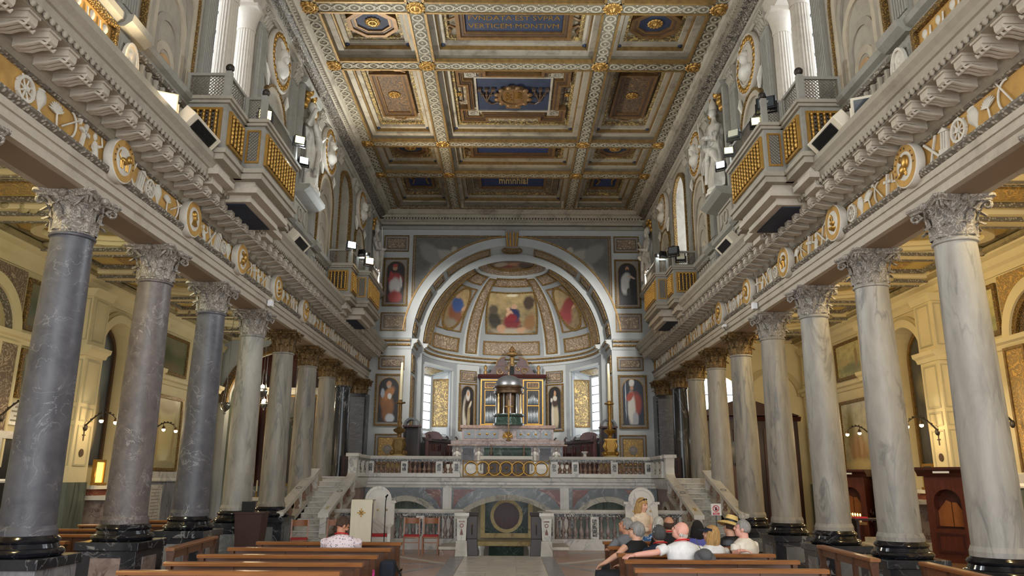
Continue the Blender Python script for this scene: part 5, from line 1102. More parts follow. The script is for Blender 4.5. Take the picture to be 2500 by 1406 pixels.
# choir stalls, canopied seats and candlesticks
for s in (-1, 1):
    t = thing('choir_stalls', f'dark carved choir stalls curving along the apse wall, {SN[s]} of the altar', 'stalls', (s*3.1, 31.0, ZP)); g = lambda u, v, w: (RD*.0+(RD-.25-w)*sin(u)-s*3.1, YD-31.0+(RD-.25-w)*cos(u), v)
    a, b = sorted((s*r(30), s*r(88))); M().gbox(g, a, b, 0, 1.42, 0, .12, 12, 1).obj('back_panel', 'wood_stall', t); M().gbox(g, a, b, 1.4, 1.5, 0, .25, 12, 1).obj('top_rail', 'wood_dark', t); M().gbox(g, a, b, 0, .5, .12, .55, 12, 1).obj('seat', 'wood_stall', t)
    for q in range(6):
        u = a+(b-a)*(q+.5)/6; M().gbox(g, u-.015, u+.015, 0, 1.0, .12, .6).obj('seat_divider', 'wood_dark', t); M().gframe(g, u-.07+.08, u+.07+.08, .6, 1.3, .05, .12, .15, 1, 1, .015).obj('panel_frame', 'wood_red', t)
        p = g(u, 1.5, .12); m = M(); m.tube([p, (p[0], p[1], p[2]+.1), (p[0]+.06*s, p[1], p[2]+.18), (p[0]+.1*s, p[1], p[2]+.13)], [.05, .04, .035, .02], 6); m.obj('scroll_crest', 'wood_dark', t, 50)
    fz = Vector(g((a+b)/2-s*.0+s*.3, 1.5, .12)); m = M(); m.gpoly(lambda u, v, w: (fz.x+u, fz.y+w, fz.z+v), [(-.4*cos(pi*i/10), .32*sin(pi*i/10)**.7) for i in range(11)], -.05, .05); m.obj('carved_crest', 'wood_stall', t)
    t = thing('canopied_seat', f'tall narrow dark canopied seat behind the {SN[s]} candlestick', 'seat', (-3.7 if s < 0 else 3.62, 28.15, ZP))
    m = M(); m.box(-.3, .3, 0, .5, 0, .5); m.box(-.3, -.25, 0, .5, .5, 1.85); m.box(.25, .3, 0, .5, .5, 1.85); m.box(-.3, .3, .45, .5, .5, 1.85); m.obj('body', 'wood_dark', t)
    m = M(); m.garch(lambda u, v, w: (u, -w, v), 0, 1.85, .22, .3, -.5, .03, 14); m.obj('round_canopy', 'grey_metal', t); M().box(-.33, .33, -.04, .52, 1.8, 1.86).obj('canopy_cornice', 'wood_stall', t)
    t = thing('candlestick', f'tall gilt {"bronze" if s > 0 else "brown"} candlestick with a long candle, {SN[s]} end of the altar rail', 'candlestick', (-3.85 if s < 0 else 3.4, 26.2, ZP)); gm = 'gold_dull' if s < 0 else 'gold'
    m = M(); m.taper((0, 0), (.36, .3), (.34, .28), 0, .62); m.taper((0, 0), (.34, .28), (.2, .18), .62, .74); m.obj('plinth', 'giallo', t); m = M()
    m.taper((0, 0), (.2, .18), (.13, .12), .74, .86); m.taper((0, 0), (.13, .12), (.17, .16), .86, 1.25); m.taper((0, 0), (.21, .2), (.21, .2), 1.25, 1.3)
    for sx in (-1, 1):
        for sy in (-1, 1): m.ball((sx*.2, sy*.17, .8), (.08, .08, .09), 8, 5); m.tube([(sx*.13, sy*.12, .9), (sx*.2, sy*.18, 1.05), (sx*.15, sy*.14, 1.22)], [.03, .045, .03], 6)
    m.obj('carved_base', gm, t, 50)
    M().lathe([(.1, 1.3), (.06, 1.36), (.08, 1.45), (.2, 1.52), (.22, 1.58), (.1, 1.64), (.06, 1.7), (.09, 1.8), (.05, 1.9), (.07, 2.0), (.05, 2.05), (.065, 2.3), (.055, 2.45), (.17, 2.48), (.17, 2.52), (.06, 2.53), (.05, 2.62)], 20).obj('stem', gm, t, 50)
    M().lathe([(.06, 2.6), (.055, 3.3), (.04, 3.88), (.0, 3.92)], 14).obj('candle', 'wax', t, 50)
t = thing('pedestal_bowl', 'small white marble bowl stand on the altar rail', 'bowl', (2.4, 25.0, ZP+.66)); M().lathe([(.07, 0), (.05, .05), (.06, .1), (.11, .14), (.11, .17)], 16).obj('bowl', 'marble_white', t, 40)
# ================================================================== aisles
XA, ZA = 11.2, 7.1
paint('fresco_wood', (78,82,52), (132,128,96), [(.3, .5, .3, .3, 0, (74,82,52), .5), (.75, .35, .3, .25, 0, (88,92,58), .5), (.6, .75, .35, .2, 0, (120,116,92), .5), (.4, .15, .4, .12, 0, (104,92,60), .4)], 'yz', .08)
paint('fresco_hall', (176,164,120), (190,176,128), [(.5, .25, .16, .2, 0, (214,206,170), .3), (.5, .5, .34, .3, 0, (196,180,128), .4), (.5, .88, .4, .1, 0, (150,128,84), .3), (.2, .45, .05, .35, 4, (168,146,100)), (.8, .45, .05, .35, -4, (168,146,100)), (.5, .06, .45, .05, 0, (160,150,116))], 'yz', .03)
paint('fresco_grove', (150,130,86), (206,200,172), [(.7, .65, .14, .3, 0, (140,130,84), .5), (.45, .3, .3, .2, 0, (166,128,88), .4), (.35, .38, .06, .16, 0, (190,160,124)), (.55, .34, .06, .18, 0, (180,148,112)), (.5, .1, .4, .08, 0, (206,186,130), .4)], 'yz', .07)
paint('fresco_view', (140,136,76), (214,198,140), [(.4, .25, .4, .14, 0, (122,128,86), .5), (.2, .5, .06, .3, 0, (150,128,84)), (.7, .45, .2, .08, 0, (190,166,112), .4)], 'yz', .07)
paint('altarpiece_clouds', (44,46,50), (70,78,84), [(.5, .6, .3, .14, 10, (120,128,130), .5), (.55, .32, .2, .24, 0, (178,158,112)), (.35, .42, .14, .18, 0, (146,56,50)), (.32, .18, .12, .2, 8, (196,196,192)), (.5, .52, .07, .05, 0, (186,150,120)), (.3, .7, .2, .1, 0, (150,156,156), .4), (.5, .86, .26, .1, 0, (104,112,116), .5)], 'yz', .06)
paint('altarpiece_dusk', (22,20,22), (86,86,80), [(.5, .6, .3, .1, 0, (140,132,104), .5), (.4, .78, .4, .12, 10, (60,58,58), .5), (.45, .36, .16, .1, 0, (128,62,66)), (.5, .2, .26, .14, 10, (36,34,56)), (.6, .3, .05, .12, -30, (176,140,104)), (.4, .43, .05, .035, 0, (170,130,100))], 'yz', .06)
paint('altarpiece_end', (20,18,18), (40,36,32), [(.35, .5, .1, .25, 10, (120,84,70), .4), (.5, .6, .14, .2, 0, (46,58,52), .5), (.6, .35, .12, .25, -8, (70,44,40), .4)], 'xz', .06)
paint('icon_portrait', (46,60,58), (52,84,80), [(.5, .2, .4, .22, 0, (52,40,34)), (.5, .55, .18, .22, 0, (206,150,104)), (.5, .76, .2, .1, 0, (92,66,44)), (.5, .3, .1, .1, 0, (226,216,190))], 'yz', .03)
BEAD = M().ball((0, 0, 0), .03, 6, 4).mesh('bead', 'aisle_cream', 60)
def landscape(label, f, u0, u1, z0, z1, mat, base):
    t = thing('wall_painting', label, 'painting', base); g = lambda u, v, w: tuple(Vector(f(u, v, w))-Vector(base))
    M().gbox(g, u0+.08, u1-.08, z0+.08, z1-.08, .01, .03).obj('picture', mat, t); M().gframe(g, u0, u1, z0, z1, .1, .01, .07).obj('frame', 'gold_bead', t); return t
for s in (-1, 1):
    f = lambda u, v, w, s=s: (s*(XA-w), u, v); sn = SN[s]; cream, dark, pan = ('aisle_cream', 'aisle_cream_dark', 'aisle_panel')
    m = M(); m.gbox(f, Y0, 19.85, 0, 7.3, -.8, 0); holed(m, f, 19.85, 22.35, 0, 7.3, 21.05, .98, .0, 5.1, -.8, 0); m.gbox(f, 22.35, 28.8, 0, 7.3, -.8, 0)
    wa = struct('wall_aisle_'+sn, m, cream, f'cream {sn} aisle wall with marble dado and arched altar niche')
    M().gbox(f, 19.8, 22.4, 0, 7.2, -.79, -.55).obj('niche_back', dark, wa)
    M().gbox(f, Y0, 19.8, 0, 1.7, 0, .04).obj('dado', 'marble_cipollino_green', wa); M().gbox(f, 22.35, 28.4, 0, 1.7, 0, .04).obj('dado', 'marble_bardiglio' if s < 0 else 'marble_cipollino_green', wa)
    M().gprof(f, [(0, 1.7), (.08, 1.7), (.08, 1.74), (.05, 1.8), (.06, 2.0), (0, 2.02)], Y0, 19.8).obj('dado_cap', 'marble_white', wa); M().gprof(f, [(0, 1.7), (.08, 1.7), (.08, 1.74), (.05, 1.8), (.06, 2.0), (0, 2.02)], 22.35, 28.4).obj('dado_cap', 'marble_white', wa)
    M().gbox(f, Y0, 28.4, 0, .25, .04, .1).obj('plinth', 'marble_old', wa)
    for a, b in ((Y0, 19.85), (22.25, 28.4)): M().gprof(f, [(0, 4.72), (.05, 4.74), (.08, 4.84), (.16, 4.88), (.18, 4.98), (0, 5.02)], a, b).obj('string_course', cream, wa)
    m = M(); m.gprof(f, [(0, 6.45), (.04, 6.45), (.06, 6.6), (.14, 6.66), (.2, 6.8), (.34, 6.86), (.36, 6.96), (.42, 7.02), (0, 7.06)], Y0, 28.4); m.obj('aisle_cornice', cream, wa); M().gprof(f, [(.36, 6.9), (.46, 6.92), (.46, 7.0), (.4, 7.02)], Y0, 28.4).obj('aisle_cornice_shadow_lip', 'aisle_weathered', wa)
    for y in (14.55, 19.4, 22.8, 27.6):
        o = M().gbox(f, y-.42, y+.42, 0, 6.5, 0, .3).obj('aisle_pilaster', cream, wa); M().gbox(f, y-.44, y+.44, 0, 1.7, 0, .33).obj('pilaster_dado', 'marble_cipollino_green', o); M().gbox(f, y-.47, y+.47, 0, .28, 0, .36).obj('pilaster_plinth', 'marble_old', o)
        M().gprof(f, [(0, 4.85), (.34, 4.85), (.38, 4.95), (.46, 5.0), (.48, 5.1), (0, 5.14)], y-.5, y+.5).obj('pilaster_cap', cream, o); M().gprof(f, [(0, 6.4), (.33, 6.4), (.4, 6.55), (.46, 6.6), (0, 6.62)], y-.48, y+.48).obj('pilaster_crown', cream, o)
        for z0, z1 in ((2.1, 3.1), (3.2, 3.55), (3.65, 4.75), (5.25, 6.35)):
            m = M(); m.gframe(f, y-.3, y+.3, z0, z1, .04, .3, .325); ft = lambda u, v, w, y=y: (s*(XA-.15+u), y-.42-w, v); m.gframe(ft, -.11, .11, z0, z1, .03, 0, .02); m.obj('pilaster_panel', pan, o)
        m = M(); g = lambda u, v, w, y=y: (s*(XA-.31-w), y+u, v); m.garch(g, 0, 2.42, .0, .1, 0, .012, 14, 0, 2*pi); m.gbox(g, -.012, .012, 2.72, 2.98, 0, .014); m.gbox(g, -.07, .07, 2.85, 2.875, 0, .014)
        tag(m.obj('consecration_cross', 'brown_frame', o))
    M().garch(f, 21.05, 5.1, .98, 1.2, 0, .1, 24).obj('niche_archivolt', cream, wa); M().garch(f, 21.05, 5.1, 1.2, 1.3, 0, .06, 24).obj('niche_archivolt_fillet', dark, wa)
    # side altar with picture
    pic = 'altarpiece_clouds' if s < 0 else 'altarpiece_dusk'; base = f(21.05, 2.1, -.54); g = lambda u, v, w: tuple(Vector(f(u, v, w-.54))-Vector(base))
    t = thing('altarpiece', ('tall arched altarpiece with saint in white rising among clouds' if s < 0 else 'tall dark arched altarpiece with seated figure at dusk'), 'painting', base)
    P = lambda q: [(21.05-q*.72, 2.15)]+[(21.05-q*.72*cos(pi*i/14), 5.2+.72*q*sin(pi*i/14)) for i in range(15)]+[(21.05+q*.72, 2.15)]
    M().gpoly(g, P(1), .01, .04).obj('canvas', pic, t); M().gring(g, P(1.14), P(1), .0, .1).obj('frame', 'brown_frame' if s < 0 else 'gold_dull', t)
    t = thing('side_altar', f'inlaid marble side altar below the {"cloud" if s < 0 else "dusk"} altarpiece', 'altar', (s*(XA-.1), 21.05, 0)); q = lambda u, v, w: (-s*w, u, v)
    M().gbox(q, -1.3, 1.3, 0, .16, -.3, 1.5).obj('step', 'marble_white', t); M().gbox(q, -1.15, 1.15, .16, .3, -.3, 1.1).obj('step', 'marble_white', t)
    M().gbox(q, -.75, .75, .3, 1.25, -.3, .5).obj('altar_front', 'marble_breccia', t); M().gframe(q, -.7, .7, .38, 1.18, .09, .5, .53).obj('altar_frame', 'giallo', t); M().garch(q, 0, .78, .16, .24, .5, .53, 20, 0, 2*pi).obj('altar_roundel', 'giallo', t)
    M().gbox(q, -.95, .95, 1.25, 1.36, -.3, .62).obj('mensa', 'marble_white', t); M().gbox(q, -.9, .9, 1.36, 1.52, -.3, .25).obj('gradine', 'marble_rosso', t); M().gbox(q, -.95, .95, 1.52, 1.62, -.3, .28).obj('gradine_top', 'marble_white', t)
    yy = 20.45 if s < 0 else 20.15
    t = thing('icon', 'small lit icon in a gold frame on the ' + ('left' if s < 0 else 'right')+' side altar', 'picture', (s*(XA-.25), yy, 1.62)); M().gbox(q, -.2, .2, .06, .6, -.02, .02).obj('picture', 'icon_portrait' if s > 0 else 'icon_glow', t); M().gframe(q, -.26, .26, 0, .66, .07, -.03, .05).obj('frame', 'gold', t); M().gbox(q, -.22, .22, -.0, .06, .02, .14).obj('ledge', 'gold', t)
    light('POINT', (s*(XA-.6), yy, 1.9), 2.5 if s > 0 else 3, (1, .72, .35), .05)
    # landscapes
    landscape(f'upper landscape fresco of {"woods" if s < 0 else "a sunny valley"} on the {sn} aisle wall', f, 23.62, 25.6, 5.08, 6.35, 'fresco_wood' if s < 0 else 'fresco_view', f(24.6, 5.08, 0))
    landscape(f'lower fresco of {"a columned church interior" if s < 0 else "pale travellers in a grove"} on the {sn} aisle wall', f, 23.6, 25.65, 2.02, 4.4, 'fresco_hall' if s < 0 else 'fresco_grove', f(24.6, 2.02, 0))
    landscape(f'{"dark" if s < 0 else "golden"} landscape fresco beside the near chapel arch, {sn} aisle', f, 16.75, 18.6, 5.1, 6.3, 'fresco_wood' if s < 0 else 'fresco_view', f(17.7, 5.1, 0))
    if s < 0:
        landscape('misty mountain fresco above the doorway inscription', f, 16.9, 18.6, 3.55, 4.68, 'fresco_wood', f(17.7, 3.55, 0))
        t = thing('wall_tablet', 'white marble inscription tablet over the dark doorway', 'tablet', f(17.4, 2.95, .02)); M().gbox(q, -.75, .75, 0, .5, 0, .04).obj('slab', 'marble_white', t); m = M()
        for k in range(4): m.gbox(q, -.55+.1*(k % 2), .5-.08*k, .08+k*.1, .12+k*.1, .04, .045)
        m.obj('lettering', 'mural_dark', t)
        o = struct('door_1', M().gbox(f, 16.6, 17.5, 0, 2.6, .02, .06), 'black', 'open doorway, its shade a flat black panel, in the left aisle wall'); M().gframe(f, 16.42, 17.68, -.1, 2.8, .16, .0, .14).obj('door_frame', 'marble_white', o)  # black slab on the wall paints the darkness inside the doorway
        t = thing('notice', 'white notice pinned beside the green marble pilaster', 'notice', f(18.75, 1.05, .06)); M().gbox(q, -.22, .22, 0, .3, 0, .01).obj('sheet', 'paper', t); m = M(); [m.gbox(q, -.16, .16-.04*k, .07+k*.07, .085+k*.07, .01, .012) for k in range(3)]; m.obj('print', 'grey_metal', t)
        t = thing('memorial_tablet', 'tall white memorial tablet on the aisle dado below the hall fresco', 'tablet', f(24.3, .45, .06)); M().gbox(q, -.42, .42, 0, 1.15, 0, .03).obj('slab', 'marble_white', t); m = M(); [m.gbox(q, -.3, .3-.05*(k % 3), .1+k*.1, .12+k*.1, .03, .033) for k in range(10)]; m.obj('lettering', 'mural_dark', t)
    # near chapel arch
    om = 'panel_beige' if s < 0 else 'ornate_gold'
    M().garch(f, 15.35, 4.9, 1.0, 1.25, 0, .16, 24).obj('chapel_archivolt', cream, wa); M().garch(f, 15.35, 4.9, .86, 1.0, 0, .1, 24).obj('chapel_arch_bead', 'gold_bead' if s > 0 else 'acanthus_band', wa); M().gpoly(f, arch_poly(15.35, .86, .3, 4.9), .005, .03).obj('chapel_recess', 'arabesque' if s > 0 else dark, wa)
    M().gpoly(f, [(16.65, 6.4), (16.65, 5.05), (16.45, 5.3), (16.1, 5.85), (15.6, 6.2), (15.4, 6.4)], 0, .05).obj('chapel_spandrel', om, wa)
    M().gbox(f, 16.1, 16.65, 2.1, 4.7, .02, .09).obj('chapel_pilaster_panel', om, wa); M().gframe(f, 16.02, 16.72, 2.03, 4.75, .06, .0, .12).obj('chapel_pilaster_frame', cream if s < 0 else 'gold_dull', wa)
    # ceiling
    a, b = sorted((s*6.2, s*11.25)); fz = lambda u, v, w: (u, v, ZA-w); zc = struct('ceiling_aisle_'+sn, M().box(a, b, Y0, 28.5, ZA, ZA+.15), 'aisle_gold_plaster', f'stuccoed {sn} aisle ceiling with coffers and ovals')
    for i in range(-2, 8):
        y = 9.54+i*2.397
        M().gbox(fz, a, b, y-.22, y+.22, 0, .2).obj('aisle_beam', cream, zc); m = M()
        for sd in (-1, 1): m.gbox(fz, a, b, y+sd*.22-.03, y+sd*.22+.03, .16, .23)
        m.obj('beam_bead', 'acanthus_band', zc)
        yc = y+1.2
        if i % 2 == 0:
            m = M(); n = 32; xc = s*8.7; el = lambda k, e=0: [(xc+(1.55*k+e)*cos(2*pi*j/n), yc+(.78*k+e)*sin(2*pi*j/n)) for j in range(n)]
            m.gring(fz, el(1.12), el(.98), 0, .16); m.gring(fz, el(.86), el(.78), 0, .1); m.obj('oval_moulding', cream, zc); M().gpoly(fz, el(.5), 0, .05).obj('oval_relief', 'aisle_weathered', zc)
            for k in (-1, 1): M().gpoly(fz, [(xc+k*1.8, yc-.7), (xc+k*2.35, yc-.85), (xc+k*2.35, yc+.85), (xc+k*1.8, yc+.7), (xc+k*2.05, yc)], 0, .06).obj('corner_relief', 'aisle_weathered', zc)
        else:
            x0, x1 = sorted((s*6.5, s*10.9)); M().gframe(fz, x0, x1, yc-.9, yc+.9, .14, 0, .16).obj('coffer_frame', cream, zc); M().gframe(fz, x0+.35, x1-.35, yc-.58, yc+.58, .08, 0, .1).obj('coffer_bead', 'acanthus_band', zc); M().gbox(fz, s*8.7-1.1, s*8.7+1.1, yc-.3, yc+.3, 0, .06).obj('coffer_relief', 'ornate_gold', zc)
        m = M(); random.seed(i+s*20)                          # ragged garlands of stucco
        for k in range(26): x = s*random.uniform(6.5, 10.8); m.ball(fz(x, y+random.choice((-1, 1))*random.uniform(.26, .42), .08+random.random()*.1), (random.uniform(.05, .14), random.uniform(.04, .09), .07), 6, 4)
        tag(m.obj('stucco_garland', 'aisle_weathered', zc, 60), kind='stuff')
    # end wall
    fe_ = lambda u, v, w, s=s: (s*u, 28.4-w, v); m = M()
    if s < 0:
        holed(m, fe_, 6.26, 11.3, 0, 7.3, 8.75, 2.0, 0, 4.55, -.4, 0); we = struct('wall_aisle_end_left', m, 'apse_blue', 'end wall of the left aisle opening to a dark chapel under a gilded arch')
        M().garch(fe_, 8.75, 4.55, 2.0, 2.22, 0, .1, 30).obj('chapel_arch_gilding', 'arabesque', we); M().garch(fe_, 8.75, 4.55, 1.93, 2.02, -.05, .14, 30).obj('chapel_arch_bead', 'gold_bead', we)
        M().box(-11.2, -6.3, 30.6, 30.8, 0, 7.3).obj('chapel_back', 'wood_stall', we); M().box(-11.2, -6.2, 28.8, 30.8, 7.2, 7.4).obj('chapel_vault', 'aisle_weathered', we); M().box(-11.4, -11.0, 28.8, 30.8, 0, 7.3).obj('chapel_side', 'marble_cipollino_green', we); M().box(-6.6, -6.4, 28.8, 30.8, 0, 7.3).obj('chapel_side', 'marble_cipollino_green', we)
        t = thing('chapel_altarpiece', 'large dark altarpiece between fluted gilt columns at the end of the left aisle', 'painting', (-8.8, 30.5, 1.6)); M().box(-.95, .95, -.06, 0, 0, 3.4).obj('canvas', 'altarpiece_end', t); M().gframe(lambda u, v, w: (u, -w, v), -1.05, 1.05, -.1, 3.5, .12, 0, .12).obj('frame', 'gold_dull', t)
        for x in (-1.5, 1.5):
            m = M(); n = 32; vs = []
            for z, rr in ((0, .26), (3.4, .22)):
                for i in range(n): aa = 2*pi*i/n; k = rr*(1 if i % 2 else .9); vs.append((x+k*cos(aa), -.3+k*sin(aa), z))
            m.add(vs, [(i, (i+1) % n, n+(i+1) % n, n+i) for i in range(n)]); m.obj('fluted_column', 'giallo', t, 30)
        m = M(); m.gprof(lambda u, v, w: (u, -w, v), [(-.05, 3.45), (.5, 3.45), (.55, 3.6), (.7, 3.7), (-.05, 3.75)], -1.9, 1.9); m.obj('entablature', 'marble_old', t)
        t = thing('chapel_altar', 'marble altar with white cloth under the dark chapel altarpiece', 'altar', (-8.8, 29.8, 0)); M().box(-1.1, 1.1, -.3, .4, 0, .98).obj('block', 'marble_breccia', t); M().box(-1.3, 1.3, -.4, .45, .98, 1.1).obj('mensa', 'cloth_white', t); M().box(-1.25, 1.25, .15, .45, 1.1, 1.5).obj('gradine', 'marble_grey', t)
        t = thing('reliquary', 'gilt glass reliquary casket on the chapel altar', 'reliquary', (-9.2, 29.7, 1.1)); M().box(-.22, .22, -.14, .14, .06, .4).obj('casket', 'glass_dark', t); m = M(); m.gframe(lambda u, v, w: (u, -.14-w, v), -.24, .24, .04, .42, .04, 0, .03); m.taper((0, 0), (.26, .17), (.16, .1), .42, .5); m.box(-.26, .26, -.17, .17, 0, .05); m.obj('gilt_mount', 'gold', t)
        for k, x in enumerate((-8.3, -9.75)):
            t = thing('altar_candle', 'white candle in a brass holder on the chapel altar' if k else 'white candle in a brass holder near the fluted column', 'candle', (x, 29.75, 1.1)); M().lathe([(.09, 0), (.03, .05), (.03, .2), (.06, .22)], 12).obj('holder', 'gold', t, 40); M().lathe([(.03, .22), (.03, .62), (0, .64)], 10).obj('wax', 'wax', t)
        pass
    else:
        m.gbox(fe_, 6.26, 11.3, 0, 4.35, -.4, 0); holed(m, fe_, 6.26, 11.3, 4.35, 7.3, 7.8, .9, 4.35, 4.78, -.4, 0); we = struct('wall_aisle_end_right', m, cream, 'end wall of the right aisle with half round window')
        NWIN[0] += 1; o = struct('window_%d' % NWIN[0], M().gpoly(fe_, arch_poly(7.8, .95, 4.3, 4.78), -.3, -.27), 'window_glass', 'half round bright window above the dark wooden porch'); M().garch(fe_, 7.8, 4.78, .88, 1.02, -.05, .06, 24).obj('window_arch', cream, o); glazing(M(), fe_, 6.95, 8.65, 4.35, 5.6, -.25, 3, 2).obj('glazing_bar', 'iron', o)
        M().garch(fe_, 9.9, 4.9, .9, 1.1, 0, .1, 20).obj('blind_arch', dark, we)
        t = thing('wooden_porch', 'dark wooden draught porch with pediment at the end of the right aisle', 'porch', (8.45, 27.9, 0)); M().box(-1.9, 1.9, -.5, .4, 0, 3.9).obj('case', 'wood_dark', t); M().gprof(lambda u, v, w: (u, -.5-w, v), [(-.2, 3.9), (.05, 3.9), (.15, 4.05), (-.2, 4.1)], -2.0, 2.0).obj('cornice', 'wood_stall', t); M().gpoly(lambda u, v, w: (u, -.5-w, v), [(-2.0, 4.1), (2.0, 4.1), (0, 4.75)], -.2, .05).obj('pediment', 'wood_stall', t)
        for k in range(14): M().box(-1.8+k*.27, -1.7+k*.27, -.55, -.5, .3, 3.6).obj('fluting', 'wood_stall', t)
        M().box(-.75, .1, -.58, -.5, 0, 2.3).obj('door_leaf', 'wood_red', t); M().gpoly(lambda u, v, w: (u, -.56-w, v), [(-.75, 2.4), (.1, 2.4), (.1, 2.9), (-.1, 3.15), (-.32, 3.2), (-.55, 3.15), (-.75, 2.9)], 0, .04).obj('fanlight', 'glass_dark', t)
        t = thing('wall_lamp', 'small cold spot lamp clipped above the wooden porch door', 'lamp', (8.2, 27.3, 3.3)); M().ball((0, 0, 0), (.05, .08, .05), 8, 5).obj('lamp_body', 'black_metal', t); M().ball((-.02, -.08, -.02), .04, 8, 5).obj('bulb', 'lamp_cold', t)
# wall lamps: curved iron arms with two bulbs
def arm_lamp(label, s, y, z):
    t = thing('wall_lamp', label, 'lamp', (s*(XA-.33), y, z)); m = M(); m.ball((0, 0, 0), (.05, .07, .09), 8, 5)
    m.tube([(-s*.75*k, -.02*k, .06+.32*sin(k*pi*.82)) for k in [i/10 for i in range(11)]], [.022-.001*i for i in range(11)], 6); m.tube([(-s*.35, 0, .36), (-s*.38, 0, .24)], .012, 5)
    for k in range(7): a = k*.5; m.ball((-s*(.12+.09*k), .02*sin(a*3), .06+.32*sin((.16+.12*k)*pi*.82)+.02), (.03, .04, .025), 6, 4)
    m.obj('iron_arm', 'iron', t, 50)
    for px, pz in ((-s*.75, .16), (-s*.38, .2)): M().lathe([(.03, .06), (.05, 0), (.055, -.03)], 10, (px, 0, pz+.02)).obj('socket', 'bronze', t); M().ball((px, 0, pz-.03), .05, 10, 7).obj('bulb', 'bulb_warm', t, 60)
    light('POINT', (s*(XA-1.3), y-.1, z+.05), 16, (1, .8, .52), .1)
for s, y, tx in ((-1, 16.15, 'beside the doorway tablet'), (-1, 19.4, 'in front of the cloud altarpiece'), (-1, 22.95, 'in front of the hall fresco'), (1, 16.45, 'on the gilded chapel pilaster'), (1, 19.4, 'in front of the dusk altarpiece'), (1, 22.9, 'in front of the grove fresco')):
    arm_lamp(f'curved iron wall lamp with two lit bulbs {tx}', s, y, 3.05)
# confessionals
def confessional(label, x, y, rz):
    t = thing('confessional', label, 'confessional', (x, y, 0), rz); f = lambda u, v, w: (u, -w, v)
    m = M(); m.box(-.5, .5, -.4, .4, 0, .12); m.box(-.46, .46, -.05, .36, .12, 1.95); m.obj('body', 'wood_red', t); m = M(); holed(m, f, -.46, .46, .12, 1.95, 0, .3, .75, 1.35, .05, .36); m.obj('front', 'wood_red', t)
    M().gprof(f, [(-.4, 1.95), (.42, 1.95), (.46, 2.02), (.56, 2.1), (.56, 2.16), (-.4, 2.16)], -.58, .58).obj('cornice', 'wood_stall', t); m = M(); m.gpoly(f, [(-.3, .8), (.0, .8), (.0, 1.35), (-.1, 1.4), (-.3, 1.15)], .1, .14); m.gpoly(f, [(.3, .8), (.02, .8), (.02, 1.35), (.12, 1.35), (.3, 1.05)], .1, .14); m.obj('half_curtain', 'wood_chair', t)
    M().gbox(f, -.32, .32, .2, .68, .36, .39).obj('door', 'wood_red', t); M().gframe(f, -.3, .3, .22, .66, .05, .36, .41).obj('door_frame', 'wood_stall', t); M().gbox(f, -.18, .18, 2.02, 2.07, .5, .515).obj('name_card', 'paper', t)
    for sd in (-1, 1): m = M(); curl(m, lambda u, v, w: (sd*.5, -.05-u, v+w), .05, .9, 0, .12, 1, 1.5, .03); curl(m, lambda u, v, w: (sd*.5, -.05-u, v+w), .1, .65, 0, .08, -1, 1.5, .025); m.obj('side_scroll', 'wood_stall', t, 50)
    return t
confessional('carved reddish wooden confessional next to the lit icon altar', 10.55, 18.55, -pi/2*.55); confessional('dark wooden confessional under the grove fresco', 10.5, 23.7, -pi/2*.5)
t = thing('prayer_desk', 'dark wooden prayer desk with a red book, before the far confessional', 'desk', (8.0, 17.6, 0)); M().box(-.35, .35, -.2, .2, .98, 1.02).obj('top', 'wood_dark', t); M().box(-.3, -.24, -.15, .15, 0, .98).obj('leg', 'wood_dark', t); M().box(.24, .3, -.15, .15, 0, .98).obj('leg', 'wood_dark', t); M().box(-.35, .35, -.2, .3, 0, .08).obj('foot', 'wood_dark', t)
tag(M().box(-.14, .14, -.1, .1, 0, .03).obj('book', 'sign_red', None, loc=(7.85, 17.6, 1.02)), 'red book lying on the prayer desk', 'book')
tag(M().box(-.4, .4, -.6, .6, 0, .012).obj('carpet', 'carpet_red', None, loc=(9.0, 19.6, .007)), 'dark red carpet in front of the right side altar', 'carpet')
t = thing('electric_candle_rack', 'rack of lit electric candles before the right side altar', 'candle rack', (9.35, 21.2, .0)); M().box(-.12, .12, -.4, .4, .7, .76).obj('shelf', 'gold_dull', t); M().box(-.04, .04, -.04, .04, 0, .7).obj('stand', 'gold_dull', t)
for k in range(5): o = M().lathe([(.025, 0), (.025, .16)], 8, (0, -.3+k*.15, .76)).obj('candle', 'wax', t); M().ball((0, -.3+k*.15, .95), (.02, .02, .035), 6, 5).obj('flame', 'candle_light', o)
# hanging sanctuary lamps; the one in the end chapel is added for light
for k, (x, y, z, lit) in enumerate(((-7.5, 22.6, 4.35, 1), (-8.5, 22.4, 3.9, 0), (-6.9, 24.0, 3.6, 0), (-9.6, 29.3, 4.6, 2))):
    t = thing('hanging_lamp', ['silver sanctuary lamp with a lit bulb hanging on chains', 'unlit silver sanctuary lamp hanging before the dark altarpiece', 'small silver sanctuary lamp hanging between far columns', 'lit silver lamp added to brighten the end chapel of the left aisle'][k], 'lamp', (x, y, z))
    M().lathe([(.0, -.26), (.04, -.24), (.03, -.18), (.12, -.1), (.15, 0), (.11, .05), (.13, .08), (.1, .09)], 16).obj('bowl', 'silver', t, 50); m = M()
    for q in range(3): a = q*2*pi/3; m.tube([(.13*cos(a), .13*sin(a), .05), (.05*cos(a), .05*sin(a), .5), (0, 0, .7)], .008, 5)
    m.tube([(0, 0, .7), (0, 0, ZA-z)], .008, 5); m.obj('chain', 'silver', t)
    if lit: M().ball((0, 0, .14), .06, 10, 7).obj('bulb', 'bulb_warm', t); light('POINT', (x, y-.2, z+.15), 8 if lit == 1 else 50, (1, .82, .55), .08)
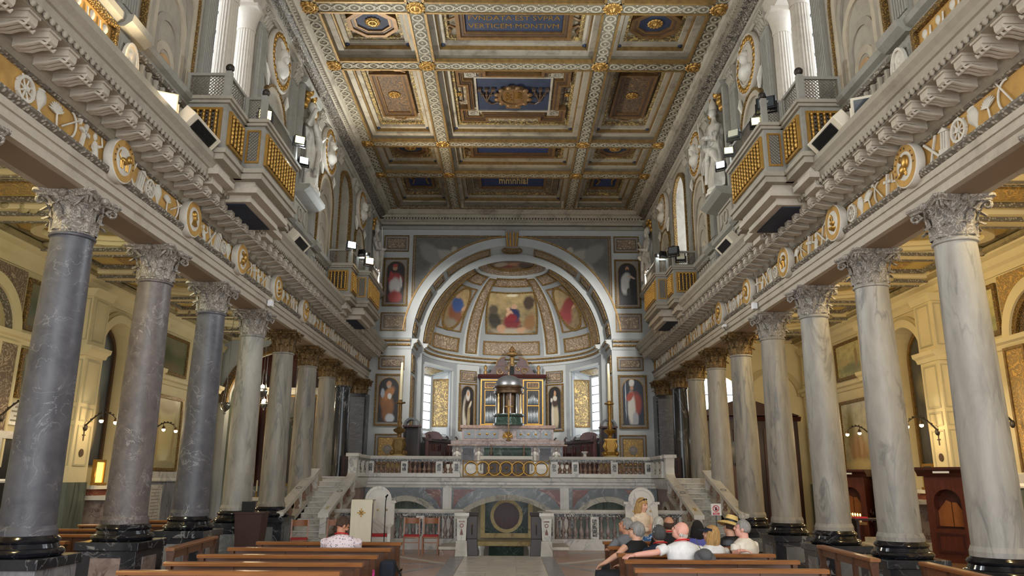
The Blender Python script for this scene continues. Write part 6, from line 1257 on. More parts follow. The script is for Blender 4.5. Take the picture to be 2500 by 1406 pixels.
# ceiling uplights standing on the aisle cornices
for s, y, e in ((1, 8.2, 130), (1, 13.0, 110), (1, 17.5, 110), (1, 22.5, 70), (-1, 8.6, 110), (-1, 13.6, 60), (-1, 24.6, 50)):
    col = (1, .8, .42) if s > 0 else ((1, .84, .42) if y < 10 else (.9, 1, .75) if y < 20 else (.8, .95, 1))
    t = thing('uplight', f'small black uplight on the {SN[s]} aisle side of the entablature, {ORD[max(0, min(8, 7-int((y-9.54)/2.397)))]} bay from the apse', 'lamp', (s*6.45, y, 5.92), 0, 'aisle uplights'); M().box(-.1, .1, -.12, .12, 0, .12).obj('housing', 'black_metal', t); M().box(-.08, .08, -.1, .1, .12, .125).obj('lens', 'lamp_glass', t)
    light('POINT', (s*6.8, y, 6.15), e*.85, col, .2)
# ================================================================== balconies, busts, statues and lamps on the nave walls
def lattice(m, f, u0, u1, v0, v1, st=.075, t=.008, w=0.0, d=.012):
    n = int((u1-u0+v1-v0)/st)+1
    for k in range(n+1):
        for sd in (1, -1):
            c = k*st; pts = []
            for a in (0, u1-u0):
                b = c-a
                if 0 <= b <= v1-v0: pts.append((a, b))
            for b in (0, v1-v0):
                a = c-b
                if 0 < a < u1-u0: pts.append((a, b))
            if len(pts) < 2: continue
            (a, b), (e, g) = pts[0], pts[-1]
            if sd < 0: b, g = v1-v0-b, v1-v0-g
            d_ = Vector((e-a, g-b))
            if d_.length < .02: continue
            nn = Vector((-d_.y, d_.x)).normalized()*t
            m.gpoly(f, [(u0+a+nn.x, v0+b+nn.y), (u0+e+nn.x, v0+g+nn.y), (u0+e-nn.x, v0+g-nn.y), (u0+a-nn.x, v0+b-nn.y)], w+(d if sd > 0 else 0), w+d+(d if sd > 0 else 0))
    return m
GB = M()
_p = []
for i in range(19): z = i/18*.5; _p.append((.02+.011*(abs(sin(i*pi/3))), z))
GB.lathe([(.03, 0), (.03, .03)]+[(r_, .03+z*.88) for r_, z in _p]+[(.03, .47), (.032, .5)], 8); GB = GB.mesh('gilt_baluster', 'gold', 60)
def balcony(s, c, label):
    base = Vector((s*XW, c, 6.95)); t = thing('balcony', label, 'balcony', base, 0, 'nave balconies')
    f = lambda u, v, w: (-s*w, u, v)                          # local: u along the nave, v up from 6.95, w out
    secs = [(-1.82, -.98, .78), (-.98, .98, 1.13), (.98, 1.82, .78)]
    m = M(); mo = M(); so = M()
    for u0, u1, w in secs:
        m.gbox(f, u0, u1, .1, .92, 0, w); e = .07
        for z0, z1, q in ((.02, .1, .07), (-.08, .02, .03), (.92, .97, .05), (.97, 1.03, .09)): mo.gbox(f, u0-q, u1+q, z0, z1, .0, w+q)
        for z0, z1, q in ((-.2, -.08, -.12), (-.3, -.2, -.06), (-.42, -.3, -.2)): so.gbox(f, u0-q, u1+q, z0, z1, .05, w+q)
    m.obj('body', 'stucco_grey', t); mo.obj('mouldings', 'stucco', t); so.obj('corbel_soffit', 'stucco_light', t)
    M().gbox(f, -.7, .7, -.44, -.42, .3, .8).obj('soffit_panel', 'blue_field', t)
    def panel(g, a, b, z0, z1, nb):
        o = M().gbox(g, a, b, z0, z1, 0, .006).obj('panel', 'bronze', t); lattice(M(), g, a+.02, b-.02, z0+.02, z1-.02, .07, .006, .006, .006).obj('panel_lattice', 'lattice', o)
        M().gframe(g, a-.035, b+.035, z0-.035, z1+.035, .045, 0, .045).obj('gilt_frame', 'gold', o)
        for k in range(nb): link('gilt_baluster', GB, o, g(a+(k+.5)*(b-a)/nb, z0+.02, .045), scale=(1, 1, (z1-z0-.04)/.5))
    for u0, u1, w in secs:
        panel(lambda u, v, q, w=w: f(u, v, w+q), u0+.13, u1-.13, .26, .8, 4 if u1-u0 < 1 else 11)
    for sd, u, w0, w1 in ((-1, -1.82, .1, .78), (1, 1.82, .1, .78)): panel(lambda a, v, q, sd=sd, u=u: f(u+sd*q, v, a), .16, .68, .26, .8, 5)
    for sd, u in ((-1, -.98), (1, .98)):
        g = lambda a, v, q, sd=sd, u=u: f(u+sd*q, v, a); o = M().gframe(g, .84, 1.08, .22, .84, .03, 0, .03).obj('gilt_frame', 'gold', t); lattice(M(), g, .87, 1.05, .25, .81, .06, .006).obj('panel_lattice', 'lattice', o)
    # lattice screens above
    segs = [(lambda a, v, q: f(-1.78-q, v, a), .06, .72), (lambda a, v, q: f(a, v, .74+q), -1.78, -1.02), (lambda a, v, q: f(-.95-q, v, a), .76, 1.08), (lambda a, v, q: f(a, v, 1.08+q), -.93, .93), (lambda a, v, q: f(.95+q, v, a), .76, 1.08), (lambda a, v, q: f(a, v, .74+q), 1.02, 1.78), (lambda a, v, q: f(1.78+q, v, a), .06, .72)]
    for g, a, b in segs:
        o = M().gframe(g, a, b, 1.03, 1.5, .05, -.02, .03).obj('screen_frame', 'stucco_grey', t); lattice(M(), g, a+.05, b-.05, 1.08, 1.45, .06, .006, -.01, .008).obj('screen_lattice', 'lattice', o)
    for u, w in ((-1.78, .74), (1.78, .74), (-.95, 1.08), (.95, 1.08)):
        m = M(); m.gbox(f, u-.05, u+.05, 1.03, 1.53, w-.05, w+.05); m.obj('screen_post', 'stucco_grey', t); p = f(u, 1.6, w); M().ball(p, .075, 10, 8).obj('ball_finial', 'iron', t, 60)
    return t
for s in (-1, 1):
    balcony(s, 13.15, f'gilded balcony with lattice screen below the fluted column window, {SN[s]} nave wall')
    balcony(s, 23.15, f'gilded balcony with lattice screen near the apse, {SN[s]} nave wall')
# bust roundels
m = M(); m.lathe([(.74, 0), (.74, .08), (.7, .12), (.66, .09)], 40); m.lathe([(.52, .02), (.5, .12), (.46, .12), (.44, .0)], 36, cap=False); m.xf(Matrix.Rotation(-pi/2, 4, 'Y')); RR = m.mesh('roundel_moulding', 'stucco_light', 50)
m = M()
for k in range(44):
    a = k*2*pi/44; m.ball((-.08-.02*(k % 2), .6*cos(a), .6*sin(a)), (.045, .07, .07), 6, 4)
RW = m.mesh('roundel_wreath', 'gold', 60)
m = M(); m.lathe([(.44, .02), (.3, -.0), (0, -.01)], 32, cap=False); m.xf(Matrix.Rotation(-pi/2, 4, 'Y')); RG = m.mesh('roundel_ground', 'gold_dull', 50)
def bust(k):
    m = M(); m.lathe([(.0, -.36), (.16, -.34), (.3, -.2), (.28, -.08), (.12, 0), (.1, .1)], 16); m.xf(Matrix.Diagonal((.6, 1, 1, 1))); m.ball((-.04, 0, .2), (.12, .11, .15), 12, 9); m.ball((-.16, 0, .18), (.035, .03, .04), 6, 5)
    if k % 2: m.ball((-.1, 0, .08), (.09, .09, .1), 8, 6)
    else: m.ball((-.01, 0, .27), (.13, .13, .12), 10, 6)
    return m.mesh('bust', 'plaster_relief', 60)
BU = [bust(0), bust(1)]
NB = {15.7: 'between the balcony window and the statue niche', 20.7: 'between the statue niche and the arched window', 25.7: 'nearest the apse, above a painted arch', 10.6: 'above the large painted arch'}
for s in (-1, 1):
    for k, y in enumerate((10.6, 15.7, 20.7, 25.7)):
        t = thing('bust_roundel', f'gilt wreathed roundel with white bust, {NB[y]}, {SN[s]} wall', 'roundel', (s*(XW-.01), y, 11.28), 0 if s > 0 else pi, 'bust roundels')
        link('moulding', RR, t); link('wreath', RW, t); link('ground', RG, t, (-.02, 0, 0)); link('bust', BU[(k+(s > 0)) % 2], t, (-.1, 0, -.04))
        m = M()
        for sd in (-1, 1): m.tube([(-.03, sd*.8, -.5), (-.06, sd*.72, -.75), (-.05, sd*.62, -.95)], [.03, .07, .03], 6)
        m.obj('side_pendant', 'plaster_relief', t, 50)
# statues
def statue(label, s, y, kind):
    t = thing('statue', label, 'statue', (s*(XW-.2), y, 8.955), pi/2 if s < 0 else -pi/2, 'niche statues')
    t.scale = (1.12, 1.0, 1.16)
    M().lathe([(.34, 0), (.34, .06), (.3, .1), (.3, .16)], 20).obj('plinth', 'plaster_relief', t, 40)
    m = M(); n = 30; vs = []; prof = [(.29, .16), (.31, .3), (.27, .7), (.25, 1.0), (.24, 1.25), (.27, 1.5), (.25, 1.68), (.12, 1.8), (.085, 1.88), (.08, 1.93)]
    for j, (rr, z) in enumerate(prof):
        for i in range(n):
            a = 2*pi*i/n; q = 1+(.13 if j < 6 else .04)*sin(a*6+j*.7)+(.06 if j < 7 else 0)*sin(a*11-j); lean = .05*sin(z*2.2)
            vs.append((rr*q*cos(a)+lean, rr*q*.75*sin(a), z))
    m.add(vs, [(j*n+i, j*n+(i+1) % n, (j+1)*n+(i+1) % n, (j+1)*n+i) for j in range(len(prof)-1) for i in range(n)]); hx = .05*sin(1.9*2.2)
    m.ball((hx, -.02, 2.06), (.1, .115, .14), 12, 9); m.ball((hx, -.13, 2.04), (.025, .03, .03), 6, 4)
    for sd in (-1, 1):
        e = (hx+sd*.34, -.12, 1.28) if (kind or sd > 0) else (hx-.42, -.1, 1.5); h = (hx+sd*.1, -.34, 1.38) if sd > 0 else ((hx-.16, -.36, 1.3) if kind else (hx-.5, -.25, 1.78))
        m.tube([(hx+sd*.22, 0, 1.62), e, h], [.1, .085, .05], 8); m.ball(h, (.05, .06, .045), 8, 5)
        for q in range(4): m.tube([h, (h[0]+(q-1.5)*.02, h[1]-.06, h[2]+.02), (h[0]+(q-1.5)*.025, h[1]-.1, h[2])], [.016, .014, .01], 5)
    m.tube([(hx-.25, -.18, 1.55), (hx-.05, -.26, 1.2), (hx+.26, -.14, .95), (hx+.3, .02, .6)], [.07, .1, .11, .06], 8); m.tube([(hx+.2, -.15, 1.5), (hx+.02, -.25, .9), (hx-.15, -.24, .35)], [.05, .07, .06], 7)
    m.obj('robed_body', 'marble_old', t, 60)
    if kind: m = M(); m.lathe([(.11, 0), (.12, .05), (.1, .16), (.0, .34)], 12, (hx, 0, 2.12)); m.obj('mitre', 'marble_old', t, 50)
    else: m = M(); m.ball((hx, .02, 2.1), (.115, .12, .13), 10, 7); m.ball((hx, -.08, 1.94), (.08, .06, .1), 8, 6); m.obj('hair_and_beard', 'marble_old', t, 60)
    if kind: M().tube([(hx-.3, -.3, .2), (hx-.28, -.32, 1.2), (hx-.42, -.3, 2.0)], .018, 6).obj('palm_staff', 'marble_old', t)
statue('marble statue of a bearded prophet with raised hand, left wall niche', -1, 18.2, 0); statue('marble statue of a mitred bishop with crossed hands, right wall niche', 1, 18.2, 1)
statue('marble saint statue in the niche beside the apse, left wall', -1, 28.1, 1); statue('marble saint statue in the niche beside the apse, right wall', 1, 28.1, 0)
# gilt attic relief panels near the entrance end
for s in (-1, 1):
    t = thing('relief_panel', f'ochre attic panel with white figures in a gilt frame, {SN[s]} wall', 'relief', (s*(XW-.0), 8.05, 7.22)); f = lambda u, v, w: (-s*(w+.02), u, v)
    M().gbox(f, -.95, .95, 0, .55, .0, .05).obj('ground', 'ochre', t); M().gframe(f, -1.02, 1.02, -.06, .6, .08, 0, .12).obj('frame', 'gold_bead', t)
    for k in range(6): link('relief_figure', EMB[7][1], t, f(-.8+k*.32, .27, .05), scale=(s, 1.3+.2*(k % 2), 1.35))
    t = thing('oval_relief', f'small oval relief of a standing angel on the pilaster pedestal, {SN[s]} wall', 'relief', (s*(XW-.14), 9.35, 7.42)); n = 24; m = M(); el = lambda k: [(k*.18*cos(2*pi*i/n), k*.28*sin(2*pi*i/n)) for i in range(n)]
    m.gpoly(f, el(1), 0, .02); m.gring(f, el(1.1), el(.95), 0, .05); m.obj('oval', 'plaster_relief', t); link('figure', EMB[7][1], t, f(0, 0, .02), scale=(s, 1.0, 1.2))
# ------------------------------------------------------------------ lamps, heaters and other fittings
def flood(label, loc, aim, mat, size=.13, body='black_metal'):
    t = thing('floodlight', label, 'lamp', loc); q = Vector(aim).to_track_quat('-Y', 'Z'); t.rotation_mode = 'QUATERNION'; t.rotation_quaternion = q
    M().box(-size, size, 0, .09, -size*.8, size*.8).obj('housing', body, t, bevel=.01); M().box(-size*.8, size*.8, -.012, 0, -size*.62, size*.62).obj('lens', mat, t); m = M(); m.box(-size-.02, -size, .02, .06, -size*1.2, .02); m.box(size, size+.02, .02, .06, -size*1.2, .02); m.box(-size-.02, size+.02, .02, .06, -size*1.25, -size*1.15); m.obj('bracket', body, t)
    for k in range(5): M().box(-size*.8+k*size*.4-.006, -size*.8+k*size*.4+.006, .09, .12, -size*.6, size*.6).obj('cooling_fin', body, t)
    return t
def beam_spot(loc, aim, e, col, ang=100): light('SPOT', loc, e, col, .12, aim, radians(ang))
flood('yellow LED floodlight on the near left balcony corner', (-4.5, 12.35, 8.2), (.5, -1, -.1), 'led_panel'); flood('second LED floodlight on the near left balcony rail', (-4.25, 13.7, 8.35), (.6, -1, -.2), 'led_panel', .11)
flood('glaring white floodlight below the prophet statue', (-4.3, 14.25, 8.15), (.7, -1, .1), 'lamp_cold', .1)
flood('glaring white floodlight on the far left balcony corner', (-4.78, 21.28, 8.56), (.7, -1, -.1), 'lamp_cold', .14); flood('glaring warm floodlight on the far left balcony front', (-4.35, 21.9, 8.25), (.7, -1, -.05), 'lamp_warm', .14)
flood('dark unlit floodlight on the near right balcony corner', (4.52, 12.2, 8.42), (-.5, -1, .25), 'glass_dark', .17); flood('yellow LED floodlight below the dark unlit one, right balcony', (4.42, 12.45, 8.18), (-.3, -1, .1), 'led_panel', .11)
flood('grey floodlight on the right balcony front rail', (4.28, 13.4, 8.4), (-.7, -1, .3), 'lamp_glass', .12, 'grey_metal'); flood('pale LED floodlight under the grey one, right balcony', (4.28, 13.75, 8.2), (-.3, -1, .15), 'led_panel', .1, 'grey_metal')
flood('glaring white floodlight below the bishop statue', (4.32, 14.5, 8.22), (-.7, -1, .05), 'lamp_cold', .1)
flood('square unlit floodlight on the far right balcony corner', (4.7, 20.95, 8.35), (-.6, -1, .2), 'glass_dark', .16); flood('low unlit floodlight beside it, far right balcony', (4.95, 21.1, 8.2), (-.2, -1, .3), 'lamp_glass', .14)
flood('spotlight bracketed beside the apse, right wall', (5.0, 28.2, 10.2), (-.7, .4, -.5), 'lamp_glass', .1, 'cream_metal')
for s in (-1, 1):
    flood(f'large {"lit warm" if s < 0 else "dark unlit"} floodlight above the cornice heater, {SN[s]} wall', (s*5.12, 9.9, 7.12), (-s*.45, -1, -.55), 'lamp_warm' if s < 0 else 'glass_dark', .2, 'cream_metal')
    flood(f'flat floodlight on the cornice behind the far heater, {SN[s]} wall', (s*5.0, 16.9, 7.05), (-s*.4, -1, -.5), 'glass_dark', .14, 'grey_metal')
    for y, tx in ((10.7, 'under the near balcony'), (16.35, 'beyond the near balcony')):
        t = thing('heater', f'cream wall heater with dark louvres tilted over the cornice {tx}, {SN[s]} side', 'heater', (s*4.86, y, 7.0)); t.rotation_mode = 'QUATERNION'
        X = Vector((0, -1, 0)) if s > 0 else Vector((0, 1, 0)); Yb = Vector((s*.75, 0, .66)); Zz = X.cross(Yb); t.rotation_quaternion = Matrix((X, Yb, Zz)).transposed().to_quaternion()
        M().box(-.5, .5, 0, .2, -.16, .16).obj('casing', 'cream_metal', t, bevel=.012); M().box(-.36, .36, -.012, 0, -.12, .12).obj('grille', 'black', t)
        for k in range(9): M().box(-.35, .35, -.03, -.01, -.11+k*.026, -.105+k*.026).obj('louvre', 'black_metal', t)
        m = M(); m.tube([(-.3, .2, 0), (-.3, .34, -.02), (-.25, .46, -.06)], .015, 6); m.tube([(.3, .2, 0), (.3, .34, -.02), (.25, .46, -.06)], .015, 6); m.tube([(-.3, .3, 0), (.3, .3, 0)], .012, 6); m.obj('bracket_arm', 'black_metal', t)
    t = thing('security_camera', f'small white camera clipped to the architrave above a stone capital, {SN[s]} side', 'camera', (s*5.5, 16.6, 5.62)); M().box(-.05, .05, -.1, .06, -.02, .12).obj('housing', 'paper', t, bevel=.01); M().box(-.03, .03, -.02, .1, .12, .16).obj('mount', 'cream_metal', t)
t = thing('security_camera', 'small white bullet camera on the right architrave near the gilt capitals', 'camera', (5.48, 19.0, 5.66)); M().box(-.04, .04, -.12, .08, 0, .07).obj('housing', 'paper', t, bevel=.01); M().tube([(0, .05, .03), (.08, .08, -.06)], .012, 6).obj('mount', 'grey_metal', t)
# the light the lit floods give
for loc, aim, e, col in (((-4.2, 14.1, 8.3), (1, -.3, .6), 500, (.86, .95, 1)), ((-4.4, 20.7, 8.4), (.6, -.6, .7), 500, (.86, .95, 1)), ((-4.2, 21.7, 8.4), (.8, -.4, .6), 350, (1, .78, .45)), ((4.2, 14.3, 8.35), (-1, -.3, .6), 500, (.86, .95, 1)), ((-4.95, 9.7, 7.05), (.6, -.7, .3), 250, (1, .8, .5))): beam_spot(loc, aim, e, col, 150)

for s in (-1, 1):                                             # floods and spots added on the far balconies to brighten the apse
    flood(f'floodlight added to brighten the apse, near end of the far {SN[s]} balcony', (s*4.62, 22.1, 8.56), (-s*3.9, 10.5, -2.6), 'lamp_cold', .1); flood(f'floodlight added to brighten the apse, far end of the far {SN[s]} balcony', (s*4.62, 24.1, 8.56), (-s*4.0, 6, -4.8), 'lamp_cold', .1)
    beam_spot((s*4.45, 22.4, 8.6), (-s*3.9, 10.5, -2.6), 1300, (1, .96, .9), 58); beam_spot((s*4.45, 24.35, 8.5), (-s*4.0, 6, -4.8), 420, (1, .96, .9), 75)
# ================================================================== pews, chairs and liturgical furniture
def pew(label, x0, x1, y, group='nave pews', rz=0, cat='pew', open_=False):
    """back at local y = 0, seat in front (towards +y)"""
    L = (x1-x0); t = thing('pew', label, cat, ((x0+x1)/2, y, 0), rz, group); h = L/2
    M().gprof(lambda u, v, w: (u, w, v), [(-.07, .83), (-.075, .86), (-.06, .875), (.05, .875), (.06, .86), (.055, .83)], -h-.03, h+.03).obj('top_rail', 'wood_pew_top', t)
    M().box(-h+.02, h-.02, -.015, .015, .72 if open_ else .5, .83).obj('back_panel', 'wood_side' if open_ else 'wood_pew', t); M().box(-h, h, .02, .42, .42, .455).obj('seat', 'wood_pew_top', t, bevel=.006); M().box(-h, h, -.34, -.2, .14, .18).obj('kneeler', 'wood_pew', t); M().box(-h, h, -.02, .02, .2, .3).obj('lower_rail', 'wood_pew', t)
    for x in (-h+.03, h-.03, -h/3, h/3):
        w_ = .03
        if abs(x) > h-.1:
            P = [(-.1, 0), (.4, 0), (.4, .06), (.34, .12), (.36, .4), (.4, .44), (.1, .48), (.03, .6), (.06, .83), (-.06, .83), (-.04, .6), (-.1, .5), (-.05, .3), (-.36, .2), (-.36, .1), (-.1, .08)]
            M().gpoly(lambda u, v, w: (x+w, u, v), P, -w_, w_).obj('end_panel', 'wood_pew', t)
        else: M().box(x-w_, x+w_, -.03, .03, .14, .83).obj('support', 'wood_pew', t); 
    return t
OL = ['with phone glare on the rail, first behind the gap', 'second', 'third', 'fourth', 'fifth']
for k, (y, a, b) in enumerate(((8.55, -4.2, -1.88), (9.4, -4.08, -1.8), (10.3, -4.05, -1.78), (11.3, -4.02, -1.76), (12.32, -3.95, -1.75))):
    pew(f'varnished brown pew in the left block, {["fifth", "fourth", "third", "second", "front"][k]} row back from the altar', a, b, y)
for k, (y, a, b) in enumerate(((8.97, 1.4, 3.52), (9.9, 1.43, 3.54), (10.72, 1.45, 3.52), (11.8, 1.46, 3.5))):
    pew(f'varnished brown pew in the right block, {["fourth", "third", "second", "front"][k]} row back from the altar', a, b, y)
pew('worn side pew set lengthwise before the dark slate column', -1.1, 1.1, 0, 'side pews', -pi/2+.1, open_=True).location = (-4.95, 12.3, 0)
pew('worn side pew set lengthwise beside the right column pedestals', -1.0, 1.0, 0, 'side pews', pi/2-.06, open_=True).location = (4.72, 11.2, 0)
pew('reddish side pew set lengthwise nearest the right aisle', -.9, .9, 0, 'side pews', pi/2-.05, open_=True).location = (5.05, 8.9, 0)
for k, y in enumerate((10.6, 12.2, 13.6, 15.0, 16.4, 18.0)):
    pew(f'brown aisle pew, {["sixth", "fifth", "fourth", "third", "second", "first"][k]} from the crypt stair in the left aisle', -9.0, -6.9, y, 'left aisle pews')
def chair(x, y, rz, label):
    t = thing('chair', label, 'chair', (x, y, 0), rz, 'wooden chairs by the balustrade')
    for sx in (-1, 1):
        M().box(sx*.19-.018, sx*.19+.018, -.2, -.165, 0, .44).obj('leg', 'wood_chair', t); m = M(); m.add([(sx*.19+a, b+.2, z) for z, o in ((0, 0), (.44, -.02), (.88, .04)) for a, b in ((-.018, o-.018), (.018, o-.018), (.018, o+.018), (-.018, o+.018))], [(i*4+j, i*4+(j+1) % 4, i*4+4+(j+1) % 4, i*4+4+j) for i in range(2) for j in range(4)]+[(8, 9, 10, 11)]); m.obj('leg', 'wood_chair', t)
        M().box(sx*.19-.012, sx*.19+.012, -.18, .18, .2, .225).obj('stretcher', 'wood_chair', t)
    M().box(-.2, .2, -.2, .2, .4, .435).obj('seat_frame', 'wood_chair', t); M().box(-.19, .19, -.19, .19, .435, .465).obj('seat_cushion', 'seat_red', t, bevel=.01)
    M().gbox(lambda u, v, w: (u, .235+.04*(1-(u/.2)**2)+w, v), -.19, .19, .72, .86, -.012, .012, 8, 1).obj('backrest', 'wood_chair', t); M().box(-.18, .18, -.19, -.17, .28, .3).obj('stretcher', 'wood_chair', t)
chair(-5.0, 18.55, .25, 'wooden chair with red seat at the foot of the left stair'); chair(-4.22, 18.75, .1, 'wooden chair with red seat beside the praying man'); chair(-2.5, 19.75, .12, 'wooden chair with red seat beyond the ambo'); chair(-2.02, 19.75, .05, 'wooden chair with red seat next to the crypt gate')
# marble seats
for s, x in ((-1, -3.42), (1, 3.35)):
    t = thing('marble_seat', f'pale marble seat with rounded back, {"behind the ambo" if s < 0 else "behind the standing guide"}', 'seat', (x, 19.9, 0), 0, 'marble seats'); f = lambda u, v, w: (u, .12+w, v)
    P = [(-.42, 0), (.42, 0), (.42, 1.25), (.36, 1.27), (.32, 1.3)]+[(.32*cos(pi*i/12), 1.3+.27*sin(pi*i/12)) for i in range(1, 12)]+[(-.32, 1.3), (-.36, 1.27), (-.42, 1.25)]
    M().gpoly(f, P, 0, .1).obj('back', 'marble_bardiglio' if 0 else 'marble_white', t, bevel=.008); M().garch(f, 0, 1.3, .27, .34, -.02, .0, 14).obj('back_moulding', 'marble_white', t); M().box(-.46, -.32, .08, .24, 1.22, 1.28).obj('shoulder', 'marble_white', t); M().box(.32, .46, .08, .24, 1.22, 1.28).obj('shoulder', 'marble_white', t)
    for sd in (-1, 1): M().gpoly(lambda u, v, w: (sd*(.38+w), u, v), [(.12, 0), (-.4, 0), (-.42, .1), (-.36, .5), (-.38, .62), (-.3, .66), (.12, .7)], -.04, .04).obj('arm', 'marble_white', t)
    M().box(-.34, .34, -.32, .12, 0, .42).obj('seat_block', 'marble_white', t); M().box(-.33, .33, -.33, .11, .42, .48).obj('cushion', 'seat_red', t, bevel=.015); m = M(); [m.ball((k*.22, .115, 1.05), (.03, .012, .03), 8, 5) for k in (-1, 0, 1)]; m.obj('rosette', 'giallo', t)
# ambo with embroidered cloth
t = thing('ambo', 'tall ambo draped in a cream cloth with a gold cross', 'lectern', (-3.52, 18.55, 0)); M().box(-.2, .2, -.16, .2, 0, 1.26).obj('stand', 'wood_stall', t); m = M()
n = 12; vs = []
for j, z in enumerate((.14, .7, 1.2, 1.345)):
    for i in range(n+1): u = -.25+.5*i/n; vs.append((u, -.22+.008*sin(i*1.9)*(3-j)/3-(.0 if j < 3 else -.03), z))
for i in range(n+1): u = -.25+.5*i/n; vs.append((u, .24, 1.34))
for i in range(n+1): u = -.25+.5*i/n; vs.append((u, .25, .9))
m.add(vs, [(j*(n+1)+i, j*(n+1)+i+1, (j+1)*(n+1)+i+1, (j+1)*(n+1)+i) for j in range(5) for i in range(n)])
tag(m.obj('ambo_cloth', 'cloth_cream', t, 50)); f = lambda u, v, w: (u, -.235-w, v); m = M()
for k in range(4):
    a = k*pi/2; m.gpoly(f, [(.012*cos(a+1.57), 1.05+.012*sin(a+1.57)), (.1*cos(a+.14), 1.05+.1*sin(a+.14)), (.1*cos(a-.14), 1.05+.1*sin(a-.14)), (.012*cos(a-1.57), 1.05+.012*sin(a-1.57))], 0, .006); a += pi/4; m.tube([f(.02*cos(a), 1.05+.02*sin(a), .003), f(.07*cos(a), 1.05+.07*sin(a), .003)], .006, 5); m.ball(f(.055*cos(a), 1.05+.055*sin(a), .003), .012, 6, 4)
m.ball(f(0, 1.05, .003), .016, 8, 5); m.obj('embroidered_cross', 'gold', t)
t = thing('microphone_stand', 'thin black microphone stand beside the draped ambo', 'stand', (-3.02, 18.7, 0)); M().lathe([(.13, 0), (.13, .02), (.02, .03)], 16).obj('base', 'black_metal', t); M().tube([(0, 0, .02), (0, 0, 1.3), (.02, -.02, 1.42)], .012, 6).obj('pole', 'black_metal', t); M().tube([(.0, 0, 1.4), (.05, -.06, 1.45)], .02, 8).obj('microphone', 'black_metal', t)
# reading desk and laptop by the left columns
t = thing('reading_desk', 'dark brown reading desk between the left columns', 'desk', (-5.38, 16.2, 0)); M().taper((0, 0), (.2, .2), (.28, .22), 0, 1.12).obj('body', 'wood_lectern', t); M().box(-.3, .3, -.24, .24, 1.12, 1.15).obj('top', 'wood_lectern', t)
t = thing('laptop', 'open black laptop standing on the reading desk', 'laptop', (-5.5, 16.2, 1.15)); M().box(-.14, .14, -.1, .1, 0, .02).obj('keyboard', 'black_metal', t); m = M(); m.gpoly(lambda u, v, w: (u, v, w), [(-.14, .1), (.14, .1), (.14, .12), (-.14, .12)], .02, .2); m.obj('screen', 'black', t)
# no touching sign
t = thing('warning_sign', 'white stand sign with a red no touching symbol on the right stair', 'sign', (5.05, 19.25, .27)); M().box(-.012, .012, -.012, .012, 0, .72).obj('pole', 'grey_metal', t); M().lathe([(.1, 0), (.1, .015), (.02, .03)], 14).obj('foot', 'grey_metal', t); f = lambda u, v, w: (u, -.02-w, v)
o = M().gbox(f, -.12, .13, .72, 1.0, 0, .008).obj('board', 'paper', t); m = M(); m.garch(f, .0, .885, .062, .08, .008, .011, 24, 0, 2*pi); m.tube([f(-.05, .935, .01), f(.05, .835, .01)], .007, 5); m.gbox(f, -.08, .08, .735, .785, .008, .011); m.obj('prohibition_mark', 'sign_red', o)
m = M(); m.gbox(f, -.024, .024, .84, .89, .008, .0105)
for k in range(4): m.gbox(f, -.024+k*.0125, -.014+k*.0125, .89, .925-.006*abs(k-1.5), .008, .0105)
m.gpoly(f, [(.024, .85), (.042, .875), (.036, .885), (.024, .87)], .008, .0105); m.obj('hand_symbol', 'black', o); m = M(); [m.gbox(f, -.06, .06-.02*k, .748+k*.016, .755+k*.016, .011, .012) for k in range(2)]; m.obj('caption', 'paper', o)
# bags left on the left pews
t = thing('shoulder_bag', 'magenta cloth bag slung over the end of the left pew', 'bag', (-1.72, 9.78, .02)); m = M(); m.ball((0, 0, .28), (.12, .16, .26), 12, 8); m.obj('pouch', plain('magenta_cloth', (178,46,112), .85, var=.2), t, 60); M().tube([(0, -.1, .45), (.02, -.05, .7), (0, .05, .72), (0, .1, .45)], .015, 6).obj('strap', 'magenta_cloth', t)
t = thing('backpack', 'navy backpack with a trailing strap on the second left pew', 'bag', (-1.72, 11.0, .02)); M().box(-.1, .1, -.14, .14, .3, .72).obj('sack', plain('navy_cloth', (28,34,48), .85, var=.2), t, bevel=.04); M().tube([(.1, 0, .66), (.18, -.1, .55), (.26, -.2, .3), (.36, -.25, .1)], .025, 6, flat=.4).obj('strap', 'black', t)
# ================================================================== people
plain('skin_light', (214,164,138), .55, var=.06, scale=6); plain('skin_tan', (190,134,106), .55, var=.07, scale=6); plain('skin_pink', (222,164,146), .55, var=.06, scale=6)
for n_, c_ in (('hair_grey', (150,146,142)), ('hair_dark_grey', (84,82,82)), ('hair_white', (206,200,190)), ('hair_brown', (74,54,42)), ('hair_black', (30,25,24)), ('hair_blonde', (186,146,92)), ('hair_light_brown', (122,92,62)),
               ('shirt_grey', (112,114,120)), ('shirt_black', (18,18,20)), ('shirt_navy', (26,34,54)), ('shirt_white', (228,226,226)), ('shirt_polo', (222,214,200)), ('shirt_purple', (96,98,176)), ('cardigan_cream', (226,204,178)), ('jacket_leather', (24,25,28)), ('trousers_dark', (30,32,38)), ('trousers_blue', (52,62,84)), ('trousers_khaki', (150,134,106)), ('straw', (222,190,120)), ('lips', (150,78,72)), ('eye_dark', (28,22,20)), ('lanyard_red', (200,36,44)), ('cap_grey', (84,84,86))):
    plain(n_, c_, .8 if 'leather' not in n_ else .35, var=.32 if 'hair' in n_ else .14, scale=16 if 'hair' in n_ else 9, stretch=(3, 3, .8) if 'hair' in n_ else (1, 1, 1), bump=.9 if 'hair' in n_ else .25)
k = N('shirt_floral'); v = k.coord(); vo = k.n('ShaderNodeTexVoronoi', i_Scale=26.0); k.l(v, vo.inputs['Vector']); k.fin(k.ramp(vo.outputs['Distance'], [(.25, C(206,214,224)), (.4, C(64,104,150))]), .8)
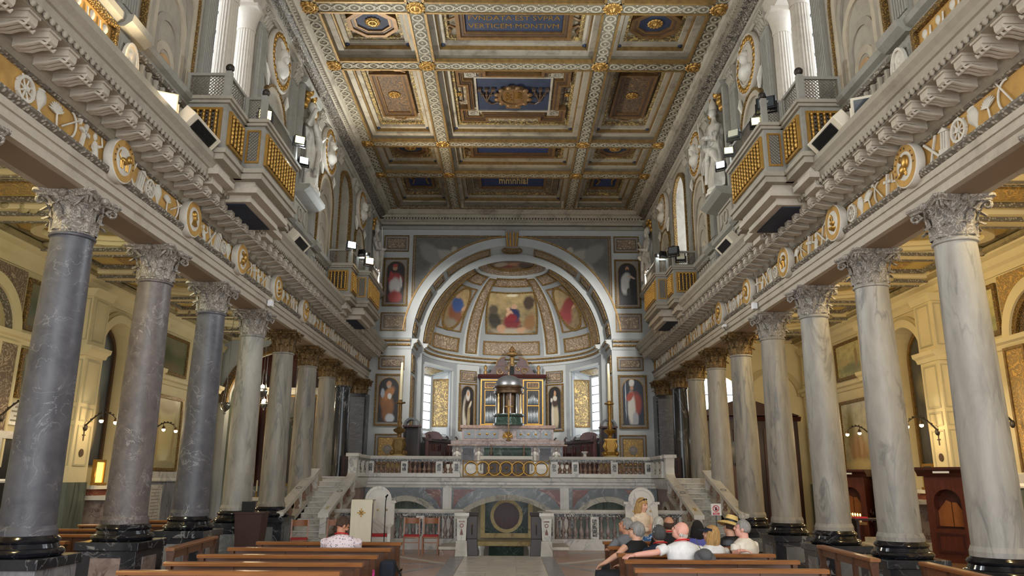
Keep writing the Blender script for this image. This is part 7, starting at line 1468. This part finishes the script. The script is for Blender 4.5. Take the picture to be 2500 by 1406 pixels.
k = N('shirt_print'); v = k.coord((1, 1, 1)); vo = k.n('ShaderNodeTexVoronoi', i_Scale=34.0); k.l(v, vo.inputs['Vector']); b1 = k.ramp(vo.outputs['Distance'], [(.2, C(60,66,104)), (.34, C(232,214,218))]); k.fin(b1, .8)
def bake(m, name, mat, voxel, smooth=6):
    me = m.mesh('tmp', mat, None); o = bpy.data.objects.new('tmp', me); COL.objects.link(o)
    r_ = o.modifiers.new('r', 'REMESH'); r_.mode = 'VOXEL'; r_.voxel_size = voxel; sm = o.modifiers.new('s', 'SMOOTH'); sm.factor = .5; sm.iterations = smooth
    dg = bpy.context.evaluated_depsgraph_get(); dg.update(); out = bpy.data.meshes.new_from_object(o.evaluated_get(dg)); out.name = name
    out.materials.clear(); out.materials.append(MATS[mat]); out.polygons.foreach_set('use_smooth', [True]*len(out.polygons))
    COL.objects.unlink(o); bpy.data.objects.remove(o); bpy.data.meshes.remove(me); return out
def loft(m, rings, n=18):
    vs = []
    for (x, y, z), rx, ry in rings:
        for i in range(n): a = 2*pi*i/n; vs.append((x+rx*cos(a), y+ry*sin(a), z))
    L = len(rings); return m.add(vs, [(j*n+i, j*n+(i+1) % n, (j+1)*n+(i+1) % n, (j+1)*n+i) for j in range(L-1) for i in range(n)]+[tuple(range(n))[::-1], tuple((L-1)*n+i for i in range(n))])
def hand(m, w, d, nrm, spread=1.0, curl_=.35):
    """palm with four unequal fingers and a thumb on its side; d = direction, nrm = back of hand"""
    w, d, nrm = Vector(w), Vector(d).normalized(), Vector(nrm).normalized(); sd = d.cross(nrm).normalized(); nrm = sd.cross(d).normalized()
    for t_ in (-.026, 0, .026): m.tube([w+sd*t_*.6, w+d*.04+sd*t_, w+d*.085+sd*t_*1.05], [.02, .021, .017], 7)
    for q, (o, ln) in enumerate(((-.033, .062), (-.011, .076), (.011, .082), (.032, .072))):
        b = w+d*.082+sd*o; dd = (d+sd*o*5*spread).normalized(); m.tube([b, b+dd*ln*.45-nrm*.01*curl_*2, b+dd*ln*.78-nrm*.03*curl_*2, b+dd*ln-nrm*.05*curl_*2], [.0115, .011, .0098, .0085], 7)
    b = w+d*.03+sd*.032; dd = (d*.7+sd*.75).normalized(); m.tube([b, b+dd*.035, b+dd*.062+d*.012], [.014, .012, .009], 7)
def person(label, x, y, hz, rz=0, yaw=0, pitch=0, roll=0, skin='skin_light', top='shirt_white', bottom='trousers_dark', hair='hair_grey', style='short', sit=True, lean=(0, 0), arms=None, sleeve='short', width=1.0, extra=None, beard=None, legs=None):
    """pelvis over (x, y); facing +y before rz; hz = head centre height; arms = [(elbow, wrist, dir, back)] left then right, local"""
    t = thing('person', label, 'person', (x, y, 0), rz); zs = .5 if sit else .84
    hx, hy = lean; sh = hz-.168; sw = .198*width
    P = lambda k: (hx*k, hy*k)                                # spine position
    body = M()
    loft(body, [((0, 0, zs-.06), .15*width, .12), ((0, 0, zs+.04), .16*width, .115), ((*P(.3), zs+.18), .138*width, .1), ((*P(.6), zs+.3), .15*width, .105), ((*P(.9), sh-.08), .182*width, .11), ((*P(1), sh-.015), .17*width, .09), ((*P(1.03), sh+.025), .1, .07), ((*P(1.05), sh+.05), .064, .064), ((*P(1.1), hz-.07), .058, .062)])
    hd = Vector((hx*1.18, hy*1.18+.02, hz)); R = Matrix.Rotation(radians(yaw), 3, 'Z') @ Matrix.Rotation(radians(pitch), 3, 'X') @ Matrix.Rotation(radians(roll), 3, 'Y')
    H = lambda a, b, c: tuple(hd+R @ Vector((a, b, c)))
    def hball(m, c, r, n=14, q=10):
        s0 = len(m.v); m.ball((0, 0, 0), r, n, q); m.xf(Matrix.Translation(H(*c)) @ R.to_4x4(), s0)
    hball(body, (0, -.008, .02), (.076, .096, .1)); hball(body, (0, .03, -.045), (.06, .064, .07)); hball(body, (0, .058, -.085), (.03, .028, .026)); body.tube([H(0, -.02, -.05), tuple(Vector((hx*1.05, hy*1.05, sh+.02)))], [.055, .062], 12)
    body.tube([H(0, .084, .022), H(0, .104, -.008), H(0, .106, -.022), H(0, .088, -.03)], [.011, .014, .017, .012], 7)
    for sd in (-1, 1): hball(body, (sd*.078, -.012, -.006), (.011, .022, .032), 8, 6); hball(body, (sd*.034, .075, .026), (.026, .018, .01), 8, 5); hball(body, (sd*.04, .06, -.03), (.026, .028, .026), 8, 6)
    hball(body, (0, .088, -.056), (.024, .012, .012), 8, 5)
    arms = arms or [((-.27, .05, zs+.22), (-.16, .26, zs+.16), (.1, 1, 0), (0, 0, 1)), ((.27, .05, zs+.22), (.16, .26, zs+.16), (-.1, 1, 0), (0, 0, 1))]
    shirt = M(); loft(shirt, [((0, 0, zs-.03), .178*width, .14), ((0, 0, zs+.06), .178*width, .132), ((*P(.3), zs+.18), .158*width, .118), ((*P(.6), zs+.3), .168*width, .122), ((*P(.9), sh-.08), .2*width, .128), ((*P(1), sh-.005), .186*width, .106), ((*P(1.03), sh+.035), .112, .085), ((*P(1.04), sh+.05), .08, .078)])
    for sd, (e, w_, d, b) in zip((-1, 1), arms):
        s_ = Vector((hx+sd*sw, hy, sh-.035)); e, w_ = Vector(e), Vector(w_)
        body.tube([s_, s_.lerp(e, .5), e, e.lerp(w_, .35), w_], [.052, .048, .04, .041, .028], 10); hand(body, w_, d, b)
        if sleeve == 'short': shirt.tube([s_, s_.lerp(e, .45), s_.lerp(e, .72)], [.068, .068, .07], 10)
        elif sleeve == 'long': shirt.tube([s_, s_.lerp(e, .5), e, e.lerp(w_, .5), w_], [.066, .064, .056, .052, .042], 10)
    tr = M(); lg = legs or [((-.11, .42, .52), (-.12, .44, .08)), ((.11, .42, .52), (.12, .44, .08))]
    if not sit: lg = [((-.09, .03, .46), (-.1, 0, .08)), ((.09, .03, .46), (.1, 0, .08))]
    sh_ = M()
    for sd, (kn, an) in zip((-1, 1), lg):
        body.tube([(sd*.09, 0, zs), kn, an], [.075, .055, .035], 10); tr.tube([(sd*.09, 0, zs+.01), Vector((sd*.09, 0, zs)).lerp(Vector(kn), .5), kn, Vector(kn).lerp(Vector(an), .5), an], [.1, .09, .07, .064, .06], 12)
        sh_.ball((an[0], an[1]+.06, .05), (.048, .13, .048), 12, 8)
    loft(tr, [((0, 0, zs-.09), .15*width, .13), ((0, 0, zs), .172*width, .135), ((0, 0, zs+.06), .165*width, .125)])
    o = link('body', bake(body, 'body', skin, .0085, 4), t); link('shirt', bake(shirt, 'shirt', top, .013, 5), t); link('trousers', bake(tr, 'trousers', bottom, .016, 5), t); link('shoes', bake(sh_, 'shoes', 'black', .012, 2), t)
    m = M()
    for sd in (-1, 1): hball(m, (sd*.033, .079, .014), (.014, .01, .007), 8, 6)
    m.obj('eyes', 'eye_dark', t, 60); m = M(); hball(m, (0, .099, -.056), (.022, .005, .006), 8, 5); m.obj('lips', 'lips', t, 60)
    m = M()
    for sd in (-1, 1): m.tube([H(sd*.016, .087, .034), H(sd*.036, .085, .04), H(sd*.054, .068, .033)], .005, 5)
    m.obj('eyebrows', hair, t)
    m = M()                                                   # hair
    def cap(zmin, grow=1.06, front=.03):
        s0 = len(m.v); vs = []; n, q = 22, 10
        for j in range(q+1):
            ph = pi/2-(pi/2+.75)*j/q
            for i in range(n):
                a = 2*pi*i/n; p = Vector((.08*grow*cos(ph)*cos(a), .1*grow*cos(ph)*sin(a)-.012, .105*grow*sin(ph)+.02)); lim = zmin+(.085 if p.y > front else 0)+(.02 if abs(p.x) > .06 and p.y > -.02 else 0)
                if p.z < lim: p.z = lim; p.y *= .96; p.x *= .96
                vs.append(H(*p))
        m.add(vs, [(j*n+i, j*n+(i+1) % n, (j+1)*n+(i+1) % n, (j+1)*n+i) for j in range(q) for i in range(n)])
    if style == 'short': cap(-.035)
    elif style == 'bob': cap(-.06, 1.14, .03)
    elif style == 'fringe':                                   # balding: hair only round the sides
        for i in range(15): a = pi+.15+(pi-.3)*i/14; hball(m, (.076*cos(a), .088*sin(a)-.01, -.005), (.02, .022, .05), 7, 5)
    elif style == 'bald':
        for i in range(11): a = pi+.25+(pi-.5)*i/10; hball(m, (.073*cos(a), .09*sin(a)-.01, -.03), (.012, .014, .03), 6, 4)
    elif style == 'long':
        cap(-.05, 1.1, .04)
        for i in range(15):
            a = pi-.35+(pi+.7)*i/14; m.tube([H(.078*cos(a), .092*sin(a)-.012, .03), H(.09*cos(a), .1*sin(a)-.014, -.06), H(.088*cos(a)*1.05, .09*sin(a)-.02, -.15), H(.07*cos(a), .08*sin(a)-.02, -.2)], [.018, .026, .026, .01], 6)
    m.obj('hair', hair, t, 70)
    if beard: m = M(); [hball(m, (.056*sin(a), .034+.05*cos(a), -.075), (.024, .022, .032), 7, 5) for a in [-1.3+i*.29 for i in range(10)]]; m.obj('beard', beard, t, 60)
    for ex in (extra or []):
        if ex == 'lanyard': M().tube([(hx+.09*cos(a), hy+.085*sin(a), sh+.055-.02*sin(a)) for a in [i*pi/10 for i in range(20)]], .009, 6, closed=True, flat=1.6).obj('lanyard', 'lanyard_red', t)
        if ex == 'glasses':
            m = M()
            for sd in (-1, 1): m.tube([H(sd*(.034+.022*cos(a)), .096, .012+.017*sin(a)) for a in [i*pi/6 for i in range(12)]], .004, 5, closed=True); m.tube([H(sd*.055, .094, .018), H(sd*.082, 0, .015)], .004, 5)
            m.tube([H(-.012, .1, .014), H(.012, .1, .014)], .004, 5); m.obj('glasses', 'black', t)
        if ex in ('sunglasses_up', 'white_sunglasses'):
            m = M(); zz = .105; mm_ = 'black' if ex == 'sunglasses_up' else 'paper'
            for sd in (-1, 1): hball(m, (sd*.034, .052 if ex == 'sunglasses_up' else .0, zz), (.03, .014, .018), 10, 6); m.tube([H(sd*.06, .05, zz), H(sd*.088, -.03, .04)], .005, 5)
            m.obj('sunglasses', mm_, t, 60)
        if ex == 'visor':
            m = M(); n = 14; vs = []
            for q in range(n+1): a = -.2+(pi+.4)*q/n; vs += [H(.087*cos(a), .1*sin(a)-.005, .05), H(.087*cos(a), .1*sin(a)-.005, .085)]
            m.add(vs, [(2*q, 2*q+2, 2*q+3, 2*q+1) for q in range(n)]); vs = []
            for q in range(n+1): a = .25+(pi-.5)*q/n; vs += [H(.086*cos(a), .1*sin(a), .055), H(.1*cos(a), .1*sin(a)+.09*sin(a), .03), H(.086*cos(a), .1*sin(a), .048), H(.1*cos(a), .1*sin(a)+.09*sin(a), .024)]
            m.add(vs, [(4*q, 4*q+4, 4*q+5, 4*q+1) for q in range(n)]+[(4*q+2, 4*q+3, 4*q+7, 4*q+6) for q in range(n)]+[(4*q+1, 4*q+5, 4*q+7, 4*q+3) for q in range(n)]); m.obj('sun_visor', 'shirt_navy', t)
        if ex == 'straw_hat':
            m = M(); s0 = len(m.v); m.lathe([(.21, -.015), (.2, .0), (.14, .03), (.1, .04), (.095, .1), (.08, .14), (.0, .15)], 28); m.lathe([(.21, -.015), (.2, -.022), (.1, .03)], 28, cap=False); m.xf(Matrix.Translation(H(0, -.01, .045)) @ R.to_4x4(), s0); m.obj('straw_hat', 'straw', t, 50)
            m = M(); m.lathe([(.102, .038), (.103, .07), (.099, .072)], 28, cap=False); m.xf(Matrix.Translation(H(0, -.01, .045)) @ R.to_4x4()); m.obj('hat_band', 'black', t, 50)
    return t
AR = lambda *a: list(a)
pew('varnished brown pew in the right block, first in front of the standing guide', 1.5, 3.5, 12.72)
person('man in printed white shirt bowed in prayer with a dark beard', -2.56, 11.62, 1.15, 0, -50, -24, 0, 'skin_tan', 'shirt_print', 'trousers_blue', 'hair_brown', 'short', lean=(.02, .08), beard='hair_brown', width=1.24, extra=['lanyard'], arms=[((-.24, .22, .72), (-.08, .42, .72), (.4, 1, .3), (0, 0, 1)), ((.24, .22, .72), (.08, .42, .72), (-.4, 1, .3), (0, 0, 1))])
person('standing blonde woman in cream cardigan talking to the seated visitors', 2.3, 13.85, 1.40, radians(-140), 10, -8, 0, 'skin_light', 'cardigan_cream', 'trousers_khaki', 'hair_blonde', 'long', False, sleeve='long', extra=['sunglasses_up'], arms=[((-.27, -.02, .98), (-.06, .2, 1.02), (.8, .4, .1), (0, 1, .3)), ((.27, -.02, .98), (.08, .22, 1.0), (-.8, .4, .1), (0, 1, .3))])
person('man in grey shirt with grey hair looking up, holding the pew end', 1.76, 12.05, 1.15, radians(35), 28, 22, 0, 'skin_tan', 'shirt_grey', 'trousers_dark', 'hair_grey', 'short', arms=[((-.32, .05, .78), (-.24, .02, .85), (-.6, .6, -.1), (0, 0, 1)), ((.26, .1, .72), (.14, .28, .66), (-.1, 1, 0), (0, 0, 1))])
person('woman in black sleeveless top with glasses, arm stretched to her knee', 1.66, 11.12, 1.13, radians(30), 38, 14, 0, 'skin_light', 'shirt_black', 'trousers_dark', 'hair_grey', 'bob', sleeve='none', lean=(.1, -.02), extra=['glasses'], arms=[((-.24, -.04, .84), (-.37, .12, .71), (-.1, 1, -.5), (0, .4, 1)), ((.22, .14, .74), (.1, .3, .64), (-.2, 1, 0), (0, 0, 1))], legs=[((-.36, .26, .57), (-.38, .3, .08)), ((-.1, .4, .54), (-.1, .42, .08))])
person('woman with short dark grey hair, white sunglasses and navy top', 2.13, 10.98, 1.1, radians(6), 10, 12, 0, 'skin_tan', 'shirt_navy', 'trousers_khaki', 'hair_dark_grey', 'bob', lean=(-.07, 0), extra=['white_sunglasses', 'lanyard'], arms=[((-.2, .12, .74), (-.06, .16, .98), (.1, .1, 1), (-1, 0, 0)), ((.26, .08, .74), (.14, .28, .66), (-.1, 1, 0), (0, 0, 1))])
person('white haired woman in blue floral top', 2.44, 13.02, 1.12, 0, 0, 10, 0, 'skin_light', 'shirt_floral', 'trousers_blue', 'hair_white', 'long')
person('balding man in black shirt with a red lanyard', 2.42, 12.08, 1.17, radians(4), 6, 8, 0, 'skin_tan', 'shirt_black', 'trousers_dark', 'hair_brown', 'fringe', width=1.08, extra=['lanyard'])
person('bald man in white T-shirt with one arm along the pew back', 2.2, 10.14, 1.2, radians(18), 42, 24, 0, 'skin_pink', 'shirt_white', 'trousers_khaki', 'hair_white', 'bald', width=1.2, lean=(-.02, 0), extra=['lanyard'], arms=[((-.42, -.02, .95), (-.68, .06, .92), (-1, -.1, -.08), (0, -.1, 1)), ((.28, .1, .76), (.16, .3, .68), (-.1, 1, 0), (0, 0, 1))])
person('dark haired woman in purple top', 2.86, 12.08, 1.11, radians(-4), -6, 8, 0, 'skin_tan', 'shirt_purple', 'trousers_dark', 'hair_black', 'long')
person('blonde woman in white T-shirt with navy sun visor', 2.8, 11.02, 1.1, radians(22), 42, 10, 0, 'skin_light', 'shirt_white', 'trousers_blue', 'hair_blonde', 'long', extra=['visor'])
person('person in straw hat with black band and black leather jacket', 3.36, 12.08, 1.13, 0, 10, -4, 18, 'skin_light', 'jacket_leather', 'trousers_dark', 'hair_brown', 'short', sleeve='long', extra=['straw_hat'], width=1.02)
person('grey haired man in cream polo shirt leaning on the pew back', 3.26, 11.0, 1.18, radians(40), 28, 10, 0, 'skin_pink', 'shirt_polo', 'trousers_khaki', 'hair_grey', 'short', width=1.12, lean=(-.03, 0), arms=[((-.3, -.02, .86), (-.36, -.14, .92), (.5, -.6, 0), (0, 0, 1)), ((.3, .06, .8), (.2, .28, .7), (-.1, 1, 0), (0, 0, 1))])
t = thing('sun_hat', 'dark grey cloth cap hanging on the back of the bald man', 'hat', (2.42, 9.95, .9)); m = M(); m.lathe([(.15, 0), (.12, .015), (.095, .03), (.09, .09), (.06, .12), (0, .125)], 22); m.xf(Matrix.Rotation(radians(38), 4, 'X') @ Matrix.Diagonal((.9, .9, .8, 1))); m.obj('crown', 'cap_grey', t, 50); M().tube([(0, 0, 0), (-.05, .06, .12), (-.08, .1, .22)], .005, 5).obj('cord', 'cap_grey', t)
